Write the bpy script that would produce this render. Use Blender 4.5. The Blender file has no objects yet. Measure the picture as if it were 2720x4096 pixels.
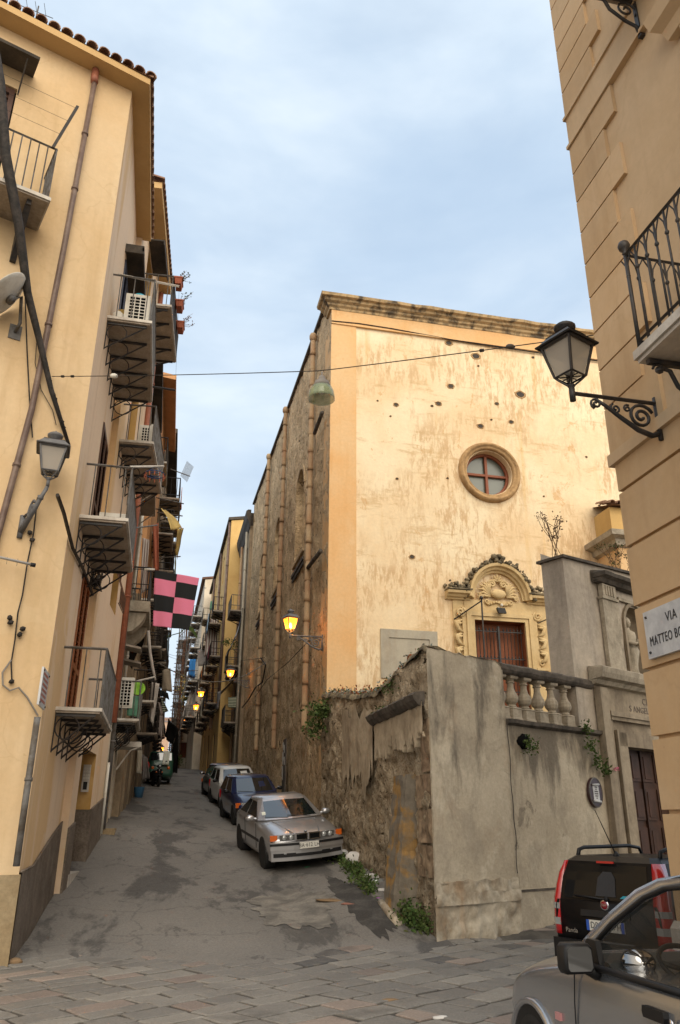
import bpy, bmesh, math, random
from math import sin, cos, tan, pi, radians, atan, hypot, atan2, degrees
from mathutils import Vector, Matrix, noise
random.seed(7)
scene = bpy.context.scene
COL = scene.collection
V = Vector

# ------------------------------------------------------------------ camera
F_PX, PITCH, ROLL, YAW, EYE = 3124.0, atan(1243/3124), radians(0.44), radians(12.3), 1.8
cam_d = bpy.data.cameras.new('camera')
cam_d.sensor_fit = 'VERTICAL'; cam_d.sensor_height = 24.0
cam_d.lens = F_PX/4096*24.0; cam_d.clip_end = 2000; cam_d.clip_start = 0.05
cam = bpy.data.objects.new('camera', cam_d); COL.objects.link(cam)
cam.matrix_world = (Matrix.Translation((0, 0, EYE)) @ Matrix.Rotation(-YAW, 4, 'Z')
                    @ Matrix.Rotation(pi/2+PITCH, 4, 'X') @ Matrix.Rotation(ROLL, 4, 'Z'))
scene.camera = cam

# ------------------------------------------------------------------ light
SUN_EL, SUN_AZ = radians(34), radians(172)     # azimuth clockwise from +Y: behind the camera
w = bpy.data.worlds.new("World"); scene.world = w; w.use_nodes = True
nt = w.node_tree; nt.nodes.clear()
def nn(t, kind, **kw):
    n = t.nodes.new(kind)
    for k, v in kw.items(): setattr(n, k, v)
    return n
def ramp(t, stops, interp='LINEAR'):
    r = nn(t, 'ShaderNodeValToRGB'); cr = r.color_ramp; cr.interpolation = interp
    while len(cr.elements) > 1: cr.elements.remove(cr.elements[-1])
    cr.elements[0].position = stops[0][0]; cr.elements[0].color = c4(stops[0][1])
    for p, c in stops[1:]:
        e = cr.elements.new(p); e.color = c4(c)
    return r
def c4(c):
    if isinstance(c, (int, float)): return (c, c, c, 1)
    return (c[0], c[1], c[2], 1)
def mixc(t, fac, a, b, mode='MIX'):
    m = nn(t, 'ShaderNodeMix', data_type='RGBA', blend_type=mode)
    for s, v in ((0, fac), (6, a), (7, b)):
        if isinstance(v, bpy.types.NodeSocket): t.links.new(v, m.inputs[s])
        elif s == 0: m.inputs[0].default_value = v
        else: m.inputs[s].default_value = c4(v)
    return m.outputs[2]
def noi(t, vec, scale, detail=5, rough=.55, dist=0.0):
    n = nn(t, 'ShaderNodeTexNoise'); n.inputs['Scale'].default_value = scale
    n.inputs['Detail'].default_value = detail; n.inputs['Roughness'].default_value = rough
    n.inputs['Distortion'].default_value = dist
    if vec is not None: t.links.new(vec, n.inputs['Vector'])
    return n.outputs['Fac']
def mapv(t, vec, scale=(1, 1, 1), rot=(0, 0, 0), loc=(0, 0, 0)):
    m = nn(t, 'ShaderNodeMapping'); t.links.new(vec, m.inputs['Vector'])
    m.inputs['Scale'].default_value = scale; m.inputs['Rotation'].default_value = rot
    m.inputs['Location'].default_value = loc
    return m.outputs[0]
sky = nn(nt, 'ShaderNodeTexSky', sky_type='NISHITA', sun_disc=False)
sky.sun_elevation = SUN_EL; sky.sun_rotation = SUN_AZ
sky.air_density = 1.0; sky.dust_density = 1.0; sky.ozone_density = 1.5
tc = nn(nt, 'ShaderNodeTexCoord')
v1 = mapv(nt, tc.outputs['Generated'], (1.0, 1.0, 2.2))
n1 = noi(nt, v1, 1.7, 7, .52, .35)
v2 = mapv(nt, tc.outputs['Generated'], (1.3, 1.0, 3.4), (0, 0.25, .2), (3, 1, 2))
n2 = noi(nt, v2, 4.0, 5, .5, .3)
cover = ramp(nt, [(.34, .42), (.64, 1)], 'EASE'); nt.links.new(n1, cover.inputs[0])
tone = ramp(nt, [(.28, (3.7, 4.4, 5.2)), (.52, (4.4, 5.1, 5.8)), (.78, (5.3, 5.85, 6.3))]); nt.links.new(n2, tone.inputs[0])
blue = mixc(nt, 0.8, sky.outputs[0], (2.6, 3.65, 5.0))
cl = mixc(nt, cover.outputs[0], blue, tone.outputs[0])
dp = nn(nt, 'ShaderNodeVectorMath', operation='DOT_PRODUCT'); nt.links.new(tc.outputs['Generated'], dp.inputs[0]); dp.inputs[1].default_value = (.10, -.93, .35)
glow = ramp(nt, [(.15, 0), (.85, 1)], 'EASE'); nt.links.new(dp.outputs['Value'], glow.inputs[0])
cl = mixc(nt, glow.outputs[0], cl, (10.2, 9.1, 7.6))
bg = nn(nt, 'ShaderNodeBackground'); bg.inputs['Strength'].default_value = 0.09
out = nn(nt, 'ShaderNodeOutputWorld')
nt.links.new(cl, bg.inputs['Color']); nt.links.new(bg.outputs[0], out.inputs[0])
sd = bpy.data.lights.new('sun', 'SUN'); sd.energy = 1.3; sd.angle = radians(60); sd.color = (1.0, .93, .81)
so = bpy.data.objects.new('sun', sd); COL.objects.link(so)
sdir = V((sin(SUN_AZ)*cos(SUN_EL), cos(SUN_AZ)*cos(SUN_EL), sin(SUN_EL)))   # towards the sun
so.rotation_euler = sdir.to_track_quat('Z', 'Y').to_euler(); so.location = (0, -10, 30)
scene.view_settings.view_transform = 'Standard'; scene.view_settings.look = 'None'
scene.view_settings.exposure = 1.0; scene.view_settings.gamma = 1.0

# ------------------------------------------------------------------ photo-pixel to point
def ray(px, py):
    u, v = px-1360, 2048-py
    c, s = cos(ROLL), sin(ROLL); u, v = u*c-v*s, u*s+v*c
    x, y, z = u, F_PX*cos(PITCH)-v*sin(PITCH), F_PX*sin(PITCH)+v*cos(PITCH)
    c, s = cos(YAW), sin(YAW)
    return V((x*c+y*s, -x*s+y*c, z))
E0 = V((0, 0, EYE))
def onX(px, py, X): r = ray(px, py); return E0+r*(X/r.x)
def onY(px, py, Y): r = ray(px, py); return E0+r*(Y/r.y)
def onZ(px, py, Z): r = ray(px, py); return E0+r*((Z-EYE)/r.z)

class Frame:
    """a wall plane: u along it, o outwards, z up"""
    def __init__(s, O, az, left=False):
        s.O = V((O[0], O[1], 0)); a = radians(az)
        s.U = V((sin(a), cos(a), 0)); s.N = V((cos(a), -sin(a), 0))
        if left: s.N = -s.N
    def P(s, u, o, z): return s.O+s.U*u+s.N*o+V((0, 0, z))
    def hit(s, px, py, o=0):
        r = ray(px, py); p0 = s.O+s.N*o
        q = E0+r*((p0-E0).dot(s.N)/r.dot(s.N)); d = q-s.O
        return d.dot(s.U), q.z
FS1 = Frame((-1.8, 12.8), 0)
FF = Frame((-1.8, 12.8), 249); FF.N = V((.358, -.934, 0))
FS2 = Frame((-1.65, 17.4), 4.0)
FT = Frame((4.5, 13.15), 62.8)
FTS = Frame((4.5, 13.15), 0, True)
FC = Frame((4.6, 22.8), 90)
FCS = Frame((4.6, 22.8), 0, True)
FR = Frame((4.8, 7.25), 180); 

# ------------------------------------------------------------------ materials
MATS = {}
def newmat(name):
    m = bpy.data.materials.new(name); m.use_nodes = True
    t = m.node_tree; b = t.nodes['Principled BSDF']; MATS[name] = m
    return m, t, b
def bump(t, b, h, strength, dist=.02, prev=None):
    n = nn(t, 'ShaderNodeBump'); n.inputs['Strength'].default_value = strength; n.inputs['Distance'].default_value = dist
    t.links.new(h, n.inputs['Height'])
    if prev is not None: t.links.new(prev, n.inputs['Normal'])
    t.links.new(n.outputs[0], b.inputs['Normal']); return n.outputs[0]
def pos(t): return nn(t, 'ShaderNodeNewGeometry').outputs['Position']
def thr(t, fac, lo, hi): 
    r = ramp(t, [(lo, 0), (hi, 1)]); t.links.new(fac, r.inputs[0]); return r.outputs[0]
def mul(t, a, b_):
    m = nn(t, 'ShaderNodeMath', operation='MULTIPLY')
    for i, v in enumerate((a, b_)):
        if isinstance(v, bpy.types.NodeSocket): t.links.new(v, m.inputs[i])
        else: m.inputs[i].default_value = v
    return m.outputs[0]
def mk(name, base, rough=.85, var=None, vs=.8, vr=(.42, .62), streak=None, ss=1.2, sr=(.5, .7), sa=.6, fine=.18,
       bmp=.25, bs=40, metal=0, spec=.3, coords=None):
    """painted or weathered surface: base colour, broad blotches, vertical run-down streaks, fine grain, relief"""
    m, t, b = newmat(name); p = pos(t) if coords is None else nn(t, 'ShaderNodeTexCoord').outputs[coords]
    col = None
    if var is not None: col = mixc(t, thr(t, noi(t, p, vs, 8, .6, .4), *vr), base, var)
    if streak is not None:
        s = thr(t, noi(t, mapv(t, p, (1, 1, .16)), ss*2.2, 6, .62, .2), *sr)
        col = mixc(t, mul(t, s, sa), col if col is not None else base, streak)
    if fine:
        g = ramp(t, [(.25, 1-fine), (.75, 1+fine*.5)]); t.links.new(noi(t, p, bs*.45, 6, .65), g.inputs[0])
        col = mixc(t, 1.0, col if col is not None else base, g.outputs[0], 'MULTIPLY')
    if col is not None: t.links.new(col, b.inputs['Base Color'])
    else: b.inputs['Base Color'].default_value = c4(base)
    b.inputs['Roughness'].default_value = rough; b.inputs['Metallic'].default_value = metal
    b.inputs['Specular IOR Level'].default_value = spec
    if bmp: bump(t, b, noi(t, p, bs, 5, .6), bmp, .012)
    return m
def flat(name, base, rough=.5, metal=0, spec=.5, emit=None, es=0, coat=0):
    m, t, b = newmat(name); b.inputs['Base Color'].default_value = c4(base)
    b.inputs['Roughness'].default_value = rough; b.inputs['Metallic'].default_value = metal
    b.inputs['Specular IOR Level'].default_value = spec; b.inputs['Coat Weight'].default_value = coat
    b.inputs['Coat Roughness'].default_value = .05
    if emit: b.inputs['Emission Color'].default_value = c4(emit); b.inputs['Emission Strength'].default_value = es
    return m
mk('ochre_plaster', (.64, .455, .255), var=(.69, .53, .335), vs=.55, vr=(.35, .7), streak=(.50, .34, .17), ss=.5, sa=.6, fine=.07, bmp=.12, bs=25)
mk('pink_plaster', (.78, .60, .43), streak=(.66, .43, .20), ss=.42, sr=(.50, .60), sa=.75, fine=.07, bmp=.1, bs=25)
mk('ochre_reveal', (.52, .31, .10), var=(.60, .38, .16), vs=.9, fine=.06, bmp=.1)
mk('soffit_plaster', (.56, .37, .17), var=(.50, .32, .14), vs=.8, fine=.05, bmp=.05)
mk('roof_tile', (.22, .12, .08), var=(.36, .23, .15), vs=3, fine=.3, bmp=.3, bs=30)
mk('plinth_stone', (.215, .175, .14), var=(.15, .12, .095), vs=2.2, streak=(.10, .08, .065), ss=2, sa=.6, fine=.5, bmp=.6, bs=60)
mk('plinth_ochre', (.30, .22, .125), var=(.36, .28, .17), vs=2, fine=.25, bmp=.3)
mk('brown_shutter', (.085, .040, .026), rough=.5, fine=.25, bmp=.1)
mk('orange_shutter', (.26, .085, .028), rough=.5, fine=.25, bmp=.1)
mk('blue_shutter', (.07, .08, .12), rough=.5, fine=.2, bmp=.1)
mk('brown_pipe_paint', (.13, .085, .068), rough=.45, var=(.20, .14, .11), vs=2.5, fine=.2, bmp=.08)
mk('red_pipe_paint', (.36, .13, .075), rough=.6, var=(.28, .10, .06), vs=2, fine=.2, bmp=.1)
mk('clay_pipe', (.36, .215, .12), rough=.85, var=(.40, .29, .175), vs=1.1, vr=(.4, .6), streak=(.22, .13, .075), sa=.5, fine=.2, bmp=.2)
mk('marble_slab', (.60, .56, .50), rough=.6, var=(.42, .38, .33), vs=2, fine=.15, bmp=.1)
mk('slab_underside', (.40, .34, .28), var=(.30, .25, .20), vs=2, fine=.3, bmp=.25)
mk('dark_iron', (.022, .022, .024), rough=.5, var=(.05, .04, .034), vs=6, fine=.3, bmp=.15, spec=.4)
mk('grey_iron', (.16, .155, .15), rough=.55, var=(.09, .075, .06), vs=5, fine=.25, bmp=.1)
mk('grey_lamp_iron', (.12, .12, .125), rough=.5, var=(.15, .15, .155), vs=6, fine=.2, bmp=.1)
mk('grey_panel', (.145, .15, .16), rough=.6, var=(.19, .19, .195), vs=3, fine=.15, bmp=.1)
mk('rusty_iron', (.16, .075, .04), rough=.8, var=(.09, .05, .035), vs=4, fine=.4, bmp=.3)
mk('black_rubber', (.018, .018, .018), rough=.75, fine=.2, bmp=.1, coords='Object')
mk('dirt_and_shade_dark', (.055, .048, .042), var=(.09, .075, .06), vs=1.5, fine=.3, bmp=.3)  # grimy dark surfaces; also the painted shade inside the church wall holes
mk('cable', (.018, .016, .014), rough=.7, var=(.05, .04, .034), vs=8, fine=.3, bmp=.3)
mk('cable_grey', (.23, .21, .19), rough=.7, fine=.2, bmp=.1)
mk('white_plastic', (.66, .64, .58), rough=.5, var=(.56, .53, .46), vs=3, fine=.06, bmp=0)
mk('dish_paint', (.62, .60, .54), rough=.5, var=(.50, .47, .41), vs=2.5, fine=.1, bmp=0)
mk('tan_plaster', (.60, .44, .275), var=(.53, .375, .22), vs=.6, vr=(.4, .65), streak=(.44, .32, .20), ss=.5, sa=.45, fine=.06, bmp=.1, bs=25)
mk('tan_quoin', (.56, .38, .21), var=(.60, .43, .26), streak=(.47, .31, .17), vs=.9, vr=(.4, .65), fine=.06, bmp=.1, bs=25)
mk('marble_plaque', (.56, .57, .58), rough=.45, var=(.44, .45, .47), vs=4, fine=.1, bmp=.03)
mk('grey_plaster', (.54, .47, .38), var=(.42, .365, .30), vs=.8, vr=(.4, .62), streak=(.18, .16, .14), ss=1, sa=.65, fine=.2, bmp=.45, bs=22)
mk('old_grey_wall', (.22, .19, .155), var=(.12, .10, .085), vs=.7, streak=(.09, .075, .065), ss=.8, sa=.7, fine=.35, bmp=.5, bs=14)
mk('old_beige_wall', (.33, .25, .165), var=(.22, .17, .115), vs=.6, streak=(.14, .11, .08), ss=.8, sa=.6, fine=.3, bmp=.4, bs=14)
mk('yellow_house', (.62, .42, .17), var=(.55, .35, .13), vs=.6, streak=(.45, .29, .11), ss=.6, sa=.4, fine=.08, bmp=.15)
mk('orange_house', (.60, .32, .15), var=(.50, .25, .11), vs=.6, streak=(.32, .18, .10), ss=.8, sa=.5, fine=.12, bmp=.2)
mk('white_house', (.62, .56, .46), var=(.52, .44, .34), vs=.5, streak=(.36, .30, .23), ss=.6, sa=.5, fine=.1, bmp=.15)
mk('pink_house', (.62, .44, .33), var=(.54, .36, .25), vs=.6, streak=(.4, .28, .2), sa=.4, fine=.1, bmp=.15)
mk('brown_plaster', (.36, .30, .22), var=(.26, .21, .15), vs=.9, streak=(.11, .085, .065), ss=1.2, sa=.65, fine=.25, bmp=.4, bs=18)
mk('carved_stone', (.46, .40, .31), rough=.9, var=(.30, .26, .20), vs=2.5, vr=(.42, .66), streak=(.16, .14, .11), ss=2, sr=(.55, .75), sa=.7, fine=.25, bmp=.5, bs=30)
mk('portal_stone', (.66, .50, .27), rough=.9, var=(.58, .42, .21), vs=1.6, streak=(.46, .34, .19), ss=1.5, sa=.4, fine=.12, bmp=.25, bs=30)
mk('mossy_stone', (.30, .24, .15), rough=.95, var=(.09, .075, .05), vs=3.5, vr=(.40, .58), fine=.4, bmp=.8, bs=25)
mk('cornice_stone', (.52, .37, .20), rough=.9, var=(.11, .085, .06), vs=2.6, vr=(.48, .62), streak=(.13, .10, .07), ss=2.5, sr=(.52, .68), sa=.8, fine=.3, bmp=.6, bs=20)
mk('dark_ledge', (.13, .11, .09), var=(.07, .06, .05), vs=3, fine=.4, bmp=.7, bs=20)
mk('ring_stone', (.50, .32, .155), rough=.9, var=(.34, .21, .10), vs=3, fine=.25, bmp=.4, bs=30)
mk('church_orange', (.70, .42, .19), var=(.70, .48, .26), vs=.55, vr=(.4, .65), streak=(.60, .30, .09), ss=1.0, sr=(.6, .72), sa=.7, fine=.10, bmp=.25, bs=25)
mk('putty_grey', (.44, .40, .32), var=(.36, .33, .27), vs=1.5, streak=(.34, .25, .16), ss=1.5, sa=.4, fine=.1, bmp=.1)
mk('brown_window_wood', (.24, .075, .035), rough=.55, fine=.2, bmp=.1)
mk('door_brown', (.30, .10, .042), rough=.6, var=(.24, .08, .035), vs=2, fine=.15, bmp=.1)
mk('dark_wood', (.060, .028, .018), rough=.55, var=(.04, .02, .013), vs=3, streak=(.09, .045, .03), ss=4, sa=.5, fine=.2, bmp=.15)
mk('leaf_green', (.055, .105, .022), rough=.7, var=(.10, .13, .035), vs=7, fine=.3, bmp=0)
mk('weed_green', (.045, .085, .02), rough=.8, var=(.09, .10, .03), vs=6, fine=.3, bmp=0)
mk('dry_stem', (.16, .10, .06), rough=.9, fine=.3, bmp=0)
mk('rust_leaf', (.30, .10, .04), rough=.9, fine=.3, bmp=0)
mk('silver_leaf', (.25, .27, .24), rough=.9, fine=.3, bmp=0)
mk('terracotta', (.34, .10, .055), rough=.8, fine=.15, bmp=.1)
mk('pink_cloth', (.70, .20, .31), rough=.95, fine=.1, bmp=.15, bs=200)
mk('black_cloth', (.016, .017, .018), rough=.95, fine=.2, bmp=.15, bs=200)
mk('black_mesh_cloth', (.010, .009, .008), rough=1, fine=.3, bmp=.2, spec=.1)
mk('white_cloth', (.45, .41, .37), rough=.95, var=(.36, .32, .29), vs=3, fine=.1, bmp=.2)
mk('grey_cloth', (.27, .25, .24), rough=.95, var=(.20, .185, .18), vs=2, fine=.1, bmp=.2)
mk('beige_cloth', (.36, .30, .23), rough=.95, var=(.28, .23, .17), vs=2, fine=.12, bmp=.2)
mk('yellow_awning', (.55, .40, .14), rough=.9, var=(.42, .29, .09), vs=2, fine=.12, bmp=.1)
mk('redbrown_cloth', (.30, .095, .055), rough=.95, fine=.1, bmp=.15)
mk('blue_cloth', (.03, .16, .42), rough=.95, fine=.1, bmp=.15)
mk('navy_cloth', (.04, .06, .13), rough=.95, fine=.1, bmp=.15)
mk('green_cloth', (.10, .24, .16), rough=.8, var=(.075, .19, .125), vs=3, fine=.1, bmp=.2)
mk('lime_plastic', (.30, .62, .05), rough=.5, fine=0, bmp=0)
mk('blue_plastic', (.08, .22, .40), rough=.5, fine=0, bmp=0)
mk('paper_white', (.62, .60, .57), rough=.9, fine=.1, bmp=.2)
mk('paper_red', (.34, .16, .12), rough=.9, fine=.3, bmp=.2)
mk('cardboard', (.24, .16, .09), rough=.9, fine=.2, bmp=.2)
flat('blue_wrapper', (.03, .09, .45), .4); flat('purple_wrapper', (.25, .03, .28), .4); flat('green_cap', (.01, .25, .10), .4)
flat('red_plastic', (.55, .02, .02), .4)
flat('letter_dark', (.03, .03, .032), .6); flat('letter_red', (.34, .12, .09), .7); flat('letter_grey', (.16, .13, .105), .8)
flat('letter_silver', (.55, .55, .56), .25, .9)
flat('dark_void', (.006, .006, .006), 1, 0, .1)
flat('window_glass', (.055, .065, .06), .08, 0, .6)
flat('pale_window_glass', (.12, .135, .115), .25, 0, .5)
flat('car_glass', (.008, .011, .013), .07, 0, 1.0, coat=.7); flat('rear_glass', (.006, .007, .008), .10, 0, .25)
flat('chrome', (.62, .62, .64), .18, 1)
flat('silver_paint', (.50, .50, .515), .32, .75, .5, coat=.6)
flat('grey_paint', (.37, .385, .41), .24, .75, .5, coat=.6)
flat('navy_paint', (.012, .022, .075), .28, .2, .5, coat=.8)
flat('white_paint', (.62, .62, .60), .35, 0, .5, coat=.5)
flat('black_paint', (.004, .004, .005), .35, 0, .15, coat=.12)
flat('dark_paint', (.010, .011, .018), .3, .0, .4, coat=.3)
flat('ape_green', (.02, .085, .055), .4, 0, .5, coat=.3)
flat('black_plastic', (.010, .010, .011), .5, 0, .35)
flat('grey_plastic', (.10, .10, .105), .5)
flat('seat_fabric', (.035, .035, .038), .9)
flat('dash_grey', (.06, .062, .06), .7)
flat('red_lens', (.45, .008, .012), .15, 0, .6, coat=.8)
flat('pink_lens', (.55, .25, .25), .2, 0, .6, coat=.5)
flat('orange_lens', (.62, .12, .01), .2, 0, .6, coat=.6)
flat('clear_lens', (.40, .42, .42), .08, .3, .7, coat=.6)
flat('dark_lens', (.10, .10, .10), .08, .2, .7, coat=.6)
flat('mirror_glass', (.75, .75, .75), .03, 1)
flat('plate_white', (.62, .61, .56), .5)
flat('plate_blue', (.02, .09, .45), .5)
flat('badge_red', (.22, .01, .02), .3); flat('badge_blue', (.03, .16, .40), .3)
flat('sticker_white', (.6, .62, .55), .5)
flat('teal_plastic', (.01, .30, .42), .4)
flat('plaque_maroon', (.035, .010, .012), .3)
flat('antenna_metal', (.50, .47, .43), .5, .4)
_m = flat('lamp_glass_lit', (1, .5, .08), .5, emit=(1.0, .20, .006), es=1.7); _m.node_tree.nodes['Principled BSDF'].inputs['Alpha'].default_value = .6
flat('bulb_lit', (1, .85, .5), .5, emit=(1.0, .62, .18), es=9)
def glassy(name, col, alpha, rough=.05):
    m, t, b = newmat(name); b.inputs['Base Color'].default_value = c4(col); b.inputs['Roughness'].default_value = rough
    b.inputs['Alpha'].default_value = alpha; b.inputs['Specular IOR Level'].default_value = .6
glassy('car_window_clear', (.014, .016, .015), .42)
glassy('frosted_lamp_glass', (.33, .29, .24), .82, .35)
glassy('green_bell_glass', (.34, .40, .24), .50, .12)
def striped(name, a, b_, scale, axis='X', coords='Generated'):
    m, t, b = newmat(name); wv = nn(t, 'ShaderNodeTexWave', bands_direction=axis); wv.inputs['Scale'].default_value = scale
    wv.inputs['Distortion'].default_value = .3; wv.inputs['Detail'].default_value = 1
    t.links.new(nn(t, 'ShaderNodeTexCoord').outputs[coords], wv.inputs['Vector'])
    t.links.new(mixc(t, thr(t, wv.outputs['Fac'], .42, .58), a, b_), b.inputs['Base Color']); b.inputs['Roughness'].default_value = .95
striped('brown_stripe_cloth', (.50, .46, .42), (.20, .13, .115), 1.6)
striped('blue_stripe_cloth', (.48, .48, .50), (.07, .09, .16), 1.1)
striped('green_stripe_cloth', (.42, .45, .34), (.045, .06, .045), 2.2, 'Z')
striped('white_stripe_cloth', (.44, .40, .36), (.30, .22, .20), 1.2)

def weather(name, dark, light, zscale=.10):
    m = MATS[name]; t = m.node_tree; b = t.nodes['Principled BSDF']; p = pos(t); src = b.inputs['Base Color'].links[0].from_socket
    a = thr(t, noi(t, mapv(t, p, (1, 1, zscale), loc=(2, 4, 0)), 2.2, 6, .6, .1), .56, .72); c = mixc(t, mul(t, a, .38), src, dark)
    q = thr(t, noi(t, mapv(t, p, loc=(7, 1, 3)), .55, 5, .5, .8), .62, .635); c = mixc(t, mul(t, q, .30), c, light)
    h = thr(t, noi(t, mapv(t, p, loc=(1, 9, 3)), 2.6, 9, .75, .4), .64, .68); c = mixc(t, mul(t, h, .40), c, dark)
    vo = nn(t, 'ShaderNodeTexVoronoi', feature='DISTANCE_TO_EDGE'); vo.inputs['Scale'].default_value = .33
    nz = nn(t, 'ShaderNodeTexNoise'); nz.inputs['Scale'].default_value = 1.3; nz.inputs['Detail'].default_value = 6; t.links.new(p, nz.inputs['Vector'])
    wp = nn(t, 'ShaderNodeVectorMath', operation='ADD'); t.links.new(p, wp.inputs[0]); t.links.new(nz.outputs['Color'], wp.inputs[1]); t.links.new(wp.outputs[0], vo.inputs['Vector'])
    cr = ramp(t, [(0, 1), (.006, 0)]); t.links.new(vo.outputs['Distance'], cr.inputs[0]); c = mixc(t, mul(t, cr.outputs[0], .22), c, dark)
    t.links.new(c, b.inputs['Base Color'])
weather('ochre_plaster', (.43, .28, .14), (.66, .50, .30)); weather('pink_plaster', (.52, .36, .22), (.78, .63, .48)); weather('tan_plaster', (.42, .29, .17), (.62, .47, .31)); weather('tan_quoin', (.42, .27, .14), (.60, .44, .27)); weather('church_orange', (.60, .32, .11), (.74, .54, .32))
def vary(name, amt):
    m = MATS[name]; t = m.node_tree; b = t.nodes['Principled BSDF']; src = b.inputs['Base Color'].links[0].from_socket
    oi = nn(t, 'ShaderNodeObjectInfo'); rr = ramp(t, [(0, 1-amt), (1, 1+amt*.4)]); t.links.new(oi.outputs['Random'], rr.inputs[0]); t.links.new(mixc(t, 1, src, rr.outputs[0], 'MULTIPLY'), b.inputs['Base Color'])
vary('tan_quoin', .13); vary('clay_pipe', .15)
def church_cream():
    m, t, b = newmat('church_cream'); p = pos(t)
    cream, pale, tan_ = (.77, .585, .365), (.83, .70, .49), (.56, .37, .20)
    a = thr(t, noi(t, p, .35, 6, .6, .3), .38, .62)
    c = mixc(t, a, cream, pale)
    big = thr(t, noi(t, mapv(t, p, (1, 1, .9), loc=(3, 0, 7)), .42, 4, .55, .6), .42, .58)
    brush = thr(t, noi(t, mapv(t, p, (2.2, 2.2, .55)), 3.2, 9, .72, .25), .47, .58)
    c = mixc(t, mul(t, mul(t, big, brush), .8), c, tan_)
    hs = thr(t, noi(t, mapv(t, p, (.5, .5, 2.2), loc=(1, 2, 3)), 1.6, 9, .7, .2), .56, .64)
    c = mixc(t, mul(t, hs, .55), c, (.56, .385, .20))
    fl = thr(t, noi(t, mapv(t, p, (1.4, 1.4, .8), loc=(6, 1, 9)), 1.1, 10, .78, .4), .60, .625); c = mixc(t, mul(t, fl, .6), c, (.60, .35, .15))
    run = thr(t, noi(t, mapv(t, p, (1, 1, .07), loc=(5, 0, 0)), 3.0, 6, .6, .1), .60, .74)
    c = mixc(t, mul(t, run, .45), c, (.66, .43, .17))
    g = ramp(t, [(.25, .90), (.75, 1.04)]); t.links.new(noi(t, p, 12, 6, .7), g.inputs[0])
    c = mixc(t, 1, c, g.outputs[0], 'MULTIPLY')
    t.links.new(c, b.inputs['Base Color']); b.inputs['Roughness'].default_value = .92; b.inputs['Specular IOR Level'].default_value = .15
    bump(t, b, noi(t, p, 9, 8, .65), .25, .03)
church_cream()
def rubble(name, dark, mid, light, zlo, zhi, sc=1.0):
    """coarse masonry: lumps of several stones, holes; paler and cleaner plaster remains higher up"""
    m, t, b = newmat(name); p = pos(t)
    vo = nn(t, 'ShaderNodeTexVoronoi'); vo.inputs['Scale'].default_value = 4.5*sc; vo.inputs['Randomness'].default_value = 1
    wp = nn(t, 'ShaderNodeVectorMath', operation='ADD'); t.links.new(p, wp.inputs[0])
    nz = nn(t, 'ShaderNodeTexNoise'); nz.inputs['Scale'].default_value = 5*sc; nz.inputs['Detail'].default_value = 4; t.links.new(p, nz.inputs['Vector'])
    sc_ = nn(t, 'ShaderNodeVectorMath', operation='SCALE'); sc_.inputs['Scale'].default_value = .35; t.links.new(nz.outputs['Color'], sc_.inputs[0])
    t.links.new(sc_.outputs[0], wp.inputs[1]); t.links.new(mapv(t, wp.outputs[0], (1, 1, .8)), vo.inputs['Vector'])
    n_ = noi(t, p, 2.6*sc, 12, .78, .3); n2_ = noi(t, p, 11*sc, 8, .72); n3_ = noi(t, mapv(t, p, loc=(9, 4, 2)), 5.5*sc, 6, .65, .6)
    r = ramp(t, [(.30, dark), (.44, mid), (.54, light), (.60, mid), (.72, tuple(x*.75 for x in mid))]); t.links.new(n_, r.inputs[0])
    bw = nn(t, 'ShaderNodeRGBToBW'); t.links.new(vo.outputs['Color'], bw.inputs[0]); c = mixc(t, .22, r.outputs[0], bw.outputs[0], 'SOFT_LIGHT')
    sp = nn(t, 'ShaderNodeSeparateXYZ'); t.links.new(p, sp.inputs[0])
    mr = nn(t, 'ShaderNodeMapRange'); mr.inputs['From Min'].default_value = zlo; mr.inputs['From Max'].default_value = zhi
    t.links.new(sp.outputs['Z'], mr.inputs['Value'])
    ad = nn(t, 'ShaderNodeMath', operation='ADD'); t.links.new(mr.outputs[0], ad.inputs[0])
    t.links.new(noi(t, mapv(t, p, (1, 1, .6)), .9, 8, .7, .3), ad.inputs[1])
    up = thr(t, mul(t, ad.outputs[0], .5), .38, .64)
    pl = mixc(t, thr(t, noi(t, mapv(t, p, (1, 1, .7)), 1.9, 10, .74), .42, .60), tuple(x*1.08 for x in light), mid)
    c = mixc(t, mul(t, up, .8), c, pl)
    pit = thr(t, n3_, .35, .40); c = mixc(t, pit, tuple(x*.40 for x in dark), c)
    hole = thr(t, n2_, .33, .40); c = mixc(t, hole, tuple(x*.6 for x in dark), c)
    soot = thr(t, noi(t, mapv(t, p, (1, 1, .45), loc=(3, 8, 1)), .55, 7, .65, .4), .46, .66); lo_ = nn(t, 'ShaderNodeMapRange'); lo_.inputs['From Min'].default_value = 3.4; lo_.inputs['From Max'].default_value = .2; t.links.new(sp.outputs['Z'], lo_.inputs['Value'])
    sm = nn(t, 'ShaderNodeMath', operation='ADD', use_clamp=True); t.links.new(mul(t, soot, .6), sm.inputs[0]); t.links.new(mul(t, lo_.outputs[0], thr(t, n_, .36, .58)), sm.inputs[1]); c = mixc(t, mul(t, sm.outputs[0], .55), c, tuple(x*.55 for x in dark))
    g_ = ramp(t, [(.3, .70), (.7, 1.22)]); t.links.new(noi(t, p, 26, 6, .8), g_.inputs[0]); c = mixc(t, 1, c, g_.outputs[0], 'MULTIPLY')
    t.links.new(c, b.inputs['Base Color']); b.inputs['Roughness'].default_value = .95; b.inputs['Specular IOR Level'].default_value = .1
    k = bump(t, b, n2_, .9, .07); k = bump(t, b, n3_, .9, .16, k); bump(t, b, vo.outputs['Distance'], .35, .06, k)
rubble('church_rubble', (.28, .19, .11), (.60, .43, .255), (.82, .62, .39), 3.0, 12.0)
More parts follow.
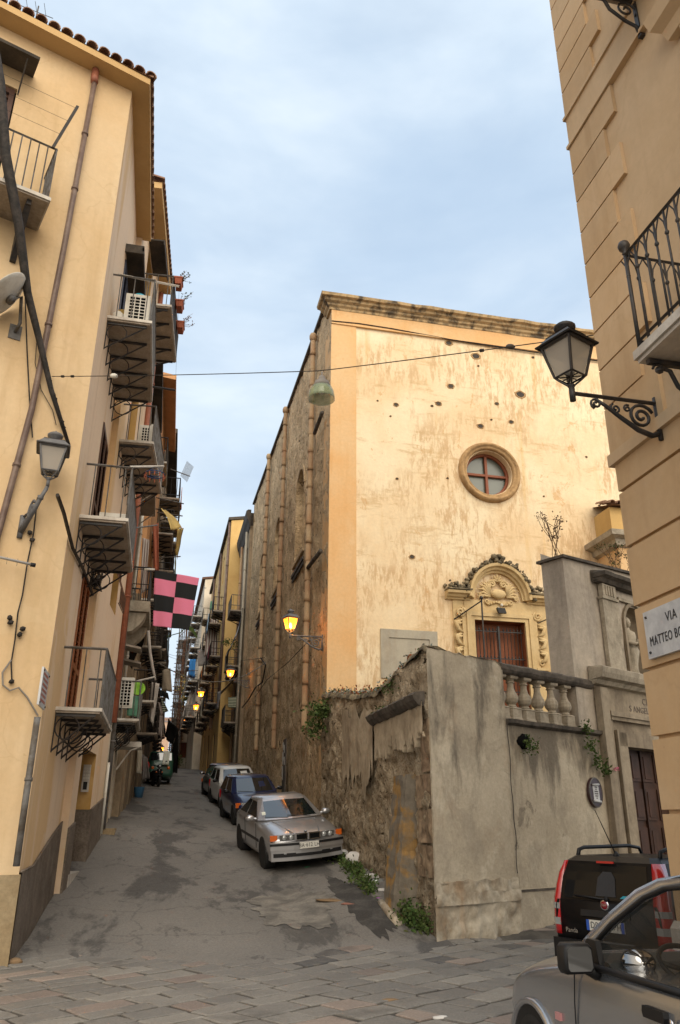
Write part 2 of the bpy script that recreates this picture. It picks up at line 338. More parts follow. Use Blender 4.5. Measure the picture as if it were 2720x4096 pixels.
rubble('terrace_rubble', (.17, .12, .075), (.46, .35, .23), (.70, .58, .42), 2.3, 5.0, 1.3)
def terrace_plaster():
    m, t, b = newmat('terrace_plaster'); p = pos(t)
    c = mixc(t, thr(t, noi(t, p, .7, 7, .6, .4), .40, .62), (.53, .465, .36), (.43, .37, .28))
    c = mixc(t, thr(t, noi(t, mapv(t, p, loc=(2, 5, 1)), 1.5, 8, .65, .5), .55, .66), c, (.58, .52, .41))
    sp = nn(t, 'ShaderNodeSeparateXYZ'); t.links.new(p, sp.inputs[0])
    mr = nn(t, 'ShaderNodeMapRange'); mr.inputs['From Min'].default_value = 1.9; mr.inputs['From Max'].default_value = 3.9
    t.links.new(sp.outputs['Z'], mr.inputs['Value'])
    s = noi(t, mapv(t, p, (1, 1, .28)), 2.0, 8, .65, .2)
    ad = nn(t, 'ShaderNodeMath', operation='MULTIPLY_ADD'); t.links.new(mr.outputs[0], ad.inputs[0]); ad.inputs[1].default_value = .13
    t.links.new(s, ad.inputs[2])
    m2 = nn(t, 'ShaderNodeMapRange'); m2.inputs['From Min'].default_value = 2.3; m2.inputs['From Max'].default_value = 3.6; t.links.new(sp.outputs['Z'], m2.inputs['Value'])
    m3 = nn(t, 'ShaderNodeMapRange'); m3.inputs['From Min'].default_value = 3.75; m3.inputs['From Max'].default_value = 3.62; t.links.new(sp.outputs['Z'], m3.inputs['Value'])
    m4 = nn(t, 'ShaderNodeMapRange'); m4.inputs['From Min'].default_value = 5.9; m4.inputs['From Max'].default_value = 6.6; t.links.new(sp.outputs['X'], m4.inputs['Value'])
    a2 = nn(t, 'ShaderNodeMath', operation='MULTIPLY_ADD'); t.links.new(mul(t, mul(t, m2.outputs[0], m3.outputs[0]), m4.outputs[0]), a2.inputs[0]); a2.inputs[1].default_value = .17; t.links.new(ad.outputs[0], a2.inputs[2])
    stain = thr(t, a2.outputs[0], .60, .74)
    c = mixc(t, mul(t, stain, .8), c, (.13, .112, .09))
    peel = thr(t, noi(t, mapv(t, p, loc=(8, 1, 4)), 1.1, 9, .7, .6), .62, .66)
    c = mixc(t, mul(t, peel, .75), c, (.20, .17, .13))
    br = thr(t, noi(t, mapv(t, p, loc=(1, 7, 2)), .9, 6, .6, .3), .58, .72)
    c = mixc(t, mul(t, br, .5), c, (.36, .25, .16))
    gb = thr(t, noi(t, mapv(t, p, (1, 1, .7), loc=(3, 3, 8)), 1.3, 9, .7, .5), .50, .60); c = mixc(t, mul(t, gb, .45), c, (.30, .26, .205))
    g = ramp(t, [(.25, .82), (.75, 1.08)]); t.links.new(noi(t, p, 16, 7, .7), g.inputs[0])
    c = mixc(t, 1, c, g.outputs[0], 'MULTIPLY')
    t.links.new(c, b.inputs['Base Color']); b.inputs['Roughness'].default_value = .92; b.inputs['Specular IOR Level'].default_value = .15
    k = bump(t, b, noi(t, p, 6, 9, .7), .45, .05); bump(t, b, peel, .5, .02, k)
terrace_plaster()
def asphalt():
    m, t, b = newmat('asphalt'); p = pos(t)
    c = mixc(t, thr(t, noi(t, mapv(t, p, (1, .6, 1)), .35, 5, .55), .40, .62), (.175, .165, .152), (.215, .20, .182))
    patch = thr(t, noi(t, mapv(t, p, (1.0, .38, 1), loc=(3.3, 1.2, 0)), .62, 8, .66, .35), .52, .575)
    c = mixc(t, mul(t, patch, .74), c, (.065, .062, .06))
    patch2 = thr(t, noi(t, mapv(t, p, (1.3, .9, 1), loc=(9, 4, 0)), 1.7, 7, .7, .6), .60, .63)
    c = mixc(t, mul(t, patch2, .6), c, (.07, .066, .062))
    dust = thr(t, noi(t, mapv(t, p, (.8, .5, 1), loc=(1, 8, 0)), .8, 6, .6, .3), .56, .72)
    c = mixc(t, mul(t, dust, .5), c, (.21, .19, .165))
    vo = nn(t, 'ShaderNodeTexVoronoi', feature='DISTANCE_TO_EDGE'); vo.inputs['Scale'].default_value = .42
    wp = nn(t, 'ShaderNodeVectorMath', operation='ADD'); t.links.new(p, wp.inputs[0])
    nz = nn(t, 'ShaderNodeTexNoise'); nz.inputs['Scale'].default_value = 1.6; nz.inputs['Detail'].default_value = 5; t.links.new(p, nz.inputs['Vector'])
    t.links.new(nz.outputs['Color'], wp.inputs[1]); t.links.new(wp.outputs[0], vo.inputs['Vector'])
    cr = ramp(t, [(.0, 1), (.012, 0)]); t.links.new(vo.outputs['Distance'], cr.inputs[0])
    c = mixc(t, mul(t, cr.outputs[0], .45), c, (.04, .04, .04))
    g = ramp(t, [(.3, .62), (.7, 1.28)]); t.links.new(noi(t, p, 32, 6, .8), g.inputs[0])
    c = mixc(t, 1, c, g.outputs[0], 'MULTIPLY')
    t.links.new(c, b.inputs['Base Color']); b.inputs['Roughness'].default_value = .78; b.inputs['Specular IOR Level'].default_value = .3
    k = bump(t, b, noi(t, p, 60, 4, .7), .35, .01); bump(t, b, noi(t, p, 3, 5, .6), .3, .05, k)
asphalt()
def paving():
    m, t, b = newmat('paving_stone'); p = pos(t)
    wp = nn(t, 'ShaderNodeVectorMath', operation='ADD'); t.links.new(mapv(t, p, rot=(0, 0, radians(52))), wp.inputs[0])
    nz = nn(t, 'ShaderNodeTexNoise'); nz.inputs['Scale'].default_value = 1.9; nz.inputs['Detail'].default_value = 6; t.links.new(p, nz.inputs['Vector'])
    s_ = nn(t, 'ShaderNodeVectorMath', operation='SCALE'); s_.inputs['Scale'].default_value = .30; t.links.new(nz.outputs['Color'], s_.inputs[0])
    t.links.new(s_.outputs[0], wp.inputs[1])
    br = nn(t, 'ShaderNodeTexBrick'); t.links.new(wp.outputs[0], br.inputs['Vector'])
    br.offset = .37; br.squash = 1.35; br.squash_frequency = 3
    br.inputs['Color1'].default_value = c4((.115, .105, .095)); br.inputs['Color2'].default_value = c4((.27, .23, .19)); br.inputs['Mortar'].default_value = c4((.028, .025, .022))
    br.inputs['Scale'].default_value = 1; br.inputs['Mortar Size'].default_value = .014; br.inputs['Mortar Smooth'].default_value = .25
    br.inputs['Bias'].default_value = -.15; br.inputs['Brick Width'].default_value = .78; br.inputs['Row Height'].default_value = .44
    c = mixc(t, thr(t, noi(t, p, .9, 5, .6, .4), .45, .65), br.outputs['Color'], (.135, .125, .115), 'MIX')
    c = mixc(t, .55, br.outputs['Color'], c)
    c = mixc(t, mul(t, thr(t, noi(t, mapv(t, p, loc=(4, 2, 0)), 1.4, 5, .6), .55, .7), .45), c, (.24, .185, .15))
    c = mixc(t, br.outputs['Fac'], c, (.028, .025, .022))
    st = thr(t, noi(t, mapv(t, p, loc=(7, 3, 0)), .8, 7, .65, .5), .58, .66); c = mixc(t, mul(t, st, .6), c, (.05, .046, .042))
    g = ramp(t, [(.3, .78), (.7, 1.15)]); t.links.new(noi(t, p, 30, 6, .75), g.inputs[0])
    c = mixc(t, 1, c, g.outputs[0], 'MULTIPLY')
    t.links.new(c, b.inputs['Base Color']); b.inputs['Roughness'].default_value = .62; b.inputs['Specular IOR Level'].default_value = .35
    inv = nn(t, 'ShaderNodeMath', operation='SUBTRACT'); inv.inputs[0].default_value = 1; t.links.new(br.outputs['Fac'], inv.inputs[1])
    k = bump(t, b, inv.outputs[0], .8, .03); k = bump(t, b, noi(t, p, 22, 6, .7), .4, .02, k); bump(t, b, noi(t, p, 2.2, 3, .6), .35, .08, k)
paving()

# ------------------------------------------------------------------ mesh helpers
class MB:
    def __init__(s): s.v = []; s.f = []; s.m = []; s.sm = []
    def add(s, vs, fs, mi=0, smooth=False):
        k = len(s.v); s.v += [V(p) for p in vs]
        for f in fs: s.f.append([i+k for i in f]); s.m.append(mi); s.sm.append(smooth)
    def hexa(s, p, mi=0):   # 8 points: bottom ring 0-3, top ring 4-7
        s.add(p, [(0, 3, 2, 1), (4, 5, 6, 7), (0, 1, 5, 4), (1, 2, 6, 5), (2, 3, 7, 6), (3, 0, 4, 7)], mi)
    def fbox(s, fr, u0, u1, o0, o1, z0, z1, mi=0):
        P = fr.P; s.hexa([P(u0, o0, z0), P(u1, o0, z0), P(u1, o1, z0), P(u0, o1, z0), P(u0, o0, z1), P(u1, o0, z1), P(u1, o1, z1), P(u0, o1, z1)], mi)
    def box(s, x0, y0, z0, x1, y1, z1, mi=0):
        s.hexa([V(q) for q in ((x0, y0, z0), (x1, y0, z0), (x1, y1, z0), (x0, y1, z0), (x0, y0, z1), (x1, y0, z1), (x1, y1, z1), (x0, y1, z1))], mi)
    def fquad(s, fr, u0, u1, o, z0, z1, mi=0):
        P = fr.P; s.add([P(u0, o, z0), P(u1, o, z0), P(u1, o, z1), P(u0, o, z1)], [(0, 1, 2, 3)], mi)
    def tube(s, pts, r, n=6, mi=0, closed=False):
        pts = [V(p) for p in pts]; m = len(pts); rs = r if isinstance(r, (list, tuple)) else [r]*m
        vs = []; prev = None
        for i, p in enumerate(pts):
            a = pts[(i-1) % m] if (closed or i > 0) else p; b_ = pts[(i+1) % m] if (closed or i < m-1) else p
            d = (b_-a); d = d.normalized() if d.length > 1e-9 else V((0, 0, 1))
            if prev is None:
                x = d.cross(V((0, 0, 1))); x = x if x.length > .05 else d.cross(V((1, 0, 0)))
            else: x = prev-d*prev.dot(d)
            x.normalize(); prev = x; y = d.cross(x)
            for k in range(n): a_ = 2*pi*k/n; vs.append(p+(x*cos(a_)+y*sin(a_))*rs[i])
        fs = []
        for i in range(m if closed else m-1):
            j = (i+1) % m
            for k in range(n): fs.append((i*n+k, i*n+(k+1) % n, j*n+(k+1) % n, j*n+k))
        if not closed: fs += [tuple(range(n-1, -1, -1)), tuple((m-1)*n+k for k in range(n))]
        s.add(vs, fs, mi, n > 5)
    def bar(s, a, b_, w_, mi=0): s.tube([a, b_], w_, 4, mi)
    def lathe(s, prof, c, n=16, mi=0, axis=None, smooth=True):
        M = axis or Matrix.Identity(3); c = V(c); vs = []
        if len(prof) == 2 and prof[0][0] == 0 and prof[0][1] == prof[1][1]:
            r, z = prof[1]; s.add([c+M @ V((r*cos(2*pi*k/n), r*sin(2*pi*k/n), z)) for k in range(n)], [tuple(range(n))], mi); return
        for r, z in prof:
            for k in range(n): a = 2*pi*k/n; vs.append(c+M @ V((r*cos(a), r*sin(a), z)))
        fs = []
        for i in range(len(prof)-1):
            for k in range(n): fs.append((i*n+k, i*n+(k+1) % n, (i+1)*n+(k+1) % n, (i+1)*n+k))
        if prof[0] == prof[-1]: s.add(vs, fs, mi, smooth); return
        if prof[0][0] > 1e-4: fs.append(tuple(range(n-1, -1, -1)))
        if prof[-1][0] > 1e-4: fs.append(tuple((len(prof)-1)*n+k for k in range(n)))
        s.add(vs, fs, mi, smooth)
    def prism(s, poly, f, d0, d1, mi=0):      # poly of (a,b); f(a,b,d) -> point
        n = len(poly); vs = [f(a, b_, d0) for a, b_ in poly]+[f(a, b_, d1) for a, b_ in poly]
        s.add(vs, [tuple(range(n))[::-1], tuple(range(n, 2*n))]+[(i, (i+1) % n, n+(i+1) % n, n+i) for i in range(n)], mi)
    def sweep(s, prof, rings, mi=0, smooth=False, caps=True):   # rings: list of functions (a,b)->point
        n = len(prof); vs = [g(a, b_) for g in rings for a, b_ in prof]; fs = []
        for i in range(len(rings)-1):
            for k in range(n): fs.append((i*n+k, i*n+(k+1) % n, (i+1)*n+(k+1) % n, (i+1)*n+k))
        if caps: fs += [tuple(range(n))[::-1], tuple((len(rings)-1)*n+k for k in range(n))]
        s.add(vs, fs, mi, smooth)
    def blob(s, c, r, mi=0, amp=.25, sub=2, seed=0, sc=(1, 1, 1), freq=1.6):
        b = bmesh.new(); bmesh.ops.create_icosphere(b, subdivisions=sub, radius=1)
        c = V(c); vs = []
        for q in b.verts:
            k = 1+amp*noise.noise(q.co*freq+V((seed*3.1, seed*1.7, seed)))
            vs.append(c+V((q.co.x*sc[0], q.co.y*sc[1], q.co.z*sc[2]))*r*k)
        fs = [tuple(x.index for x in f.verts) for f in b.faces]; b.free(); s.add(vs, fs, mi, True)
    def build(s, name, mats, parent=None, local=False, sub=0, recalc=True):
        if isinstance(mats, str): mats = [mats]
        me = bpy.data.meshes.new(name)
        if parent is not None and not local:
            off = wloc(parent)
        elif local: off = V((0, 0, 0))
        else:
            xs = [p.x for p in s.v]; ys = [p.y for p in s.v]; zs = [p.z for p in s.v]
            off = V(((min(xs)+max(xs))/2, (min(ys)+max(ys))/2, min(zs)))
        me.from_pydata([p-off for p in s.v], [], s.f)
        for m in mats: me.materials.append(MATS[m])
        for p, mi, sm in zip(me.polygons, s.m, s.sm): p.material_index = mi; p.use_smooth = sm
        if recalc:
            b = bmesh.new(); b.from_mesh(me); bmesh.ops.recalc_face_normals(b, faces=b.faces); b.to_mesh(me); b.free()
        o = bpy.data.objects.new(name, me); COL.objects.link(o)
        if parent is not None: o.parent = parent
        else: o.location = off
        if sub:
            md = o.modifiers.new('subdivision', 'SUBSURF'); md.levels = sub; md.render_levels = sub
        return o
def wloc(o):
    p = V((0, 0, 0))
    while o is not None: p += o.location; o = o.parent
    return p
def tag(o, label, cat, group=None, kind=None):
    if label: o['label'] = label
    if cat: o['category'] = cat
    if group: o['group'] = group
    if kind: o['kind'] = kind
    return o
def thing(name, label, cat, loc, group=None, rot=None):
    o = bpy.data.objects.new(name, None); o.empty_display_size = .2; COL.objects.link(o); o.location = V(loc)
    if rot: o.rotation_euler = rot
    return tag(o, label, cat, group)
def structure(o): o['kind'] = 'structure'; return o
def text_into(mb, body, size, f, mi=0, thick=.004, space=1.0):
    """lettering: built-in font outlines turned into mesh; f(x,y,d) places it"""
    cu = bpy.data.curves.new('lettering', 'FONT'); cu.body = body; cu.size = size; cu.align_x = 'CENTER'; cu.align_y = 'CENTER'
    cu.extrude = thick/2; cu.space_character = space; cu.resolution_u = 3
    o = bpy.data.objects.new('lettering', cu); COL.objects.link(o)
    bpy.context.view_layer.update()
    me = bpy.data.meshes.new_from_object(o.evaluated_get(bpy.context.evaluated_depsgraph_get()))
    mb.add([f(q.co.x, q.co.y, q.co.z+thick/2) for q in me.vertices], [tuple(p.vertices) for p in me.polygons], mi)
    bpy.data.objects.remove(o); bpy.data.curves.remove(cu); bpy.data.meshes.remove(me)
def spiral(c, ax, ay, r0, r1, turns, a0=0, n=26):
    return [V(c)+(V(ax)*cos(a0+2*pi*turns*i/n)+V(ay)*sin(a0+2*pi*turns*i/n))*(r0+(r1-r0)*i/n) for i in range(n+1)]
def circ(c, ax, ay, r, n=20): return [V(c)+(V(ax)*cos(2*pi*i/n)+V(ay)*sin(2*pi*i/n))*r for i in range(n)]
def holed_wall(mb, fr, u0, u1, z0, z1, holes, mi=0, depth=.25, rmi=None, o=0.0, pane=None):
    us = sorted({u0, u1, *[h[0] for h in holes], *[h[1] for h in holes]}); zs = sorted({z0, z1, *[h[2] for h in holes], *[h[3] for h in holes]})
    us = [x for x in us if u0 <= x <= u1]; zs = [x for x in zs if z0 <= x <= z1]
    for a, b_ in zip(us, us[1:]):
        for c, d in zip(zs, zs[1:]):
            cu, cz = (a+b_)/2, (c+d)/2
            if any(h[0] < cu < h[1] and h[2] < cz < h[3] for h in holes): continue
            mb.fquad(fr, a, b_, o, c, d, mi)
    P = fr.P; r = mi if rmi is None else rmi
    for a, b_, c, d in holes:
        i = o-depth
        mb.add([P(a, o, c), P(a, o, d), P(a, i, d), P(a, i, c)], [(0, 1, 2, 3)], r)
        mb.add([P(b_, o, c), P(b_, o, d), P(b_, i, d), P(b_, i, c)], [(0, 1, 2, 3)], r)
        mb.add([P(a, o, d), P(b_, o, d), P(b_, i, d), P(a, i, d)], [(0, 1, 2, 3)], r)
        mb.add([P(a, o, c), P(b_, o, c), P(b_, i, c), P(a, i, c)], [(0, 1, 2, 3)], r)
        if pane is not None: mb.fquad(fr, a, b_, i, c, d, pane)

# ------------------------------------------------------------------ ground
def lerp(a, b_, t): return a+(b_-a)*t
def prof(pts, x):
    if x <= pts[0][0]: return pts[0][1]
    for (a, p), (b_, q) in zip(pts, pts[1:]):
        if x <= b_: return lerp(p, q, (x-a)/(b_-a))
    return pts[-1][1]
GL = [(10, -.03), (12.8, -.06), (14.5, .08), (16, .30), (18, .55), (20, .92), (21.9, 1.38), (24, 1.72), (29.6, 2.2), (36, 2.75), (45, 3.55), (60, 4.98), (80, 6.5), (90, 6.75), (400, 7)]
GM = [(11.5, 0), (13, .05), (15, .27), (19.6, .84), (22.2, 1.13), (27.5, 1.69), (36, 2.57), (45, 3.52), (60, 5.0), (80, 6.5), (90, 6.75), (400, 7)]
GRT = [(12.6, 0), (13.7, .16), (14.5, .38), (15.8, .66), (17.3, .84), (19.6, 1.04), (22.5, 1.36), (27.5, 1.86), (36, 2.7), (45, 3.6), (60, 5.05), (80, 6.5), (90, 6.75), (400, 7)]
def g0(x, y):
    a, m, r = prof(GL, y), prof(GM, y), prof(GRT, y)
    if x < -1.8: return a*max(0, 1-(-1.8-x)/3) if y < 14 else a
    if x < 2.5: return lerp(a, m, (x+1.8)/4.3)
    if x < 4.6: return lerp(m, r, (x-2.5)/2.1)
    if y < 14.5: return r*max(0, 1-(x-4.6)/1.2)
    return r
def g(x, y): return (g0(x, y-.5)+2*g0(x, y)+g0(x, y+.5))/4
def gpt(px, py):        # photo pixel to ground
    r = ray(px, py); t_ = 2.0/r.length
    for i in range(6000):
        q = E0+r*t_
        if q.z <= g(q.x, q.y): break
        t_ *= 1.0015
    return E0+r*t_
xs = [-60, -30, -15, -8, -5]+[-4+.4*i for i in range(36)]+[11.5, 14, 18, 25, 40, 70]
ys = [-40, -20, -10, -5, -2, 0, 2]+[4+.4*i for i in range(130)]+[57+1.5*i for i in range(30)]+[110, 140, 200, 400]
mb = MB(); nx = len(xs)
mb.add([(x, y, g(x, y)) for y in ys for x in xs], [(j*nx+i, j*nx+i+1, (j+1)*nx+i+1, (j+1)*nx+i) for j in range(len(ys)-1) for i in range(nx-1)], 0, True)
mk('paving_bed', (.06, .054, .048), var=(.11, .10, .085), vs=2, fine=.3, bmp=.4)
structure(mb.build('ground', 'paving_bed'))
def slabs():
    rnd = random.Random(11); mb = MB(); cols = []
    a = radians(57); D = V((sin(a), cos(a), 0)); N_ = V((cos(a), -sin(a), 0)); r = -14.0
    while r < 12:
        h = rnd.uniform(.27, .44); u = -8+rnd.uniform(0, 1)
        while u < 22:
            l_ = rnd.uniform(.34, .80); c = D*(u+l_/2)+N_*(r+h/2); 
            if 5.5 < c.y < 15.5 and -4.5 < c.x < 9 and not (c.x < 4.6 and c.y > 14.2):
                gp = rnd.uniform(.010, .026); j = lambda: rnd.uniform(-.028, .028)
                q = [D*(u+gp+j())+N_*(r+gp+j()), D*(u+l_/2+j()*3)+N_*(r+gp+j()), D*(u+l_-gp+j())+N_*(r+gp+j()), D*(u+l_-gp+j())+N_*(r+h-gp+j()), D*(u+l_/2+j()*3)+N_*(r+h-gp+j()), D*(u+gp+j())+N_*(r+h-gp+j())]
                z0 = rnd.uniform(.004, .014); tx, ty = rnd.uniform(-.012, .012), rnd.uniform(-.012, .012)
                top = [V((p.x, p.y, g(p.x, p.y)+z0+tx*(p.x-c.x)+ty*(p.y-c.y))) for p in q]; inn = [c2.lerp(p, .93)+V((0, 0, .008)) for p in top for c2 in [sum(top, V((0, 0, 0)))/6]]
                lo = [p-V((0, 0, .05)) for p in top]; k0 = len(mb.f)
                mb.add(lo+top+inn, [(i, (i+1) % 6, 6+(i+1) % 6, 6+i) for i in range(6)]+[(6+i, 6+(i+1) % 6, 12+(i+1) % 6, 12+i) for i in range(6)]+[tuple(range(12, 18))])
                t_ = rnd.random(); w_ = rnd.random(); base = (.185+.09*t_*t_, .176+.082*t_*t_, .163+.068*t_*t_)
                if w_ < .10: base = (base[0]*1.12+.01, base[1]*1.0, base[2]*.95)
                if w_ > .95: base = (.10, .098, .096)
                cols += [base]*(len(mb.f)-k0)
            u += l_
        r += h
    o = mb.build('piazza_paving', 'paving_slab'); me = o.data
    at = me.color_attributes.new('stone', 'FLOAT_COLOR', 'CORNER')
    for p, c in zip(me.polygons, cols):
        for li in p.loop_indices: at.data[li].color = (*c, 1)
    structure(o)
def slab_mat():
    m, t, b = newmat('paving_slab'); p = pos(t)
    at = nn(t, 'ShaderNodeAttribute', attribute_name='stone'); c = at.outputs['Color']
    c = mixc(t, mul(t, thr(t, noi(t, p, 1.1, 6, .6, .4), .45, .68), .5), c, (.15, .14, .13))
    c = mixc(t, mul(t, thr(t, noi(t, mapv(t, p, loc=(4, 2, 0)), 6, 7, .7), .50, .66), .45), c, (.26, .225, .185))
    st = thr(t, noi(t, mapv(t, p, loc=(7, 3, 0)), .8, 7, .65, .5), .58, .68); c = mixc(t, mul(t, st, .5), c, (.08, .074, .068))
    g_ = ramp(t, [(.3, .68), (.7, 1.2)]); t.links.new(noi(t, p, 38, 6, .75), g_.inputs[0]); c = mixc(t, 1, c, g_.outputs[0], 'MULTIPLY')
    t.links.new(c, b.inputs['Base Color']); b.inputs['Roughness'].default_value = .6; b.inputs['Specular IOR Level'].default_value = .35
    k = bump(t, b, noi(t, p, 24, 6, .7), .6, .015); bump(t, b, noi(t, p, 5, 4, .6), .4, .03, k)
slab_mat(); slabs()
# asphalt of the street, with its ragged near edge lying over the paving
EDGE = [(-1.75, 13.2), (-1.0, 13.15), (-.24, 12.95), (.7, 12.3), (1.39, 11.75), (2.0, 12.1), (2.6, 12.65), (3.2, 12.95), (3.9, 12.35), (4.5, 12.75)]
xs = [-1.75+.2*i for i in range(33)]; nx = len(xs)
rows = []
for k in range(230):
    row = []
    for x in xs:
        e = prof(EDGE, x)+.10*noise.noise(V((x*2.3, 0, 5)))+.05*noise.noise(V((x*8, 3, 5)))
        y = lerp(e, 16, k/16) if k <= 16 else 16+(k-16)*.4
        row.append(V((x, y, g(x, y)+(.028 if k else .004))))
    rows.append(row)
mb = MB(); mb.add([p for r in rows for p in r], [(j*nx+i, j*nx+i+1, (j+1)*nx+i+1, (j+1)*nx+i) for j in range(len(rows)-1) for i in range(nx-1)], 0, True)
structure(mb.build('road', 'asphalt'))
def road_patch(cx, cy, rx, ry, seed, mat, lift, n=90, am=.5):
    # ragged patch lying on the asphalt
    ring = []
    for i in range(n):
        a = 2*pi*i/n; k = 1+am*noise.noise(V((cos(a)*1.6, sin(a)*1.6, seed)))+.6*am*noise.noise(V((cos(a)*4.5, sin(a)*4.5, seed)))+.35*am*noise.noise(V((cos(a)*12, sin(a)*12, seed)))
        ring.append((cx+rx*k*cos(a), cy+ry*k*sin(a)))
    mb = MB(); vs = [V((cx, cy, g(cx, cy)+.028+lift))]; fs = []; m = 6
    for k in range(1, m+1):
        for x, y in ring: q = (cx+(x-cx)*k/m, cy+(y-cy)*k/m); vs.append(V((q[0], q[1], g(*q)+.028+lift)))
    for i in range(n):
        j = (i+1) % n; fs.append((0, 1+i, 1+j))
        for k in range(m-1): fs.append((1+k*n+i, 1+(k+1)*n+i, 1+(k+1)*n+j, 1+k*n+j))
    mb.add(vs, fs, 0, True); structure(mb.build('road_patch', mat))
mk('worn_asphalt', (.26, .24, .21), var=(.15, .14, .125), vs=2.2, vr=(.42, .6), fine=.3, bmp=.4, bs=50)
mk('tar', (.062, .058, .054), var=(.10, .094, .086), vs=2.5, vr=(.45, .6), fine=.4, bmp=.5, bs=60)
road_patch(2.55, 15.6, .75, 1.2, 3, 'worn_asphalt', .010)
road_patch(3.75, 15.3, .38, 1.7, 8, 'tar', .006)


# ------------------------------------------------------------------ shared building parts
def railing(fr, u0, u1, z, d, parent, mat='grey_iron', h=.98, step=.115, side=.23, r=.011, mid=None):
    mb = MB(); P = fr.P; e = d-.04
    mb.bar(P(u0+.03, e, z+h), P(u1-.03, e, z+h), .026)
    for u in (u0+.03, u1-.03):
        mb.bar(P(u, -.02, z+h), P(u, e, z+h), .024); n = max(2, int(d/side))
        for i in range(n): o = e*(i+.6)/n; mb.bar(P(u, o, z), P(u, o, z+h), r)
        mb.bar(P(u, e, z), P(u, e, z+h+.02), .018)
    n = int((u1-u0)/step)
    for i in range(1, n): u = lerp(u0+.03, u1-.03, i/n); mb.bar(P(u, e, z), P(u, e, z+h), r)
    if mid: mb.bar(P(u0+.03, e, z+mid), P(u1-.03, e, z+mid), .015); [mb.bar(P(u, 0, z+mid), P(u, e, z+mid), .015) for u in (u0+.03, u1-.03)]
    return mb.build('railing', mat, parent)
def balcony(root, fr, u0, u1, z, d=.85, n=5, slab='marble_slab', rail='grey_iron', ring=True, br='dark_iron', t=.06, **kw):
    """slab with iron brackets below and a barred railing"""
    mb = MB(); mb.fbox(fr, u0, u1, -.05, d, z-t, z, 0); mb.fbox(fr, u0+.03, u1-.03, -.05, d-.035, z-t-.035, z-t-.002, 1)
    b = mb.build('balcony', [slab, 'slab_underside'], root)
    P = fr.P; zb = z-t-.04
    for i in range(n):
        mb = MB(); u = lerp(u0+.10, u1-.10, i/(n-1) if n > 1 else .5)
        mb.fbox(fr, u-.02, u+.02, 0, d-.10, zb-.045, zb)
        if ring:
            mb.bar(P(u, d-.12, zb-.03), P(u, .0, zb-.62), .017); mb.bar(P(u, .01, zb), P(u, .01, zb-.64), .012)
            mb.tube(circ(P(u, .215, zb-.235), fr.N, V((0, 0, 1)), .195, 18), .011, 4, 0, True)
        else: mb.bar(P(u, d-.2, zb-.02), P(u, 0, zb-.3), .03)
        mb.build('bracket', br, b)
    railing(fr, u0, u1, z, d, b, rail, **kw)
    return b
def shutter(root, fr, u0, u1, z0, z1, o=-.10, mat='brown_shutter', leaves=2, part='shutter', louvre=True):
    """slatted wooden shutter leaves filling an opening"""
    mb = MB(); wdt = (u1-u0)/leaves
    for k in range(leaves):
        a, b_ = u0+k*wdt+.012, u0+(k+1)*wdt-.012
        for x0, x1, y0, y1 in ((a, a+.09, z0, z1), (b_-.09, b_, z0, z1), (a+.09, b_-.09, z0, z0+.12), (a+.09, b_-.09, z1-.12, z1), (a+.09, b_-.09, z0+.9, z0+1.0)):
            if y1 <= z1 and y0 >= z0: mb.fbox(fr, x0, x1, o-.02, o+.03, y0, y1)
        if louvre:
            n = max(4, int((z1-z0-.3)/.085))
            for i in range(n):
                zz = lerp(z0+.14, z1-.16, i/n)
                if z0+.86 < zz < z0+1.02: continue
                P = fr.P; mb.add([P(a+.09, o-.02, zz+.05), P(b_-.09, o-.02, zz+.05), P(b_-.09, o+.02, zz), P(a+.09, o+.02, zz), P(a+.09, o-.026, zz+.06), P(b_-.09, o-.026, zz+.06), P(b_-.09, o+.014, zz+.01), P(a+.09, o+.014, zz+.01)], [(0, 1, 2, 3), (7, 6, 5, 4), (0, 4, 5, 1), (3, 2, 6, 7)])
        else: mb.fbox(fr, a+.09, b_-.09, o-.01, o+.012, z0+.1, z1-.1)
    mb.fbox(fr, u0, u1, o-.05, o-.03, z0, z1)
    return mb.build(part, mat, root)
def tile_row(root, fr, u0, u1, o, z, step=.24, length=.5, slope=.30, mat='roof_tile'):
    """rows of curved clay tiles whose round ends show over the eave"""
    mb = MB(); P = fr.P; n = int((u1-u0)/step)
    for i in range(n+1):
        u = lerp(u0, u1, i/max(1, n))
        for rowk in range(2):
            rings = []
            for j in range(2):
                oo = o+.06-rowk*.42-j*length; zz = z+.07+(rowk*.42+j*length)*slope+rowk*.02
                r = .115 if j == 0 else .095
                rings.append([P(u+r*cos(pi*k/6), oo, zz+r*sin(pi*k/6)*1.05) for k in range(7)]+[P(u+(r-.02)*cos(pi*k/6), oo, zz+(r-.02)*sin(pi*k/6)*1.05) for k in range(6, -1, -1)])
            m = 14; mb.add(rings[0]+rings[1], [(k, (k+1) % m, m+(k+1) % m, m+k) for k in range(m)]+[tuple(range(m))], 0, False)
    mb.add([P(u0, o+.03, z+.03), P(u1, o+.03, z+.03), P(u1, o-1.6, z+.03+1.6*slope), P(u0, o-1.6, z+.03+1.6*slope)], [(0, 1, 2, 3)], 0)
    return mb.build('roof_tiles', mat, root)
def pipe_part(root, pts, r, mat, every=2.2, name='downpipe', fr=None):
    mb = MB(); mb.tube(pts, r, 10)
    for a, b_ in zip(pts, pts[1:]):
        a, b_ = V(a), V(b_); L = (b_-a).length; k = int(L/every)
        for i in range(1, k+1):
            c = a.lerp(b_, i/(k+1)); d = (b_-a).normalized()
            mb.tube([c-d*.025, c+d*.025], r*1.28, 10)
    return mb.build(name, mat, root)
def cable(name, label, pts, r=.008, mat='cable', cat='cable', group=None, n=5):
    mb = MB(); mb.tube(pts, r, n); return tag(mb.build(name, mat), label, cat, group)
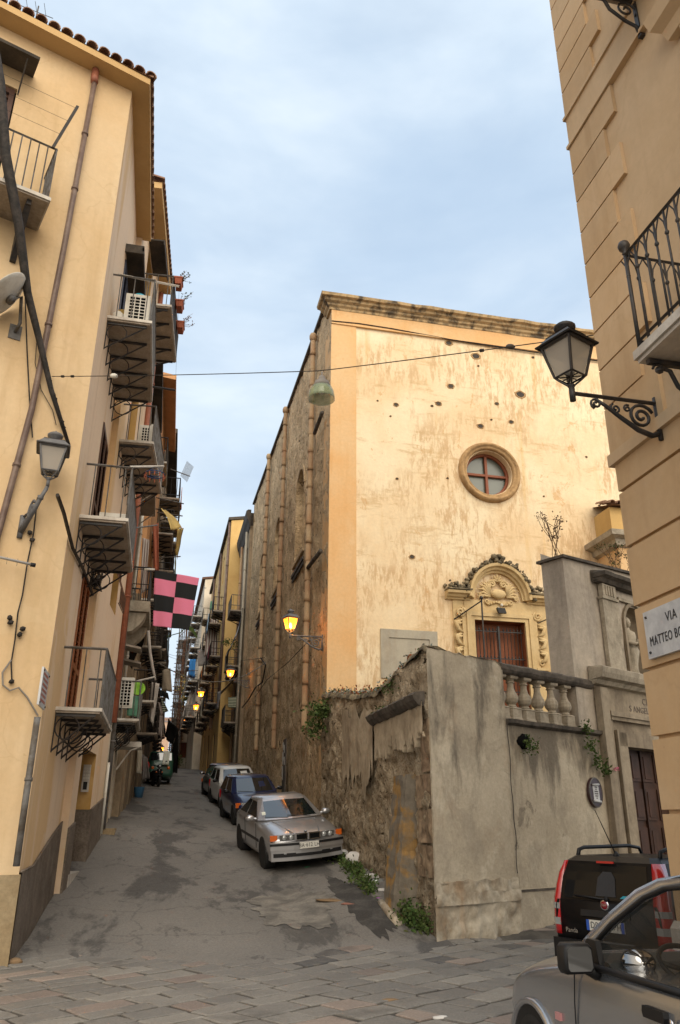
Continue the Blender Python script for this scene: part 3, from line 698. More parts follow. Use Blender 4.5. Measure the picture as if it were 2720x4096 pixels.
def sag(a, b_, s, n=16):
    a, b_ = V(a), V(b_); return [a.lerp(b_, i/n)-V((0, 0, s*4*(i/n)*(1-i/n))) for i in range(n+1)]
def ac_unit(fr, u, z, o, w_=.80, h=.56, d=.28, label='', group='air conditioners on the balconies', side=False, grid=True):
    t = thing('air_conditioner', label, 'air conditioner', fr.P(u, o, z), group)
    mb = MB(); P = fr.P
    if side:    # fan side looks along -u (towards the piazza)
        mb.fbox(fr, u, u+d, o, o+w_, z+.04, z+h)
        mb.build('casing', 'white_plastic', t)
        mb = MB(); mb.fbox(fr, u-.012, u-.002, o+.08, o+w_*.82, z+.10, z+h-.08); mb.build('fan_opening', 'dark_void', t)
        mb = MB()
        for i in range(9): zz = lerp(z+.10, z+h-.08, i/8); mb.fbox(fr, u-.024, u-.014, o+.07, o+w_*.82, zz-.008, zz+.008)
        for i in range(4): oo = lerp(o+.08, o+w_*.82, i/3); mb.fbox(fr, u-.030, u-.025, oo-.01, oo+.01, z+.09, z+h-.07)
        mb.build('grille', 'white_plastic', t)
        mb = MB(); [mb.fbox(fr, u+.03, u+d-.03, a, a+.05, z, z+.04) for a in (o+.08, o+w_-.14)]; mb.build('foot', 'black_plastic', t)
    return t

# ------------------------------------------------------------------ left corner house
H1 = thing('corner_house', 'ochre plastered corner house with tiled eaves and three balconies above the street', 'house', (-1.8, 12.8, 0))
ZE = 16.2
mb = MB()
win = FF.hit(65, 360)
holed_wall(mb, FF, 0, 13, -1, ZE, [(2.12, 3.25, 11.98, 14.85)], 0, .12, 0)
mb.build('front_wall', 'ochre_plaster', H1)
mb = MB()
D1 = [(2.75, 4.2, 3.6, 6.45), (2.75, 4.2, 6.95, 9.75), (2.75, 4.2, 11.26, 14.05)]
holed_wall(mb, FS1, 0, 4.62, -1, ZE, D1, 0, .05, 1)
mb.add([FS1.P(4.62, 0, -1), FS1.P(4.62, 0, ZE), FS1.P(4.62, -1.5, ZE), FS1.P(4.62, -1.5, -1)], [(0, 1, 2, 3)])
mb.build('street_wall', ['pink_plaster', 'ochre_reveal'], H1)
mb = MB(); mb.fbox(FS1, .3, 4.5, -7, -.35, 0, ZE); mb.build('core', 'dirt_and_shade_dark', H1)
# stone plinth, following the slope
mb = MB()
top = [(0, 1.12), (1.2, 1.14), (3, 1.5), (4.62, 1.78)]
pts = [FS1.P(u, .035, zz) for u, zz in top]
vs = []; 
for u, zz in top: vs += [FS1.P(u, .04, -1), FS1.P(u, .04, zz), FS1.P(u, -.02, zz)]
mb.add(vs, [f for i in range(3) for f in ((i*3, i*3+3, i*3+4, i*3+1), (i*3+1, i*3+4, i*3+5, i*3+2))]); mb.add([FS1.P(4.62, .04, -1), FS1.P(4.62, .04, 1.78), FS1.P(4.62, -1, 1.78), FS1.P(4.62, -1, -1)], [(0, 1, 2, 3)])
mb.build('plinth', 'plinth_stone', H1)
mb = MB(); mb.fbox(FF, -.02, 13, -.05, .035, -1, 1.09); mb.build('corner_plinth', 'plinth_ochre', H1)
mb = MB(); mb.tube([FS1.P(u, .03, zz+.006) for u, zz in top], .018, 6); mb.build('plinth_capping', 'plinth_stone', H1)
# eaves
mb = MB()
c0 = V((-1.43, 12.55, 0))
f0 = FF.P(13, .55, 0); f1 = FF.P(13, -1, 0); s0 = V((-1.43, 17.45, 0)); s1 = V((-2.6, 17.45, 0)); ci = V((-2.6, 13.6, 0))
zz = V((0, 0, ZE)); h_ = V((0, 0, .16))
mb.add([c0+zz, f0+zz, f1+zz, ci+zz, s1+zz, s0+zz, c0+zz+h_, f0+zz+h_, f1+zz+h_, ci+zz+h_, s1+zz+h_, s0+zz+h_],
       [(0, 1, 2, 3), (0, 3, 4, 5), (6, 7, 8, 9), (6, 9, 10, 11), (0, 1, 7, 6), (0, 5, 11, 6), (4, 5, 11, 10), (1, 2, 8, 7)])
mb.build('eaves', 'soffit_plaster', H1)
FE = Frame((c0.x, c0.y), 249); FE.N = FF.N
tile_row(H1, FE, 0, 13, 0, ZE+.14, .25)
FE2 = Frame((c0.x, c0.y), 0); tile_row(H1, FE2, 0.1, 4.9, 0, ZE+.14, .25)
# downpipe from the eave outlet
P = FF.P
pipe_part(H1, [P(.80, .09, ZE-.02), P(.80, .09, ZE-.22), P(.80, .16, ZE-.42)], .075, 'red_pipe_paint', 9, 'pipe_elbow')
pipe_part(H1, [P(.79, .12, ZE-.40), P(.83, .11, 11.6), P(.90, .10, 8.2), P(1.06, .10, 6.1), P(1.5, .1, 1.0)], .052, 'brown_pipe_paint', 1.9)
# upper front balcony with a drying rail, cut by the picture edge
bz = 11.92
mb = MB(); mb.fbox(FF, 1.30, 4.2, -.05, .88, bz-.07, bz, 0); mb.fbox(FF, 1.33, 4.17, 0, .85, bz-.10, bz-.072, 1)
FB = mb.build('balcony', ['marble_slab', 'slab_underside'], H1)
for u in (1.62, 2.9, 4.0):
    mb = MB(); mb.fbox(FF, u-.04, u+.04, 0, .74, bz-.2, bz-.1); mb.hexa([P(u-.05, 0, bz-.95), P(u+.05, 0, bz-.95), P(u+.05, .06, bz-.95), P(u-.05, .06, bz-.95), P(u-.05, 0, bz-.2), P(u+.05, 0, bz-.2), P(u+.05, .70, bz-.2), P(u-.05, .70, bz-.2)]); mb.build('bracket', 'dark_iron', FB)
railing(FF, 1.32, 4.18, bz, .86, FB, 'grey_iron', 1.13, .15, .16, .012)
mb = MB(); mb.hexa([P(1.40, .83, bz+1.1), P(1.45, .83, bz+1.1), P(1.45, .88, bz+1.1), P(1.40, .88, bz+1.1), P(1.14, 1.0, bz+2.1), P(1.19, 1.0, bz+2.1), P(1.19, 1.06, bz+2.1), P(1.14, 1.06, bz+2.1)])
for k in range(3): a = P(lerp(1.42, 1.16, (k+1)/3.1), lerp(.86, 1.03, (k+1)/3.1), bz+1.1+(k+1)*.32); mb.tube([a, a+FF.U*3], .004, 4)
mb.build('drying_rail', 'dark_iron', FB)
shutter(H1, FF, 2.14, 3.23, 12.0, 14.83, -.06, 'brown_shutter')
mb = MB(); mb.hexa([P(1.9, 0, 15.30), P(4.2, 0, 15.30), P(4.2, .62, 15.14), P(1.9, .62, 15.14), P(1.9, 0, 15.36), P(4.2, 0, 15.36), P(4.2, .64, 15.19), P(1.9, .64, 15.19)]); mb.bar(P(2.1, .55, 15.12), P(2.1, .02, 14.7), .015); mb.build('door_canopy', 'dirt_and_shade_dark', H1)
for (u0, u1, a, b_), m_ in zip(D1, ('orange_shutter', 'brown_shutter', 'blue_shutter')):
    shutter(H1, FS1, u0+.01, u1-.01, a+.02, b_-.02, .0, m_)
balcony(H1, FS1, 1.45, 4.85, 3.6, .76, 5, h=1.02)
balcony(H1, FS1, 1.05, 4.25, 6.95, .86, 5, h=1.02)
balcony(H1, FS1, 1.05, 4.35, 11.26, .88, 6, h=1.02)
mb = MB(); mb.fbox(FS1, 2.5, 4.45, -.02, .42, 14.22, 14.27); mb.fbox(FS1, 2.5, 2.55, 0, .42, 14.05, 14.22); mb.fbox(FS1, 4.4, 4.45, 0, .42, 14.05, 14.22); mb.fbox(FS1, 2.5, 4.45, .38, .42, 14.12, 14.22); mb.build('door_canopy', 'dirt_and_shade_dark', H1)

# ------------------------------------------------------------------ second house on the left
H2 = thing('pink_house', 'pale pink house joined to the corner house, with a recessed doorway and two high balconies', 'house', FS2.P(0, 0, 0))
Z2 = 17.9
D2 = [(.62, 2.62, -1, 3.25), (1.5, 2.8, 10.4, 12.9), (1.3, 2.5, 14.6, 17.0), (2.7, 3.6, 6.4, 7.8), (2.0, 2.9, 7.0, 8.6)]
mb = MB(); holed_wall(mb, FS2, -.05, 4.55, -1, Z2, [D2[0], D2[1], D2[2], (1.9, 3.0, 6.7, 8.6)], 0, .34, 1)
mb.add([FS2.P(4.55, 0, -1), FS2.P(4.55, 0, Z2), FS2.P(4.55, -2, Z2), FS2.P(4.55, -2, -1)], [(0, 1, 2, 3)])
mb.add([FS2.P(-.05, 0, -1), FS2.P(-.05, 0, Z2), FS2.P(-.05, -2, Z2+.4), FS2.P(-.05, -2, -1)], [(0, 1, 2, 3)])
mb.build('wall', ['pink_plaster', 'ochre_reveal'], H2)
mb = MB(); mb.fbox(FS2, 0, 4.5, -7, -.4, 0, Z2); mb.build('core', 'dirt_and_shade_dark', H2)
mb = MB(); mb.fbox(FS2, .62, 2.62, -.36, -.32, .4, 3.25); mb.build('entrance_door', 'brown_shutter', H2)
mb = MB(); mb.fbox(FS2, .45, 2.75, -.3, .05, 0, .80); mb.build('door_step', 'marble_slab', H2)
for a, b_, z0, z1 in ((-.04, .62, 1.66, 1.78), (2.62, 4.55, 2.05, 2.35)):
    mb = MB(); P = FS2.P; mb.hexa([P(a, -.02, -1), P(b_, -.02, -1), P(b_, .04, -1), P(a, .04, -1), P(a, -.02, z0), P(b_, -.02, z1), P(b_, .04, z1), P(a, .04, z0)])
    if a > 0: mb.fbox(FS2, 2.585, 2.63, -.36, .045, -1, 2.04)
    mb.build('plinth', 'plinth_stone', H2)
mb = MB(); P = FS2.P; mb.fbox(FS2, -.1, 4.6, -1.5, .36, Z2, Z2+.2); mb.build('eaves', 'soffit_plaster', H2)
FE3 = Frame(FS2.P(0, .36, 0).xy, 4.0); tile_row(H2, FE3, -.1, 4.6, 0, Z2+.17, .22, mat='roof_tile')
balcony(H2, FS2, .3, 3.45, 10.4, .82, 6, h=.98)
balcony(H2, FS2, .55, 3.3, 14.6, .88, 5, ring=False, h=.95)
shutter(H2, FS2, 1.52, 2.78, 10.42, 12.88, -.2, 'brown_shutter'); shutter(H2, FS2, 1.32, 2.48, 14.62, 16.98, -.2, 'blue_shutter')
shutter(H2, FS2, 1.9, 3.0, 6.7, 8.6, -.2, 'brown_shutter')
mb = MB()
for i in range(11): u = lerp(1.92, 2.98, i/10); mb.tube([P(u, .03, 8.5), P(u, .05, 7.6), P(u, .22, 7.15), P(u, .22, 6.75)], .008, 4)
for zz in (6.75, 7.7, 8.5): mb.bar(P(1.9, .2 if zz < 7 else .05, zz), P(3.0, .2 if zz < 7 else .05, zz), .012)
mb.build('window_grille', 'rusty_iron', H2)
mb = MB(); mb.fbox(FS2, 1.1, 2.7, 0, .45, 17.12, 17.17); mb.fbox(FS2, 1.1, 2.7, .42, .45, 17.0, 17.12); mb.build('door_canopy', 'dirt_and_shade_dark', H2)
pipe_part(H2, [P(4.45, .07, Z2-.1), P(4.45, .07, 4.2)], .085, 'red_pipe_paint', 3.4)
pipe_part(H2, [P(4.5, .06, 3.2), P(4.52, .06, 1.5)], .035, 'white_plastic', 9, 'drain_pipe')

# small things on the two houses
t = thing('intercom', 'pale door intercom with buttons beside the recessed doorway', 'intercom', FS2.P(2.6, -.2, 2.6))
def onrev(a, o, z): return FS2.P(2.58-o, a, z)
mb = MB(); mb.hexa([onrev(a, o, z) for o in (0, .03) for a, z in ((-.25, 2.42), (-.08, 2.42), (-.08, 3.02), (-.25, 3.02))]); mb.build('casing', 'marble_slab', t)
mb = MB(); [mb.hexa([onrev(a, o, z) for o in (.031, .036) for a, z in ((-.23+i*.05, 2.70+k*.07), (-.19+i*.05, 2.70+k*.07), (-.19+i*.05, 2.75+k*.07), (-.23+i*.05, 2.75+k*.07))]) for i in range(3) for k in range(4)]; mb.build('button', 'white_plastic', t)
mb = MB(); mb.hexa([onrev(a, o, z) for o in (.031, .036) for a, z in ((-.21, 2.47), (-.12, 2.47), (-.12, 2.64), (-.21, 2.64))]); mb.build('speaker', 'black_plastic', t)
# marble plaque with faded red lettering, near the corner
u_, z_ = FS1.hit(168, 2755)
t = thing('marble_plaque', 'white marble plaque with faded red lettering beside the lowest corner house balcony', 'plaque', FS1.P(u_, 0, z_))
mb = MB(); mb.fbox(FS1, u_-.33, u_+.33, .005, .035, z_-.27, z_+.27); mb.build('slab', 'marble_plaque', t)
mb = MB()
for k in range(6):
    x = -.26
    while x < .24:
        l_ = random.uniform(.02, .05); zz = z_+.19-k*.075
        mb.fbox(FS1, u_+x, u_+x+l_*.4, .036, .038, zz-.02, zz+.02); x += l_
mb.build('faded_lettering', 'letter_red', t)
mb = MB(); [mb.lathe([(.015, 0), (.015, .012), (0, .014)], FS1.P(u_+a, .035, z_+b_), 8, 0, Matrix(((0, 0, 1), (1, 0, 0), (0, 1, 0)))) for a in (-.29, .29) for b_ in (-.23, .23)]; mb.build('screw', 'dark_iron', t)

# satellite dish
uD, zD = FF.hit(60, 1330)
t = thing('satellite_dish', 'cream satellite dish on a bracket beside the brown downpipe', 'satellite dish', FF.P(uD, 0, zD))
uC, zC = FF.hit(38, 1195, .5); cD = FF.P(uC, .5, zC); ax = V((-.80, -.10, .60)).normalized()
M = ax.to_track_quat('Z', 'Y').to_matrix()
mb = MB(); mb.lathe([(0, 0), (.12, .006), (.26, .03), (.40, .075), (.46, .10), (.465, .108), (.45, .105), (.39, .083), (.25, .04), (.1, .014), (0, .012)], cD, 32, 0, M); mb.build('reflector', 'dish_paint', t)
mb = MB(); mb.fbox(FF, uD-.10, uD+.10, 0, .02, zD-.14, zD+.14); mb.tube([FF.P(uD, .02, zD), FF.P(uD-.02, .25, zD+.05), FF.P(uD+.05, .35, zD+.5), cD-ax*.02], .03, 8); mb.tube([cD-ax*.06, cD], .09, 10); mb.build('mount', 'grey_iron', t)
mb = MB(); e_ = cD+ax*.5+V((.1, 0, -.32)); mb.tube([cD+M @ V((0, -.45, .1)), e_], .014, 6); mb.tube([e_, e_-ax*.12], .03, 8); mb.build('feed_arm', 'dark_iron', t)

# antenna boom poking into the picture
tag_mb = MB(); a = FF.P(.5, .25, 5.5); tag_mb.tube([a, a+FF.U*1.6+V((0, 0, .1))], .022, 8); tag_mb.tube([a-FF.U*.02, a+FF.U*.05], .034, 8, 1)
for k in range(9): c = a+FF.U*(.1+k*.15); tag_mb.bar(c-V((0, 0, .06)), c+V((0, 0, .06)), .003, 2)
tag_mb.bar(a+FF.U*1.3, FF.P(1.8, 0, 5.45), .015, 2)
tag(tag_mb.build('antenna', ['antenna_metal', 'black_plastic', 'grey_iron']), 'pale antenna boom jutting from the ochre wall below the wall lantern', 'antenna')
tp = V((-3.9, 12.6, 16.4)); mb = MB(); mb.bar(tp, tp+V((0, 0, 1.5)), .015); mb.bar(tp+V((-.5, 0, 1.45)), tp+V((.3, .1, 1.35)), .01)
for k in range(4): c = tp+V((-.4+k*.18, 0, 1.43)); mb.bar(c-V((0, .15, 0)), c+V((0, .15, 0)), .005)
tag(mb.build('roof_antenna', 'grey_iron'), 'thin television antenna above the tiled eaves of the corner house', 'antenna')

# cables on the corner
def ffp(px, py, o=.07): u, z = FF.hit(px, py, o); return FF.P(u, o, z)
pts = [ffp(*p) for p in ((-30, 150, 1.2), (0, 330, 1.15), (22, 620, 1.05), (75, 900, .8), (110, 1170, .45), (150, 1330, .28), (205, 1560, .15), (275, 1780, .08))]
mb = MB()
for i in range(10):
    a = pts[min(7, int(i*.7))]
mb.tube(pts, [.085, .09, .09, .085, .07, .06, .045, .03], 8)
for i in range(60):
    k = random.random()*6.9; a = pts[int(k)].lerp(pts[int(k)+1], k-int(k)); mb.tube([a+V((random.uniform(-.05, .05), -.05, random.uniform(-.05, .05))), a+V((random.uniform(-.03, .03), .03, .04))], .012, 4)
tag(mb.build('cable_bundle', 'cable'), 'thick black bundle of cables sagging down the ochre front of the corner house', 'cables')
def loose(name, label, px, o=.05, r=.008, fr=FF, mat='cable'):
    pts = []
    for p in px: u, z = fr.hit(p[0], p[1], o); pts.append(fr.P(u, o, z))
    return cable(name, label, pts, r, mat)
loose('cable', 'slack dark cables hanging beside the satellite dish down to the wall lantern', [(100, 1180), (108, 1400), (118, 1600), (130, 1750)], .06, .012)
loose('cable', 'thin cable falling from the sagging bundle to the wall lantern', [(150, 1330), (140, 1450), (165, 1560), (210, 1640), (225, 1700)], .05, .007)
loose('cable', 'vertical cable with knotted ends below the left wall lantern', [(150, 1990), (135, 2130), (110, 2250), (90, 2380), (72, 2450), (60, 2560), (45, 2650), (48, 2730)], .05, .012)
loose('cable', 'grey cable curling from the wall lantern wires towards the marble plaque', [(45, 2640), (10, 2690), (12, 2740), (40, 2762), (75, 2750), (110, 2790), (152, 2862)], .05, .014, mat='cable_grey')
mb = MB()
for p in ((120, 2130), (128, 2160), (40, 2470), (42, 2490), (90, 2515), (78, 2537), (46, 2725)): mb.blob(ffp(*p, .06), .045, 0, .4, 1, p[0], (1, 1, 1))
tag(mb.build('cable_junctions', 'cable'), 'dark taped junctions on the hanging cable beneath the wall lantern', 'cable joint')
pts = [FS1.P(u, .06, z) for u, z in (FS1.hit(150, 2868, .06), FS1.hit(105, 3180, .06), FS1.hit(65, 3465, .06))]
mb = MB(); mb.tube(pts, .045, 8); c = pts[0].lerp(pts[2], .42); mb.tube([c, c-V((0, 0, .05))], .055, 8); tag(mb.build('conduit', 'grey_iron'), 'grey cable conduit running down beside the stone plinth of the corner house', 'conduit')
pts = [FS1.P(u, .05, z) for u, z in (FS1.hit(230, 1980, .05), FS1.hit(255, 2050, .05), FS1.hit(290, 2190, .05), FS1.hit(330, 2270, .05), FS1.hit(360, 2350, .05), FS1.hit(385, 2420, .05))]
cable('cable', 'cable bundle crossing the pink street wall under the middle balcony', pts, .03)
mb = MB(); c = FS1.P(4.4, .12, FS1.hit(398, 2440)[1])
for k in range(14): mb.tube([c+V((random.uniform(-.12, .12), random.uniform(-.3, .3), random.uniform(-.25, .25))) for _ in range(5)], .012, 4, random.randint(0, 1))
tag(mb.build('cable_tangle', ['cable_grey', 'cable']), 'tangle of grey cables on the pink wall below the middle balcony', 'cables')
# cable across the street carrying the lamp
wa, wb = FF.P(.66, .05, 8.95), V((4.78, 7.3, 7.42))
dW = wb-wa
def wirept(t_): return wa+dW*t_-V((0, 0, .10*4*t_*(1-t_)*.6+.19*(1-abs(t_-.58)/.58 if t_ < .58 else 1-(t_-.58)/.42)))
mb = MB(); mb.tube([wirept(i/40) for i in range(41)], .007, 5); 
for t_ in (.025, .05, .84): mb.tube([wirept(t_), wirept(t_+.006)], .022, 6)
tag(mb.build('span_wire', 'cable'), 'thin wire spanning the street from the ochre house towards the tan building', 'wire')
mb = MB(); a = wirept(.155); mb.blob(a, .055, 0, 0, 2, 0, (1.2, .8, .8)); tag(mb.build('insulator', 'white_plastic'), 'white egg insulator on the wire before the upper balcony', 'insulator', 'insulators on the span wire')
mb = MB(); a = wirept(.885); mb.blob(a, .05, 0, 0, 2, 0, (1.3, .8, .7)); tag(mb.build('insulator', 'grey_iron'), 'grey egg insulator on the wire in front of the church wall', 'insulator', 'insulators on the span wire')

# ------------------------------------------------------------------ church
CH = thing('church', 'tall cream plastered church with a round window and dark rubble side wall', 'church', (10, 22.8, 0))
ZC, XW = 18.25, 11.9
OC = (5.62, 13.03)       # centre of the round window (u, z)
RW = .82
def ringpt(u, z, o): return FC.P(u, o, z)
mb = MB(); n = 48
for a, b_, c, d in ((.90, OC[0]-1.6, 3, ZC), (OC[0]+1.6, 10.75, 3, ZC), (OC[0]-1.6, OC[0]+1.6, OC[1]+1.6, ZC), (OC[0]-1.6, OC[0]+1.6, 8.0, OC[1]-1.6), (OC[0]-1.6, 4.72, 3, 8.0), (6.46, OC[0]+1.6, 3, 8.0), (4.72, 6.46, 7.8, 8.0)):
    mb.fquad(FC, a, b_, 0, c, d)
inn = [(OC[0]+RW*cos(2*pi*i/n), OC[1]+RW*sin(2*pi*i/n)) for i in range(n)]
def sq(i):
    a = 2*pi*i/n; c, s = cos(a), sin(a); k = 1.6/max(abs(c), abs(s)); return (OC[0]+c*k, OC[1]+s*k)
mb.add([FC.P(u, 0, z) for u, z in inn]+[FC.P(*(lambda q: (q[0], 0, q[1]))(sq(i))) for i in range(n)]+[FC.P(u, -.5, z) for u, z in inn],
       [(i, (i+1) % n, n+(i+1) % n, n+i) for i in range(n)]+[(i, (i+1) % n, 2*n+(i+1) % n, 2*n+i) for i in range(n)])
mb.build('front_wall', 'church_cream', CH)
mb = MB(); mb.fbox(FC, 0, .90, -1, .045, 3, ZC); mb.build('pilaster', 'church_orange', CH)
mb = MB(); mb.fbox(FC, 10.75, XW, -1, .045, 3, ZC); mb.build('pilaster', 'church_orange', CH)
mb = MB(); mb.fbox(FC, 0, XW, -.5, .06, ZC, 18.9); mb.fbox(FC, 0, XW, .0, .085, ZC-.035, ZC); mb.build('frieze', 'church_orange', CH)
mb = MB(); mb.fbox(FC, .9, XW, -25.2, -.6, 3, 18.6); mb.build('core', 'dirt_and_shade_dark', CH)
# cornice, returned along the left side
cp = [(0, 18.80), (.08, 18.80), (.10, 18.88), (.17, 18.93), (.19, 19.0), (.28, 19.05), (.31, 19.13), (.41, 19.16), (.44, 19.26), (.34, 19.31), (0, 19.33)]
mb = MB()
mb.sweep(cp, [lambda o, z: FC.P(-o, -.55, z), lambda o, z: FC.P(-o, o, z)]+[(lambda k: (lambda o, z: FC.P(k*.6, o*(1+.10*noise.noise(V((k*.9, z*3, 2)))), z+.03*noise.noise(V((k*1.3, o*4, 7))))))(k) for k in range(1, 20)]+[lambda o, z: FC.P(XW+.1, o, z)])
mb.build('cornice', 'cornice_stone', CH)
# round window
mb = MB(); K_ = .85
prof_ = [(1.0, -.18), (1.0, .06), (1.06, .14), (1.13, .10), (1.15, .16), (1.24, .18), (1.30, .10), (1.33, .03), (1.33, -.02)]
M = Matrix((FC.U, V((0, 0, 1)), FC.N)).transposed()
mb.lathe([(r*.85, z) for r, z in prof_+[(1.0, -.18)]], FC.P(OC[0], 0, OC[1]), 48, 0, M); RWIN = mb.build('round_window', 'ring_stone', CH)
mb = MB(); mb.lathe([(0, 0), (.81, 0)], FC.P(OC[0], -.36, OC[1]), 40, 0, M, False); mb.build('pane', 'pale_window_glass', RWIN)
mb = MB(); c = FC.P(OC[0], -.30, OC[1]); mb.lathe([(.73, -.04), (.73, .05), (.83, .05), (.83, -.04), (.73, -.04)], c, 40, 0, M)
mb.fbox(FC, OC[0]-.045, OC[0]+.045, -.34, -.25, OC[1]-.76, OC[1]+.76); mb.fbox(FC, OC[0]-.75, OC[0]-.047, -.335, -.255, OC[1]-.04, OC[1]+.04); mb.fbox(FC, OC[0]+.047, OC[0]+.75, -.335, -.255, OC[1]-.04, OC[1]+.04)
mb.build('window_frame', 'brown_window_wood', RWIN)
# putlog holes and shot holes in the plaster: broken rims, hole shade painted as flat dark discs
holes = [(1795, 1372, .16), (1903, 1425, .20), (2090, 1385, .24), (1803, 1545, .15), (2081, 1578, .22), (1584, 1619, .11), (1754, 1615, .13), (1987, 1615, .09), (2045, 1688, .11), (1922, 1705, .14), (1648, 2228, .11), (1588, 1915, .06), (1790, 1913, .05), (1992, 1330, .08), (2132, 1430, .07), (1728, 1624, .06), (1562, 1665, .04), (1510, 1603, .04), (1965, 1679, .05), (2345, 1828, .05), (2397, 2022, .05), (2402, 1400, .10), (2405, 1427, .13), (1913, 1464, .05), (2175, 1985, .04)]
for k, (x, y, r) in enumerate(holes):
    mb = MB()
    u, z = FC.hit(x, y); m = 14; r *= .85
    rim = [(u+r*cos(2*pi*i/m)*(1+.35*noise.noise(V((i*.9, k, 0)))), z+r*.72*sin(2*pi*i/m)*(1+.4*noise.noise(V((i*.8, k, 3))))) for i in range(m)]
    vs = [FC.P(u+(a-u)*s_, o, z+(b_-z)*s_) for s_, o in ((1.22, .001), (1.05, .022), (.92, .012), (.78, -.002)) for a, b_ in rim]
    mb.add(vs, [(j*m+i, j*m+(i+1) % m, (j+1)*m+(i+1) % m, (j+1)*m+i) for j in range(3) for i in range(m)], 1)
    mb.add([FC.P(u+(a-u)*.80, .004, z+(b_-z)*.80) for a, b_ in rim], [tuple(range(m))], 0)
    mb.build('wall_hole', ['dirt_and_shade_dark', 'ring_stone'], CH)
# blocked window panel
u0, z1 = FC.hit(1521, 2515); u1, _ = FC.hit(1747, 2527); z0 = FC.hit(1530, 2712)[1]
mb = MB(); mb.fbox(FC, u0, u1, 0, .02, z0, z1); BL = mb.build('blocked_window', 'putty_grey', CH)
mb = MB(); 
for a, b_, c, d in ((u0, u0+.26, z0, z1), (u1-.26, u1, z0, z1), (u0+.26, u1-.26, z1-.26, z1)): mb.fbox(FC, a, b_, .02, .05, c, d)
[mb.bar(FC.P(u0+.3+k*.32, .02, z0+.02), FC.P(u0+.3+k*.32, .05, z0+.16), .012) for k in range(4)]
mb.build('window_frame', 'putty_grey', BL)
# portal
DU0, DU1, DZ = 4.72, 6.46, 7.8; pc = (DU0+DU1)/2
mb = MB(); mb.fbox(FC, DU0+.001, DU1-.001, -.45, -.40, 3, DZ); mb.fbox(FC, DU0, DU0+.02, -.45, .01, 3, DZ); mb.fbox(FC, DU1-.02, DU1, -.45, .01, 3, DZ); mb.fbox(FC, DU0, DU1, -.45, .01, DZ, DZ+.02)
[mb.fbox(FC, a, a+.03, -.4, -.385, 3.6, DZ-.1) for a in (pc-.015,)]; [mb.fbox(FC, DU0+.03, DU1-.03, -.4, -.388, z, z+.05) for z in (6.4, 5.2)]
DOOR = mb.build('door', 'door_brown', CH)
mb = MB(); tz = DZ-.12
for i in range(14):
    if i == 7: continue
    u = lerp(DU0+.10, DU1-.10, i/13); o = -.10; mb.bar(FC.P(u, o, 3.4), FC.P(u, o, tz-.16), .013); mb.lathe([(.014, 0), (.035, .05), (.012, .09), (.0, .2)], FC.P(u, o, tz-.18), 6)
    for z in (6.68, 5.4): mb.lathe([(.013, -.05), (.03, 0), (.013, .05)], FC.P(u, o, z), 6)
for z in (tz-.2, 6.62, 5.6, 4.6): mb.fbox(FC, DU0, DU1, -.115, -.085, z, z+.03)
mb.fbox(FC, pc-.03, pc+.03, -.12, -.06, 3.4, tz-.02); mb.fbox(FC, DU1+.12, DU1+.18, .02, .09, 3.4, tz-.1); mb.bar(FC.P(DU1, -.1, tz-.2), FC.P(DU1+.15, .05, tz-.2), .015); mb.bar(FC.P(DU1, -.1, 5.6), FC.P(DU1+.15, .05, 5.6), .015)
mb.lathe([(.03, 0), (.0, .2)], FC.P(DU1+.15, .055, tz-.1), 6)
mb.build('door_grille', 'dark_iron', DOOR)
PO = MB()
PO.fbox(FC, 4.05, 4.45, .001, .03, 3, 8.5); PO.fbox(FC, 6.75, 7.35, .001, .03, 3, 8.5)
for k, (e_, o) in enumerate(((.0, .10), (.12, .14), (.26, .09))):
    a, b_ = DU0-.14-e_, DU1+.14+e_
    for x0, x1 in ((a, a+.15), (b_-.15, b_)): PO.fbox(FC, x0, x1, .0, o, 3, DZ+.13+e_)
    PO.fbox(FC, a+.15, b_-.15, .0, o, DZ+e_, DZ+.13+e_)
PO.fbox(FC, 4.42, 6.78, .0, .06, DZ+.40, 8.46)
PORT = PO.build('portal', 'portal_stone', CH)
# curved broken cornice
arc = (pc, 8.62); cpf = [(0, 0), (.10, 0), (.13, .05), (.20, .07), (.24, .13), (.33, .16), (.35, .24), (.0, .27)]
mb = MB()
for s_ in (-1, 1):
    us = [pc+s_*1.78, pc+s_*.98]
    mb.sweep(cpf, [(lambda u: (lambda o, z: FC.P(u, o, 8.42+z)))(u) for u in us])
rings = []
for i in range(23):
    a = pi*i/22
    rings.append((lambda a: (lambda o, z: FC.P(arc[0]+(.80+z)*cos(a)*1.02, o, arc[1]-.12+(.80+z)*sin(a)*1.12)))(a))
mb.sweep(cpf, rings); mb.build('arched_cornice', 'portal_stone', PORT)
mb = MB()
for i in range(150):
    a = pi*random.random(); r = 1.06+random.random()*.13
    mb.blob(FC.P(arc[0]+r*cos(a)*1.02, random.uniform(.02, .34), arc[1]-.12+r*sin(a)*1.10), random.uniform(.035, .085), 0, .9, 1, i)
for s_ in (-1, 1):
    for i in range(50): mb.blob(FC.P(pc+s_*random.uniform(1.0, 1.8), random.uniform(.02, .33), 8.72+random.uniform(0, .13)*(1 if random.random() > .3 else 2)), random.uniform(.03, .075), 0, .9, 1, i+90)
for i in range(9): mb.blob(FC.P(pc+random.uniform(-.16, .18), random.uniform(.05, .3), 9.72+random.random()*.22), .10, 0, .6, 1, i+200)
for s_ in (-1, 1): mb.fbox(FC, pc+s_*1.79, pc+s_*.97, 0, .38, 8.685, 8.73)
mb.build('mossy_crest', 'mossy_stone', PORT)
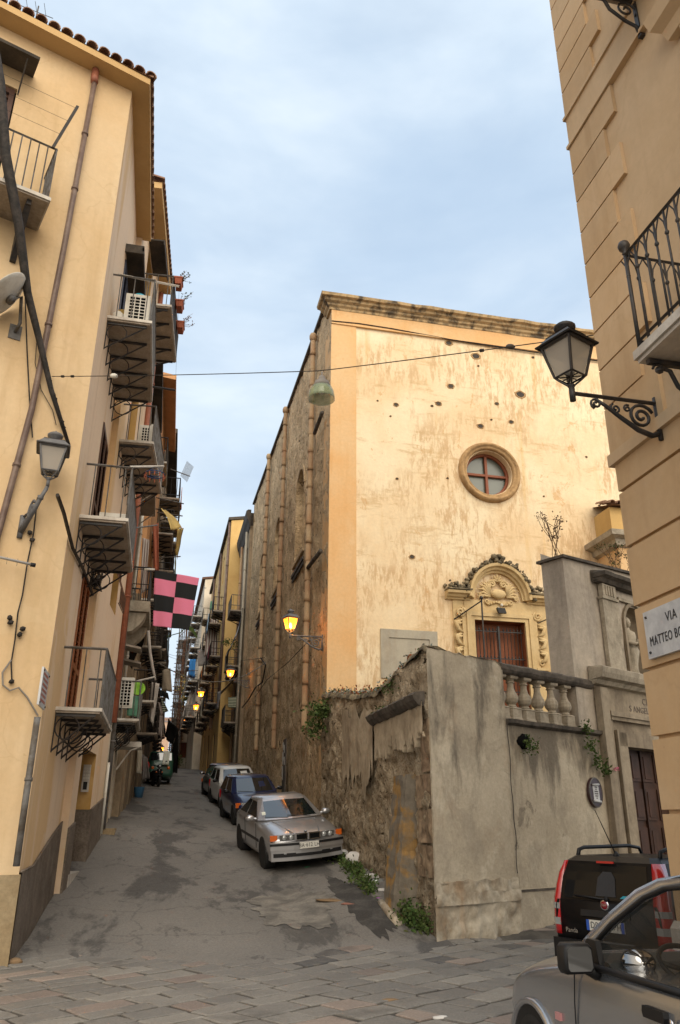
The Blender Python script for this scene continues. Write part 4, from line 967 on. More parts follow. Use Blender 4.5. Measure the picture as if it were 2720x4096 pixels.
# carved crest inside the arch and the side scrolls
mb = MB(); cz = 8.68
rel = lambda u, z, o=.10: FC.P(pc+u, o, z)
mb.blob(rel(0, cz-.0, .10), .2, 0, .05, 2, 1, (1.35, .55, .85))
for s_ in (-1, 1):
    for (cx, cy, r0, r1, tn, a0, rr) in ((.20, .33, .02, .13, 1.6, 0, .035), (.46, .15, .015, .10, 1.5, 2, .03), (.62, -.12, .015, .09, 1.5, 1, .03), (.40, -.26, .015, .09, 1.3, 3, .03)):
        mb.tube(spiral(rel(s_*cx, cz+cy), FC.U*s_, V((0, 0, 1)), r1, r0, tn, a0, 20), rr, 6)
    for k in range(7): a = -.5+k*.42; mb.tube([rel(s_*(.28+.0*k), cz-.1+.02*k), rel(s_*(.36+.16*cos(a)), cz+.05+.26*sin(a)), rel(s_*(.44+.30*cos(a)), cz+.0+.40*sin(a))], [.03, .045, .012], 6)
for k in range(5): a = pi*(k+.0)/4; mb.tube([rel(0, cz+.42), rel(.13*cos(a), cz+.46+.13*sin(a)), rel(.17*cos(a), cz+.5+.19*sin(a))], [.03, .04, .01], 6)
for k in range(9): mb.blob(rel(-.36+k*.09, cz-.31-.04*cos(k), .09), .055, 0, .2, 1, k)
mb.build('carved_crest', 'portal_stone', PORT)
for s_ in (-1, 1):
    mb = MB(); x = 1.33*s_
    mb.tube(spiral(FC.P(pc+x-.02*s_, .09, 8.02), FC.U*s_, V((0, 0, 1)), .16, .02, 1.7, 2.2, 22), .04, 6)
    for i in range(3):
        zb = 7.78-i*.42
        mb.tube([FC.P(pc+x-.06*s_, .07, zb), FC.P(pc+x+.16*s_, .12, zb-.12), FC.P(pc+x+.10*s_, .13, zb-.34), FC.P(pc+x-.08*s_, .10, zb-.42)], [.03, .08, .07, .02], 8)
        mb.tube([FC.P(pc+x-.05*s_, .07, zb-.1), FC.P(pc+x+.06*s_, .15, zb-.16), FC.P(pc+x+.20*s_, .12, zb-.10)], [.02, .06, .012], 6)
    mb.tube(spiral(FC.P(pc+x, .09, 6.52), FC.U*s_, V((0, 0, 1)), .12, .02, 1.5, 0, 18), .035, 6)
    mb.fbox(FC, pc+x-.2, pc+x+.2, .0, .16, 6.28, 6.36); [mb.fbox(FC, pc+x+a-.05, pc+x+a+.05, 0, .12, 6.14, 6.28) for a in (-.1, .1)]
    mb.build('carved_scroll', 'portal_stone', PORT)
ul, zl = FC.hit(1990, 2455)
t = thing('floodlight', 'small dark floodlight hung above the barred church portal', 'floodlight', FC.P(ul, 0, zl+.2))
mb = MB(); mb.hexa([FC.P(ul+a, o, zl+z) for z, oo in ((-.08, .42), (.12, .30)) for a, o in ((-.13, oo-.1), (.13, oo-.1), (.13, oo), (-.13, oo))]); mb.build('housing', 'black_plastic', t)
mb = MB(); mb.bar(FC.P(ul, .0, zl+.24), FC.P(ul, .3, zl+.08), .02); mb.blob(FC.P(ul+.1, .15, zl+.25), .05); mb.build('bracket', 'white_plastic', t)
mb = MB(); u, z = FC.hit(1905, 2420); a = FC.P(u, .45, z+.12); mb.tube([FC.P(u+.02, .35, 4.2), a], .025, 6); mb.blob(a, .06); u2, z2 = FC.hit(1815, 2478); mb.bar(a-V((0, 0, .1)), FC.P(u2, .03, z2), .022)
tag(mb.build('iron_pole', 'dark_iron'), 'dark iron pole with a stay rod left of the church portal door', 'pole')
mb = MB(); u2, z2 = FC.hit(2140, 2498); u3, z3 = FC.hit(2210, 2465); mb.bar(FC.P(u2, .05, z2), FC.P(u3+.2, .5, z3+.05), .018); tag(mb.build('stay_rod', 'dark_iron'), 'short dark stay rod between the right scroll and the grey wall', 'rod')
u, z = FC.hit(1300, 1285)
cable('cable', 'thin cable pinned across the church front under the cornice', [FC.P(*((lambda q: (q[0], .07, q[1]))(FC.hit(x, y)))) for x, y in ((1325, 1288), (1430, 1298), (1560, 1318), (1800, 1362), (2130, 1412), (2423, 1452))], .022)

# side wall of coarse rubble, with real relief
def relief_wall(mb, fr, u0, u1, zf0, zf1, step, amp, freq, seed=0, skip=None, mi=0, o0=0):
    nu = int((u1-u0)/step)+1; P_ = []; 
    nz_ = int((max(zf1(u0), zf1(u1))-min(zf0(u0), zf0(u1)))/step)+1
    for j in range(nz_+1):
        for i in range(nu+1):
            u = lerp(u0, u1, i/nu); z = lerp(zf0(u), zf1(u), j/nz_); q = fr.P(u, 0, z)
            h = noise.fractal(q*freq+V((seed, 0, 0)), .9, 2.1, 5)
            h2 = noise.noise(q*freq*3.1+V((0, seed, 0)))
            d = amp*(h*.55+.35*h2-.25*max(0, noise.noise(q*freq*1.7+V((5, 5, seed)))-.25)*4)
            e = min(1, i/2, (nu-i)/2)
            P_.append(fr.P(u, o0+d*e, z))
    w_ = nu+1; fs = []
    for j in range(nz_):
        for i in range(nu):
            if skip:
                u = lerp(u0, u1, (i+.5)/nu); z = lerp(zf0(u), zf1(u), (j+.5)/nz_)
                if skip(u, z): continue
            fs.append((j*w_+i, j*w_+i+1, (j+1)*w_+i+1, (j+1)*w_+i))
    mb.add(P_, fs, mi, True)
WIN = [(4.8, 6.7, 11.4, 15.1), (11.1, 13.0, 11.9, 15.4), (17.2, 19.1, 12.3, 15.6)]
def inwin(u, z):
    for a, b_, c, d in WIN:
        if a < u < b_ and c < z < d-.95: return True
        if a < u < b_ and z < d and hypot(u-(a+b_)/2, z-(d-.95)) < .95: return True
    return False
mb = MB(); relief_wall(mb, FCS, 0, 24.6, lambda u: -1.0, lambda u: 19.1+min(1, u/1.2)*.5+.062*u, .15, .10, 1.5, 3, inwin)
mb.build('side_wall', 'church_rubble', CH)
for a, b_, c, d in WIN:
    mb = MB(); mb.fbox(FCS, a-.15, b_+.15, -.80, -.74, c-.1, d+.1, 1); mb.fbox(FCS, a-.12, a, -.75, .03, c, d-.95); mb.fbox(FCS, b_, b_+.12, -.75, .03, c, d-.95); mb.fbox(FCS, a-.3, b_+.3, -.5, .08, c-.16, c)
    m = (a+b_)/2
    rings = [(lambda t_: (lambda r, o: FCS.P(m+r*cos(t_), o, d-.95+r*sin(t_))))(pi*i/12) for i in range(13)]
    mb.sweep([(.93, -.75), (1.10, -.75), (1.10, .05), (.93, .05)], rings)
    mb.fbox(FCS, a, b_, -.60, -.56, c, lerp(c, d, .5), 2)
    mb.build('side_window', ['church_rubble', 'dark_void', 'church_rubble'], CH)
    mb = MB(); mb.fbox(FCS, a-.45, b_+.35, .03, .10, c-.55, c-.42); mb.fbox(FCS, a-.4, b_+.3, .02, .07, c-.72, c-.62); mb.build('window_ledge', 'dark_ledge', CH)
for x, y0, y1, name in ((1270, 1360, 2800, 0), (1157, 1650, 2890, 1), (1088, 1835, 2900, 2)):
    u, z = FCS.hit(x, y0)
    zb = (5.0, 5.2, 5.6)[name]
    mb = MB()
    z_ = z; k = 0
    while z_ > zb:
        l_ = .72; mb.lathe([(.095, 0), (.10, -l_+.14), (.112, -l_+.12), (.112, -l_), (.10, -l_)], FCS.P(u+.02*sin(k*1.7), .17, z_), 12); z_ -= l_-.02; k += 1
    mb.lathe([(.02, .28), (.11, .25), (.15, .15), (.15, .02), (.10, -.08)], FCS.P(u, .17, z), 12)
    mb.build('clay_downpipe', 'clay_pipe', CH)
mb = MB(); mb.sweep([(-.6, -.06), (.12, -.06), (.12, .06), (-.6, .08)], [lambda o, z: FCS.P(.5, o, 19.35+z), lambda o, z: FCS.P(1.2, o, 19.68+z), lambda o, z: FCS.P(24.6, o, 21.13+z)]); mb.build('side_coping', 'dark_ledge', CH)
mb = MB()
for (x0, y0, x1, y1) in ((1278, 1735, 1312, 1652), (1250, 2275, 1308, 2205)):
    a, b_ = FCS.hit(x0, y0), FCS.hit(x1, y1); mb.tube([FCS.P(a[0], .18, a[1]), FCS.P(b_[0], .2, b_[1])], .07, 8)
mb.build('tie_beam', 'dark_ledge', CH)
mb = MB(); u, z = FCS.hit(1157, 3060); mb.fbox(FCS, u-.35, u+.35, .16, .2, z-1.0, z+.9)
t = tag(mb.build('notice_board', 'dark_ledge'), 'dark torn notice board on the rubble side wall behind the parked cars', 'notice board')
mb = MB()
for k in range(7): a = u-.3+random.random()*.5; zz = z-.8+random.random()*1.4; mb.hexa([FCS.P(a, .203, zz), FCS.P(a+.2, .203, zz+.05), FCS.P(a+.2, .206, zz+.05), FCS.P(a, .206, zz), FCS.P(a+.02, .21, zz+.3), FCS.P(a+.16, .23, zz+.28), FCS.P(a+.16, .233, zz+.28), FCS.P(a+.02, .213, zz+.3)])
tag(mb.build('torn_posters', 'paper_white', t), None, None)
mb = MB(); u0, z0 = FCS.hit(1300, 2630)
for pts in (((1270, 2560), (1180, 2650), (1090, 2720), (1040, 2790)), ((1080, 2632), (1010, 2640), (930, 2650))):
    mb.tube([FCS.P(*(lambda q: (q[0], .25, q[1]))(FCS.hit(*p))) for p in pts], .015, 4)
mb.tube([FCS.P(u, .22, z) for u, z in (FCS.hit(1060, 2632), FCS.hit(1082, 2660), FCS.hit(1068, 2730), FCS.hit(1040, 2750), FCS.hit(1010, 2800), FCS.hit(985, 2830))], .035, 5)
tag(mb.build('cable', 'cable'), 'dark cables looping across the rubble church wall between its clay downpipes', 'cable')

# ------------------------------------------------------------------ terrace wall in front of the church
TW = thing('terrace_wall', 'weathered grey plastered terrace wall with exposed rubble on its street side', 'wall', FT.P(0, 0, 0))
def ztop(u): return prof([(0, 4.70), (.5, 4.74), (2, 4.58), (3.6, 4.42), (5.5, 4.62), (7.5, 4.95), (9.7, 5.25)], u)+.05*noise.noise(V((u*2.2, 1, 4)))
mb = MB(); relief_wall(mb, FTS, 0, 9.7, lambda u: -.5, ztop, .07, .17, 1.9, 11)
relief_wall(mb, FTS, 3.6, 6.6, lambda u: 2.75+.8*noise.noise(V((u*1.3, 3, 0)))+.45*noise.noise(V((u*4.3, 7, 0)))+.3*noise.noise(V((u*11, 7, 0))), lambda u: ztop(u)-.35+.3*noise.noise(V((u*2, 9, 0))), .05, .03, 2.6, 21, mi=1, o0=.10)
mb.fbox(FTS, .6, 9.7, -.55, -.1, -.5, 4.2)
mk('old_render', (.52, .43, .31), var=(.37, .295, .205), vs=1.2, vr=(.4, .6), streak=(.22, .165, .11), ss=1.3, sa=.6, fine=.3, bmp=.6, bs=16)
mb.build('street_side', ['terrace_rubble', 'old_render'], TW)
mb = MB()      # rough top
nz = 90; vs = []; 
for i in range(nz+1):
    u = 9.7*i/nz; z = ztop(u)
    for o, dz in ((.06, -.05), (.03, .04), (-.12, .09), (-.3, .07), (-.5, -.02)): vs.append(FTS.P(max(u, .0 if o > -.05 else .35), o+.03*noise.noise(V((u*5, o*9, 1))), z+dz+.05*noise.noise(V((u*4, o*6, 2)))))
mb.add(vs, [(i*5+k, i*5+k+1, i*5+k+6, i*5+k+5) for i in range(nz) for k in range(4)], 0, True); mb.build('coping', 'mossy_stone', TW)
# moulded ledge, drooping plaster, buttress on the street side
mb = MB(); rings = []
for i in range(19):
    u = .15+3.3*i/18; k = 1+.25*noise.noise(V((u*3, 2, 0))); rings.append((lambda u, k: (lambda o, z: FTS.P(u, .05+o*k, 3.84+z+.03*noise.noise(V((u*4, 1, 1))))))(u, k))
mb.sweep([(0, -.13), (.12, -.11), (.2, -.03), (.24, .06), (.16, .12), (0, .13)], rings); mb.build('ledge', 'dark_ledge', TW)
mb = MB()
nu = 110; vs = []; fs = []
for i in range(nu+1):
    u = .10+3.25*i/nu; low = 3.15+.30*noise.noise(V((u*1.7, 4, 9)))+.28*noise.noise(V((u*6.5, 1, 3)))+.10*noise.noise(V((u*15, 1, 3)))
    for j in range(7):
        z = lerp(3.78, low, j/6); vs.append(FTS.P(u, .125+.012*noise.noise(V((u*9, z*9, 1))), z))
    for j in range(7):
        z = lerp(low, 3.78, j/6); vs.append(FTS.P(u, .02, z))
for i in range(nu):
    for j in range(13): fs.append((i*14+j, i*14+j+1, i*14+15+j, i*14+14+j))
mb.add(vs, fs, 0, False); mb.build('peeling_render', 'old_render', TW)
mb = MB()
for z0, z1, w_ in ((2.62, 3.5, .46), (2.05, 2.58, .8), (1.5, 2.02, .72), (.98, 1.46, .8)): relief_wall(mb, FTS, -.07, w_, lambda u, z0=z0: z0, lambda u, z1=z1: z1, .05, .09, 2.4, z0*10, o0=.05, mi=0)
mk('quoin_stone', (.33, .24, .155), var=(.16, .11, .07), vs=3.5, vr=(.40, .6), streak=(.42, .28, .19), ss=1.2, sr=(.55, .7), sa=.6, fine=.4, bmp=.8, bs=22)
mb.build('corner_quoins', 'quoin_stone', TW)
mb = MB(); rg_ = []
for i in range(22):
    z = lerp(.2, 2.62, i/21); d = lerp(.46, .16, (i/21)**.8); rg_.append((lambda z, d, i: (lambda a, o: FTS.P(1.05+a+.03*noise.noise(V((z*4, a*3, 1))), o*d+.03*noise.noise(V((z*5, a*5, o)))-.05*(1-o), z)))(z, d, i))
mb.sweep([(0, 0), (0, .9), (.12, 1.0), (.75, 1.0), (.85, .9), (.85, 0)], rg_, 0, False)
mk('buttress_render', (.20, .17, .13), var=(.35, .20, .06), vs=2.0, vr=(.50, .58), streak=(.12, .10, .08), fine=.3, bmp=.5, bs=25)
mb.build('buttress', 'buttress_render', TW)
# plastered front with a raised end pier
def ptop(t_): return 4.70+.05*noise.noise(V((t_*2, 8, 1)))+.04*noise.noise(V((t_*7, 8, 1)))-(.10*max(0, t_-1.75)/.2 if t_ > 1.75 else 0)
mb = MB(); nu = 40; 
relief_wall(mb, FT, -.09, 1.98, lambda u: .70, ptop, .10, .03, 1.4, 31, o0=.03)
mb.fbox(FT, .36, 1.97, -.5, 0, -.3, 4.6); mb.add([FT.P(1.98, .03, .7), FT.P(1.98, .03, 4.6), FT.P(1.98, -.5, 4.6), FT.P(1.98, -.5, .7)], [(0, 1, 2, 3)])
relief_wall(mb, FT, 1.98, 5.05, lambda u: -.3, lambda u: 3.58, .10, .025, 1.3, 41)
mb.fbox(FT, 1.98, 5.05, -.5, -.06, -.3, 3.56)
vs = []
for i in range(21):
    t_ = -.08+2.06*i/20
    for o in (.04, -.1, -.5): vs.append(FT.P(max(t_, -.51*o if o < 0 else t_), o, ptop(t_)+.03*noise.noise(V((t_*5, o*7, 3)))-.01))
mb.add(vs, [(i*3+k, i*3+k+1, i*3+k+4, i*3+k+3) for i in range(20) for k in range(2)], 0, True)
mb.build('plastered_front', 'terrace_plaster', TW)
mb = MB(); 
relief_wall(mb, FT, -.10, 2.02, lambda u: -.4, lambda u: .62, .055, .10, 2.2, 51, o0=.05)
relief_wall(mb, FT, -.10, 2.01, lambda u: .58, lambda u: .76+.04*noise.noise(V((u*4, 2, 2))), .05, .07, 3.0, 61, o0=.085); relief_wall(mb, FT, -.09, 2.0, lambda u: .74, lambda u: .93+.05*noise.noise(V((u*5, 3, 2))), .05, .06, 3, 71, o0=.055)
mb.add([FT.P(2.015, o, z) for o, z in ((.05, -.4), (.05, .94), (-.1, .94), (-.1, -.4))], [(0, 1, 2, 3)])
mb.fbox(FT, .05, 2.0, -.1, .05, .90, .915)
mk('broken_plinth', (.52, .46, .36), var=(.31, .245, .17), vs=1.8, vr=(.44, .60), streak=(.40, .24, .12), ss=.7, sr=(.56, .7), sa=.5, fine=.35, bmp=.7, bs=18)
mb.build('broken_plinth', 'broken_plinth', TW)
mb = MB(); mb.fbox(FT, 2.02, 5.0, .0, .035, -.3, .74); mb.fbox(FT, 2.03, 5.0, .035, .05, .70, .735, 1); mb.build('front_plinth', ['terrace_plaster', 'dark_ledge'], TW)
mb = MB(); mb.tube([FT.P(1.98+.05*noise.noise(V((z*2.2, 1, 1))), .055, z) for z in [1.0+.1*i for i in range(27)]], .010, 4); mb.build('crack', 'dirt_and_shade_dark', TW)
mb = MB(); c = FT.P(2.43, .03, 3.26); mb.blob(c, .16, 0, .5, 2, 4, (1, .5, .8)); mb.build('wall_hole', 'dark_void', TW)
mb = MB(); rings = [(lambda t_: (lambda o, z: FT.P(t_, o*(1+.15*noise.noise(V((t_*4, 1, 1)))), z+.015*noise.noise(V((t_*5, o*3, 2))))))(1.99+3.06*i/24) for i in range(25)]
mb.sweep([(-.5, 3.54), (.02, 3.53), (.09, 3.57), (.10, 3.64), (-.5, 3.66)], rings); mb.build('terrace_ledge', 'dark_ledge', TW)
mb = MB(); pl = [(5.0, 14.2), (5.0, 22.7), (16.4, 22.7), (16.4, 19.6), (12, 17.3)]; mb.prism(pl, lambda a, b_, d: V((a, b_, d)), 3.3, 3.45); mb.build('terrace_floor', 'dirt_and_shade_dark', TW)
# balustrade
BA = thing('balustrade', 'weathered stone balustrade on the terrace wall in front of the church portal', 'balustrade', FT.P(3.4, -.2, 3.6))
mb = MB(); rings = [(lambda t_: (lambda o, z: FT.P(t_, o, z+.02*noise.noise(V((t_*3, o*3, 2)))+.0*t_)))(1.95+3.05*i/20) for i in range(21)]
mb.sweep([(-.36, 4.50), (-.02, 4.50), (.02, 4.53), (.05, 4.58), (.05, 4.66), (.0, 4.70), (-.36, 4.71)], rings); mb.build('handrail', 'dark_ledge', BA)
mb = MB()
def baluster(t_):
    m_ = MB(); c = FT.P(t_, -.16, 0)
    R_ = Matrix.Rotation(-radians(62.8)+pi/2, 3, 'Z')
    R2 = Matrix.Rotation(-radians(62.8)+pi/2+pi/4, 3, 'Z')
    m_.lathe([(.205, 3.645), (.205, 3.69), (.185, 3.70), (.185, 3.86), (.20, 3.87), (.16, 3.895)], c, 4, 0, R2, False)
    pr = [(.075, 3.89), (.10, 3.91), (.075, 3.95), (.12, 4.0), (.140, 4.06), (.13, 4.13), (.085, 4.20), (.065, 4.28), (.062, 4.36), (.085, 4.37), (.085, 4.39), (.065, 4.40), (.10, 4.45)]
    m_.lathe(pr, c, 12, 0, R_, False)
    m_.lathe([(.15, 4.44), (.17, 4.46), (.17, 4.505)], c, 4, 0, R2, False)
    return m_
for k, t_ in enumerate((2.05, 2.42, 2.83, 3.26, 3.70, 4.16, 4.64)): baluster(t_).build('baluster', 'carved_stone', BA)

# ------------------------------------------------------------------ side portal of the terrace: wall with niche above, door below
SP = thing('church_gateway', 'stone church gateway with inscription, ledge and statue niche beside the balustrade', 'gateway', FT.P(6.5, 0, 0))
mb = MB()
holed_wall(mb, FT, 5.05, 9.2, -.3, 4.62, [(5.98, 8.0, -.3, 3.37)], 0, .35)
mb.fbox(FT, 5.05, 5.9, -.6, -.02, -.3, 4.6); mb.fbox(FT, 8.1, 9.2, -.6, -.02, -.3, 4.6)
relief_wall(mb, FT, 4.42, 9.5, lambda u: 3.6, lambda u: 7.36+.06*(u-4.4), .10, .02, 1.3, 81, skip=lambda u, z: (6.62 < u < 7.62 and 4.98 < z < 6.2) or (z > 6.15 and hypot(u-7.12, z-6.2) < .5), mi=1, o0=-.02)
P = FT.P
mb.add([P(4.42, -.02, 3.6), P(4.42, -.02, 7.36), P(4.42, -.6, 7.36), P(4.42, -.6, 3.6)], [(0, 1, 2, 3)], 1); mb.fquad(FT, 4.42, 9.5, -.6, 3.6, 7.6, 1)
mb.build('wall', ['brown_plaster', 'grey_plaster'], SP)
mb = MB(); mb.sweep([(.06, -.03), (.06, .03), (-.68, .03), (-.68, -.03)], [lambda o, z: P(4.34, o, 7.38+z), lambda o, z: P(9.5, o, 7.68+z)]); mb.build('coping', 'dark_ledge', SP)
mb = MB(); mb.fbox(FT, 5.05, 5.32, .0, .16, -.3, 4.55); mb.fbox(FT, 5.32, 5.52, .0, .07, -.3, 4.55); mb.fbox(FT, 5.62, 5.98, .0, .09, -.3, 3.66); mb.fbox(FT, 5.58, 5.64, 0, .12, -.3, 3.7)
mb.fbox(FT, 5.62, 8.4, .0, .09, 3.372, 3.66); mb.fbox(FT, 8.0, 8.4, 0, .09, -.3, 3.37); mb.fbox(FT, 5.4, 8.5, 0, .14, 3.98, 4.08); mb.fbox(FT, 5.45, 8.45, 0, .10, 3.90, 3.98); mb.fbox(FT, 5.52, 8.4, 0, .045, 3.66, 3.72)
mb.build('door_surround', 'brown_plaster', SP)
mb = MB(); rings = [lambda o, z: P(4.92, -.0, z), lambda o, z: P(5.02-o*.25, o, z), lambda o, z: P(7.25+o*.25, o, z), lambda o, z: P(7.35, 0, z)]
mb.sweep([(.0, 4.60), (.12, 4.62), (.18, 4.70), (.30, 4.74), (.34, 4.84), (.36, 4.95), (.30, 4.98), (0, 5.0)], rings); mb.fbox(FT, 7.3, 9, 0, .18, 4.62, 4.93); mb.build('ledge', 'carved_stone', SP)
mb = MB(); mb.fbox(FT, 5.66, 6.2, .0, .10, 5.0, 6.62); mb.fbox(FT, 6.24, 6.4, .0, .04, 5.0, 6.6); mb.fbox(FT, 5.62, 6.28, 0, .14, 6.62, 6.68); mb.fbox(FT, 5.68, 6.22, 0, .12, 6.68, 6.98); [mb.fbox(FT, 5.78+k*.1, 5.83+k*.1, .12, .14, 6.72, 6.95) for k in range(4)]
mb.fbox(FT, 6.42, 9, .0, .06, 6.72, 6.80); mb.build('pilaster', 'carved_stone', SP)
mb = MB(); rings = [lambda o, z: P(5.45, 0, z), lambda o, z: P(5.6-o*.3, o, z)]+[(lambda u: (lambda o, z: P(u, o*(1+.2*noise.noise(V((u*3, z, 1)))), z)))(5.7+.2*i) for i in range(15)]
mb.sweep([(.0, 6.98), (.16, 7.0), (.22, 7.08), (.34, 7.12), (.36, 7.2), (.1, 7.28), (0, 7.28)], rings); mb.build('broken_pediment', 'dark_ledge', SP)
# niche
mb = MB(); rings = []
prof_n = [(-.5, 4.98), (-.5, 6.2)]+[(.5*cos(pi-pi*i/14), 6.2+.5*sin(pi-pi*i/14)) for i in range(1, 14)]+[(.5, 6.2), (.5, 4.98)]
vs = []; L = len(prof_n)
for o, k in ((-.02, 1.0), (-.2, .93), (-.36, .7), (-.42, .35)): vs += [P(7.12+a*k, o, 4.98+(z-4.98)*(1 if k > .9 else .97 if k > .6 else .9)) for a, z in prof_n]
vs.append(P(7.12, -.44, 5.6)); fs = [(j*L+i, j*L+i+1, (j+1)*L+i+1, (j+1)*L+i) for j in range(3) for i in range(L-1)]+[(3*L+i, 3*L+i+1, 4*L) for i in range(L-1)]
mb.add(vs, fs, 0, True); mb.sweep([(.5, -.02), (.58, -.02), (.58, .05), (.5, .05)], [(lambda a: (lambda r, o: P(7.12+r*cos(a), o, 6.2+r*sin(a))))(pi*i/14) for i in range(15)]); mb.fbox(FT, 6.54, 6.62, -.02, .05, 5.0, 6.2); mb.fbox(FT, 7.62, 7.7, -.02, .05, 5.0, 6.2); mb.build('niche', 'brown_plaster', SP)
mb = MB(); text_into(mb, 'CHIESA', .21, lambda x, y, d: P(7.35+x, .002+d, 4.42+y), 0, .008, 1.25); text_into(mb, 'S ANGELO CUSTODE', .19, lambda x, y, d: P(7.35+x, .002+d, 4.22+y), 0, .008, 1.1); mb.build('inscription', 'letter_grey', SP)
mb = MB(); mb.fbox(FT, 5.98, 8.0, -.36, -.30, -.3, 3.37)
for k in range(4):
    a = 6.02+k*.5
    for z0, z1 in ((.15, .75), (.9, 1.75), (1.9, 2.55), (2.7, 3.3)):
        if z1-z0 > 0: mb.fbox(FT, a+.05, a+.43, -.30, -.27, z0, z1); mb.fbox(FT, a+.10, a+.38, -.27, -.255, z0+.06, z1-.06)
mb.fbox(FT, 6.98, 7.01, -.31, -.24, -.2, 3.36); WD = mb.build('door', 'dark_wood', SP)
mb = MB(); mb.fbox(FT, 6.14, 6.36, -.27, -.24, 1.18, 1.5); mb.blob(P(6.25, -.22, 1.34), .03); mb.fbox(FT, 6.66, 6.76, -.27, -.2, 1.12, 1.16); mb.build('lock_plate', 'dark_iron', WD)
# statue in the niche
ST = MB(); c = P(6.98, -.16, 5.0)
body = [(.16, 0), (.18, .06), (.15, .2), (.17, .45), (.20, .62), (.15, .78), (.19, .95), (.17, 1.06), (.07, 1.12), (.06, 1.18)]
n = 16; vs = []
for r, z in body:
    for k in range(n): a = 2*pi*k/n; rr = r*(1+.14*sin(a*5+z*6)*(1 if z < .9 else .4)); vs.append(c+V((rr*cos(a)*1.05, rr*sin(a)*.8, z*1.0)))
ST.add(vs, [(j*n+k, j*n+(k+1) % n, (j+1)*n+(k+1) % n, (j+1)*n+k) for j in range(len(body)-1) for k in range(n)], 0, True)
ST.blob(c+V((0, -.02, 1.29)), .105, 0, .12, 2, 3, (.85, .95, 1.1)); ST.blob(c+V((0, .02, 1.36)), .10, 0, .3, 2, 5, (1, 1, .8))
ST.blob(c+FT.N*.10+V((0, 0, 1.28)), .022); [ST.blob(c+FT.N*.085+FT.U*s_*.035+V((0, 0, 1.31)), .015) for s_ in (-1, 1)]
for s_ in (-1, 1): ST.tube([c+FT.U*s_*.17+V((0, 0, 1.02)), c+FT.U*s_*.22+FT.N*.05+V((0, 0, .80)), c+FT.U*s_*.06+FT.N*.22+V((0, 0, .76)), c+FT.U*s_*.0+FT.N*.26+V((0, 0, .80))], [.06, .055, .04, .03], 8)
ST.blob(c+FT.N*.25+V((0, 0, .8)), .06, 0, .3, 1, 2)
tag(ST.build('statue', 'carved_stone'), 'worn stone statue of a draped figure standing in the gateway niche', 'statue')
# oval plaque
u, z = FT.hit(2372, 3170)
t = thing('oval_plaque', 'dark maroon oval plaque with a white scroll on the terrace wall', 'plaque', P(u, .03, z))
M3 = Matrix((FT.U*.80, V((0, 0, 1)), FT.N)).transposed()
mb = MB(); mb.lathe([(0, .03), (.265, .03), (.28, .025), (.29, .0), (.29, -.03)], P(u, .04, z), 40, 0, M3, False); mb.build('plate', 'plaque_maroon', t)
mb = MB(); mb.lathe([(.268, .032), (.268, .040), (.288, .036), (.288, .026), (.268, .032)], P(u, .04, z), 40, 0, M3, False); mb.build('rim', 'grey_iron', t)
mb = MB(); mb.hexa([P(u+a, o, z+b_) for o in (.072, .078) for a, b_ in ((-.10, -.15), (.11, -.165), (.09, .15), (-.11, .135))]); mb.tube([P(u-.12, .085, z-.16), P(u+.12, .085, z-.175)], .024, 8); mb.tube([P(u-.115, .085, z+.14), P(u+.105, .085, z+.155)], .02, 8); mb.build('scroll', 'marble_plaque', t)
mb = MB(); 
for k, s_ in enumerate(('CHIESA', 'DEL', 'S. ANGELO', 'CUSTODE', 'SECOLO', 'XVI')): text_into(mb, s_, .034, lambda x, y, d, k=k: P(u+x*.8, .079+d, z+.10-k*.042+y), 0, .003)
mb.build('lettering', 'letter_dark', t)

# ------------------------------------------------------------------ tan corner building on the right
RB = thing('tan_building', 'tan rendered corner building with block quoins and iron balconies', 'building', (4.8, 7.25, 0))
mb = MB(); mb.fbox(FR, .03, 16, -8, -.02, 5.75, 24); mb.build('wall', 'tan_plaster', RB)
mb = MB()
zs = [-.5, .62, 1.27, 1.92, 2.61, 3.28, 3.95, 4.62, 5.28]
for a, b_ in zip(zs, zs[1:]): mb.hexa([FR.P(u, o, z) for u, o, z in ((0, -8, a+.02), (16, -8, a+.02), (16, .0, a+.02), (0, .0, a+.02), (0, -8, b_-.02), (16, -8, b_-.02), (16, .0, b_-.02), (0, .0, b_-.02))])
mb.fbox(FR, .05, 16, -8, -.045, -.5, 5.6); mb.fbox(FR, 0, 16, -8, .0, 5.30, 5.62)
mb.build('rusticated_base', 'tan_quoin', RB)
mb = MB(); mb.fbox(FR, -.06, 16, -8, .05, 5.62, 5.76); mb.fbox(FR, -.02, 16, -8, .025, 10.48, 10.95); mb.fbox(FR, -.05, 16, -8, .055, 10.95, 11.0); mb.fbox(FR, -.05, 16, -8, .055, 10.43, 10.48)
mb.build('string_course', 'tan_plaster', RB)
qz = [5.76, 6.35, 6.88, 7.42, 7.94, 8.46, 8.97, 9.48, 9.96, 10.43]
for i, (a, b_) in enumerate(zip(qz, qz[1:])): mb = MB(); mb.fbox(FR, -.025, (1.02 if i % 2 == 0 else .76), -.9, .028, a+.012, b_-.012); mb.build('quoin', 'tan_quoin', RB)
qz = [11.0, 11.46, 11.87, 12.3, 12.74, 13.17, 13.6, 14.05, 14.5, 15.0, 15.5, 16]
for i, (a, b_) in enumerate(zip(qz, qz[1:])): mb = MB(); mb.fbox(FR, -.025, (.74 if i % 2 == 0 else .97), -.9, .028, a+.012, b_-.012); mb.build('quoin', 'tan_quoin', RB)
mb = MB(); mb.fbox(FR, -.04, 16, -8, .05, -.5, .92); mb.sweep([(0, .92), (.05, .92), (.0, .98)], [lambda o, z: FR.P(-.04, o, z), lambda o, z: FR.P(16, o, z)]); mb.build('plinth', 'marble_slab', RB)
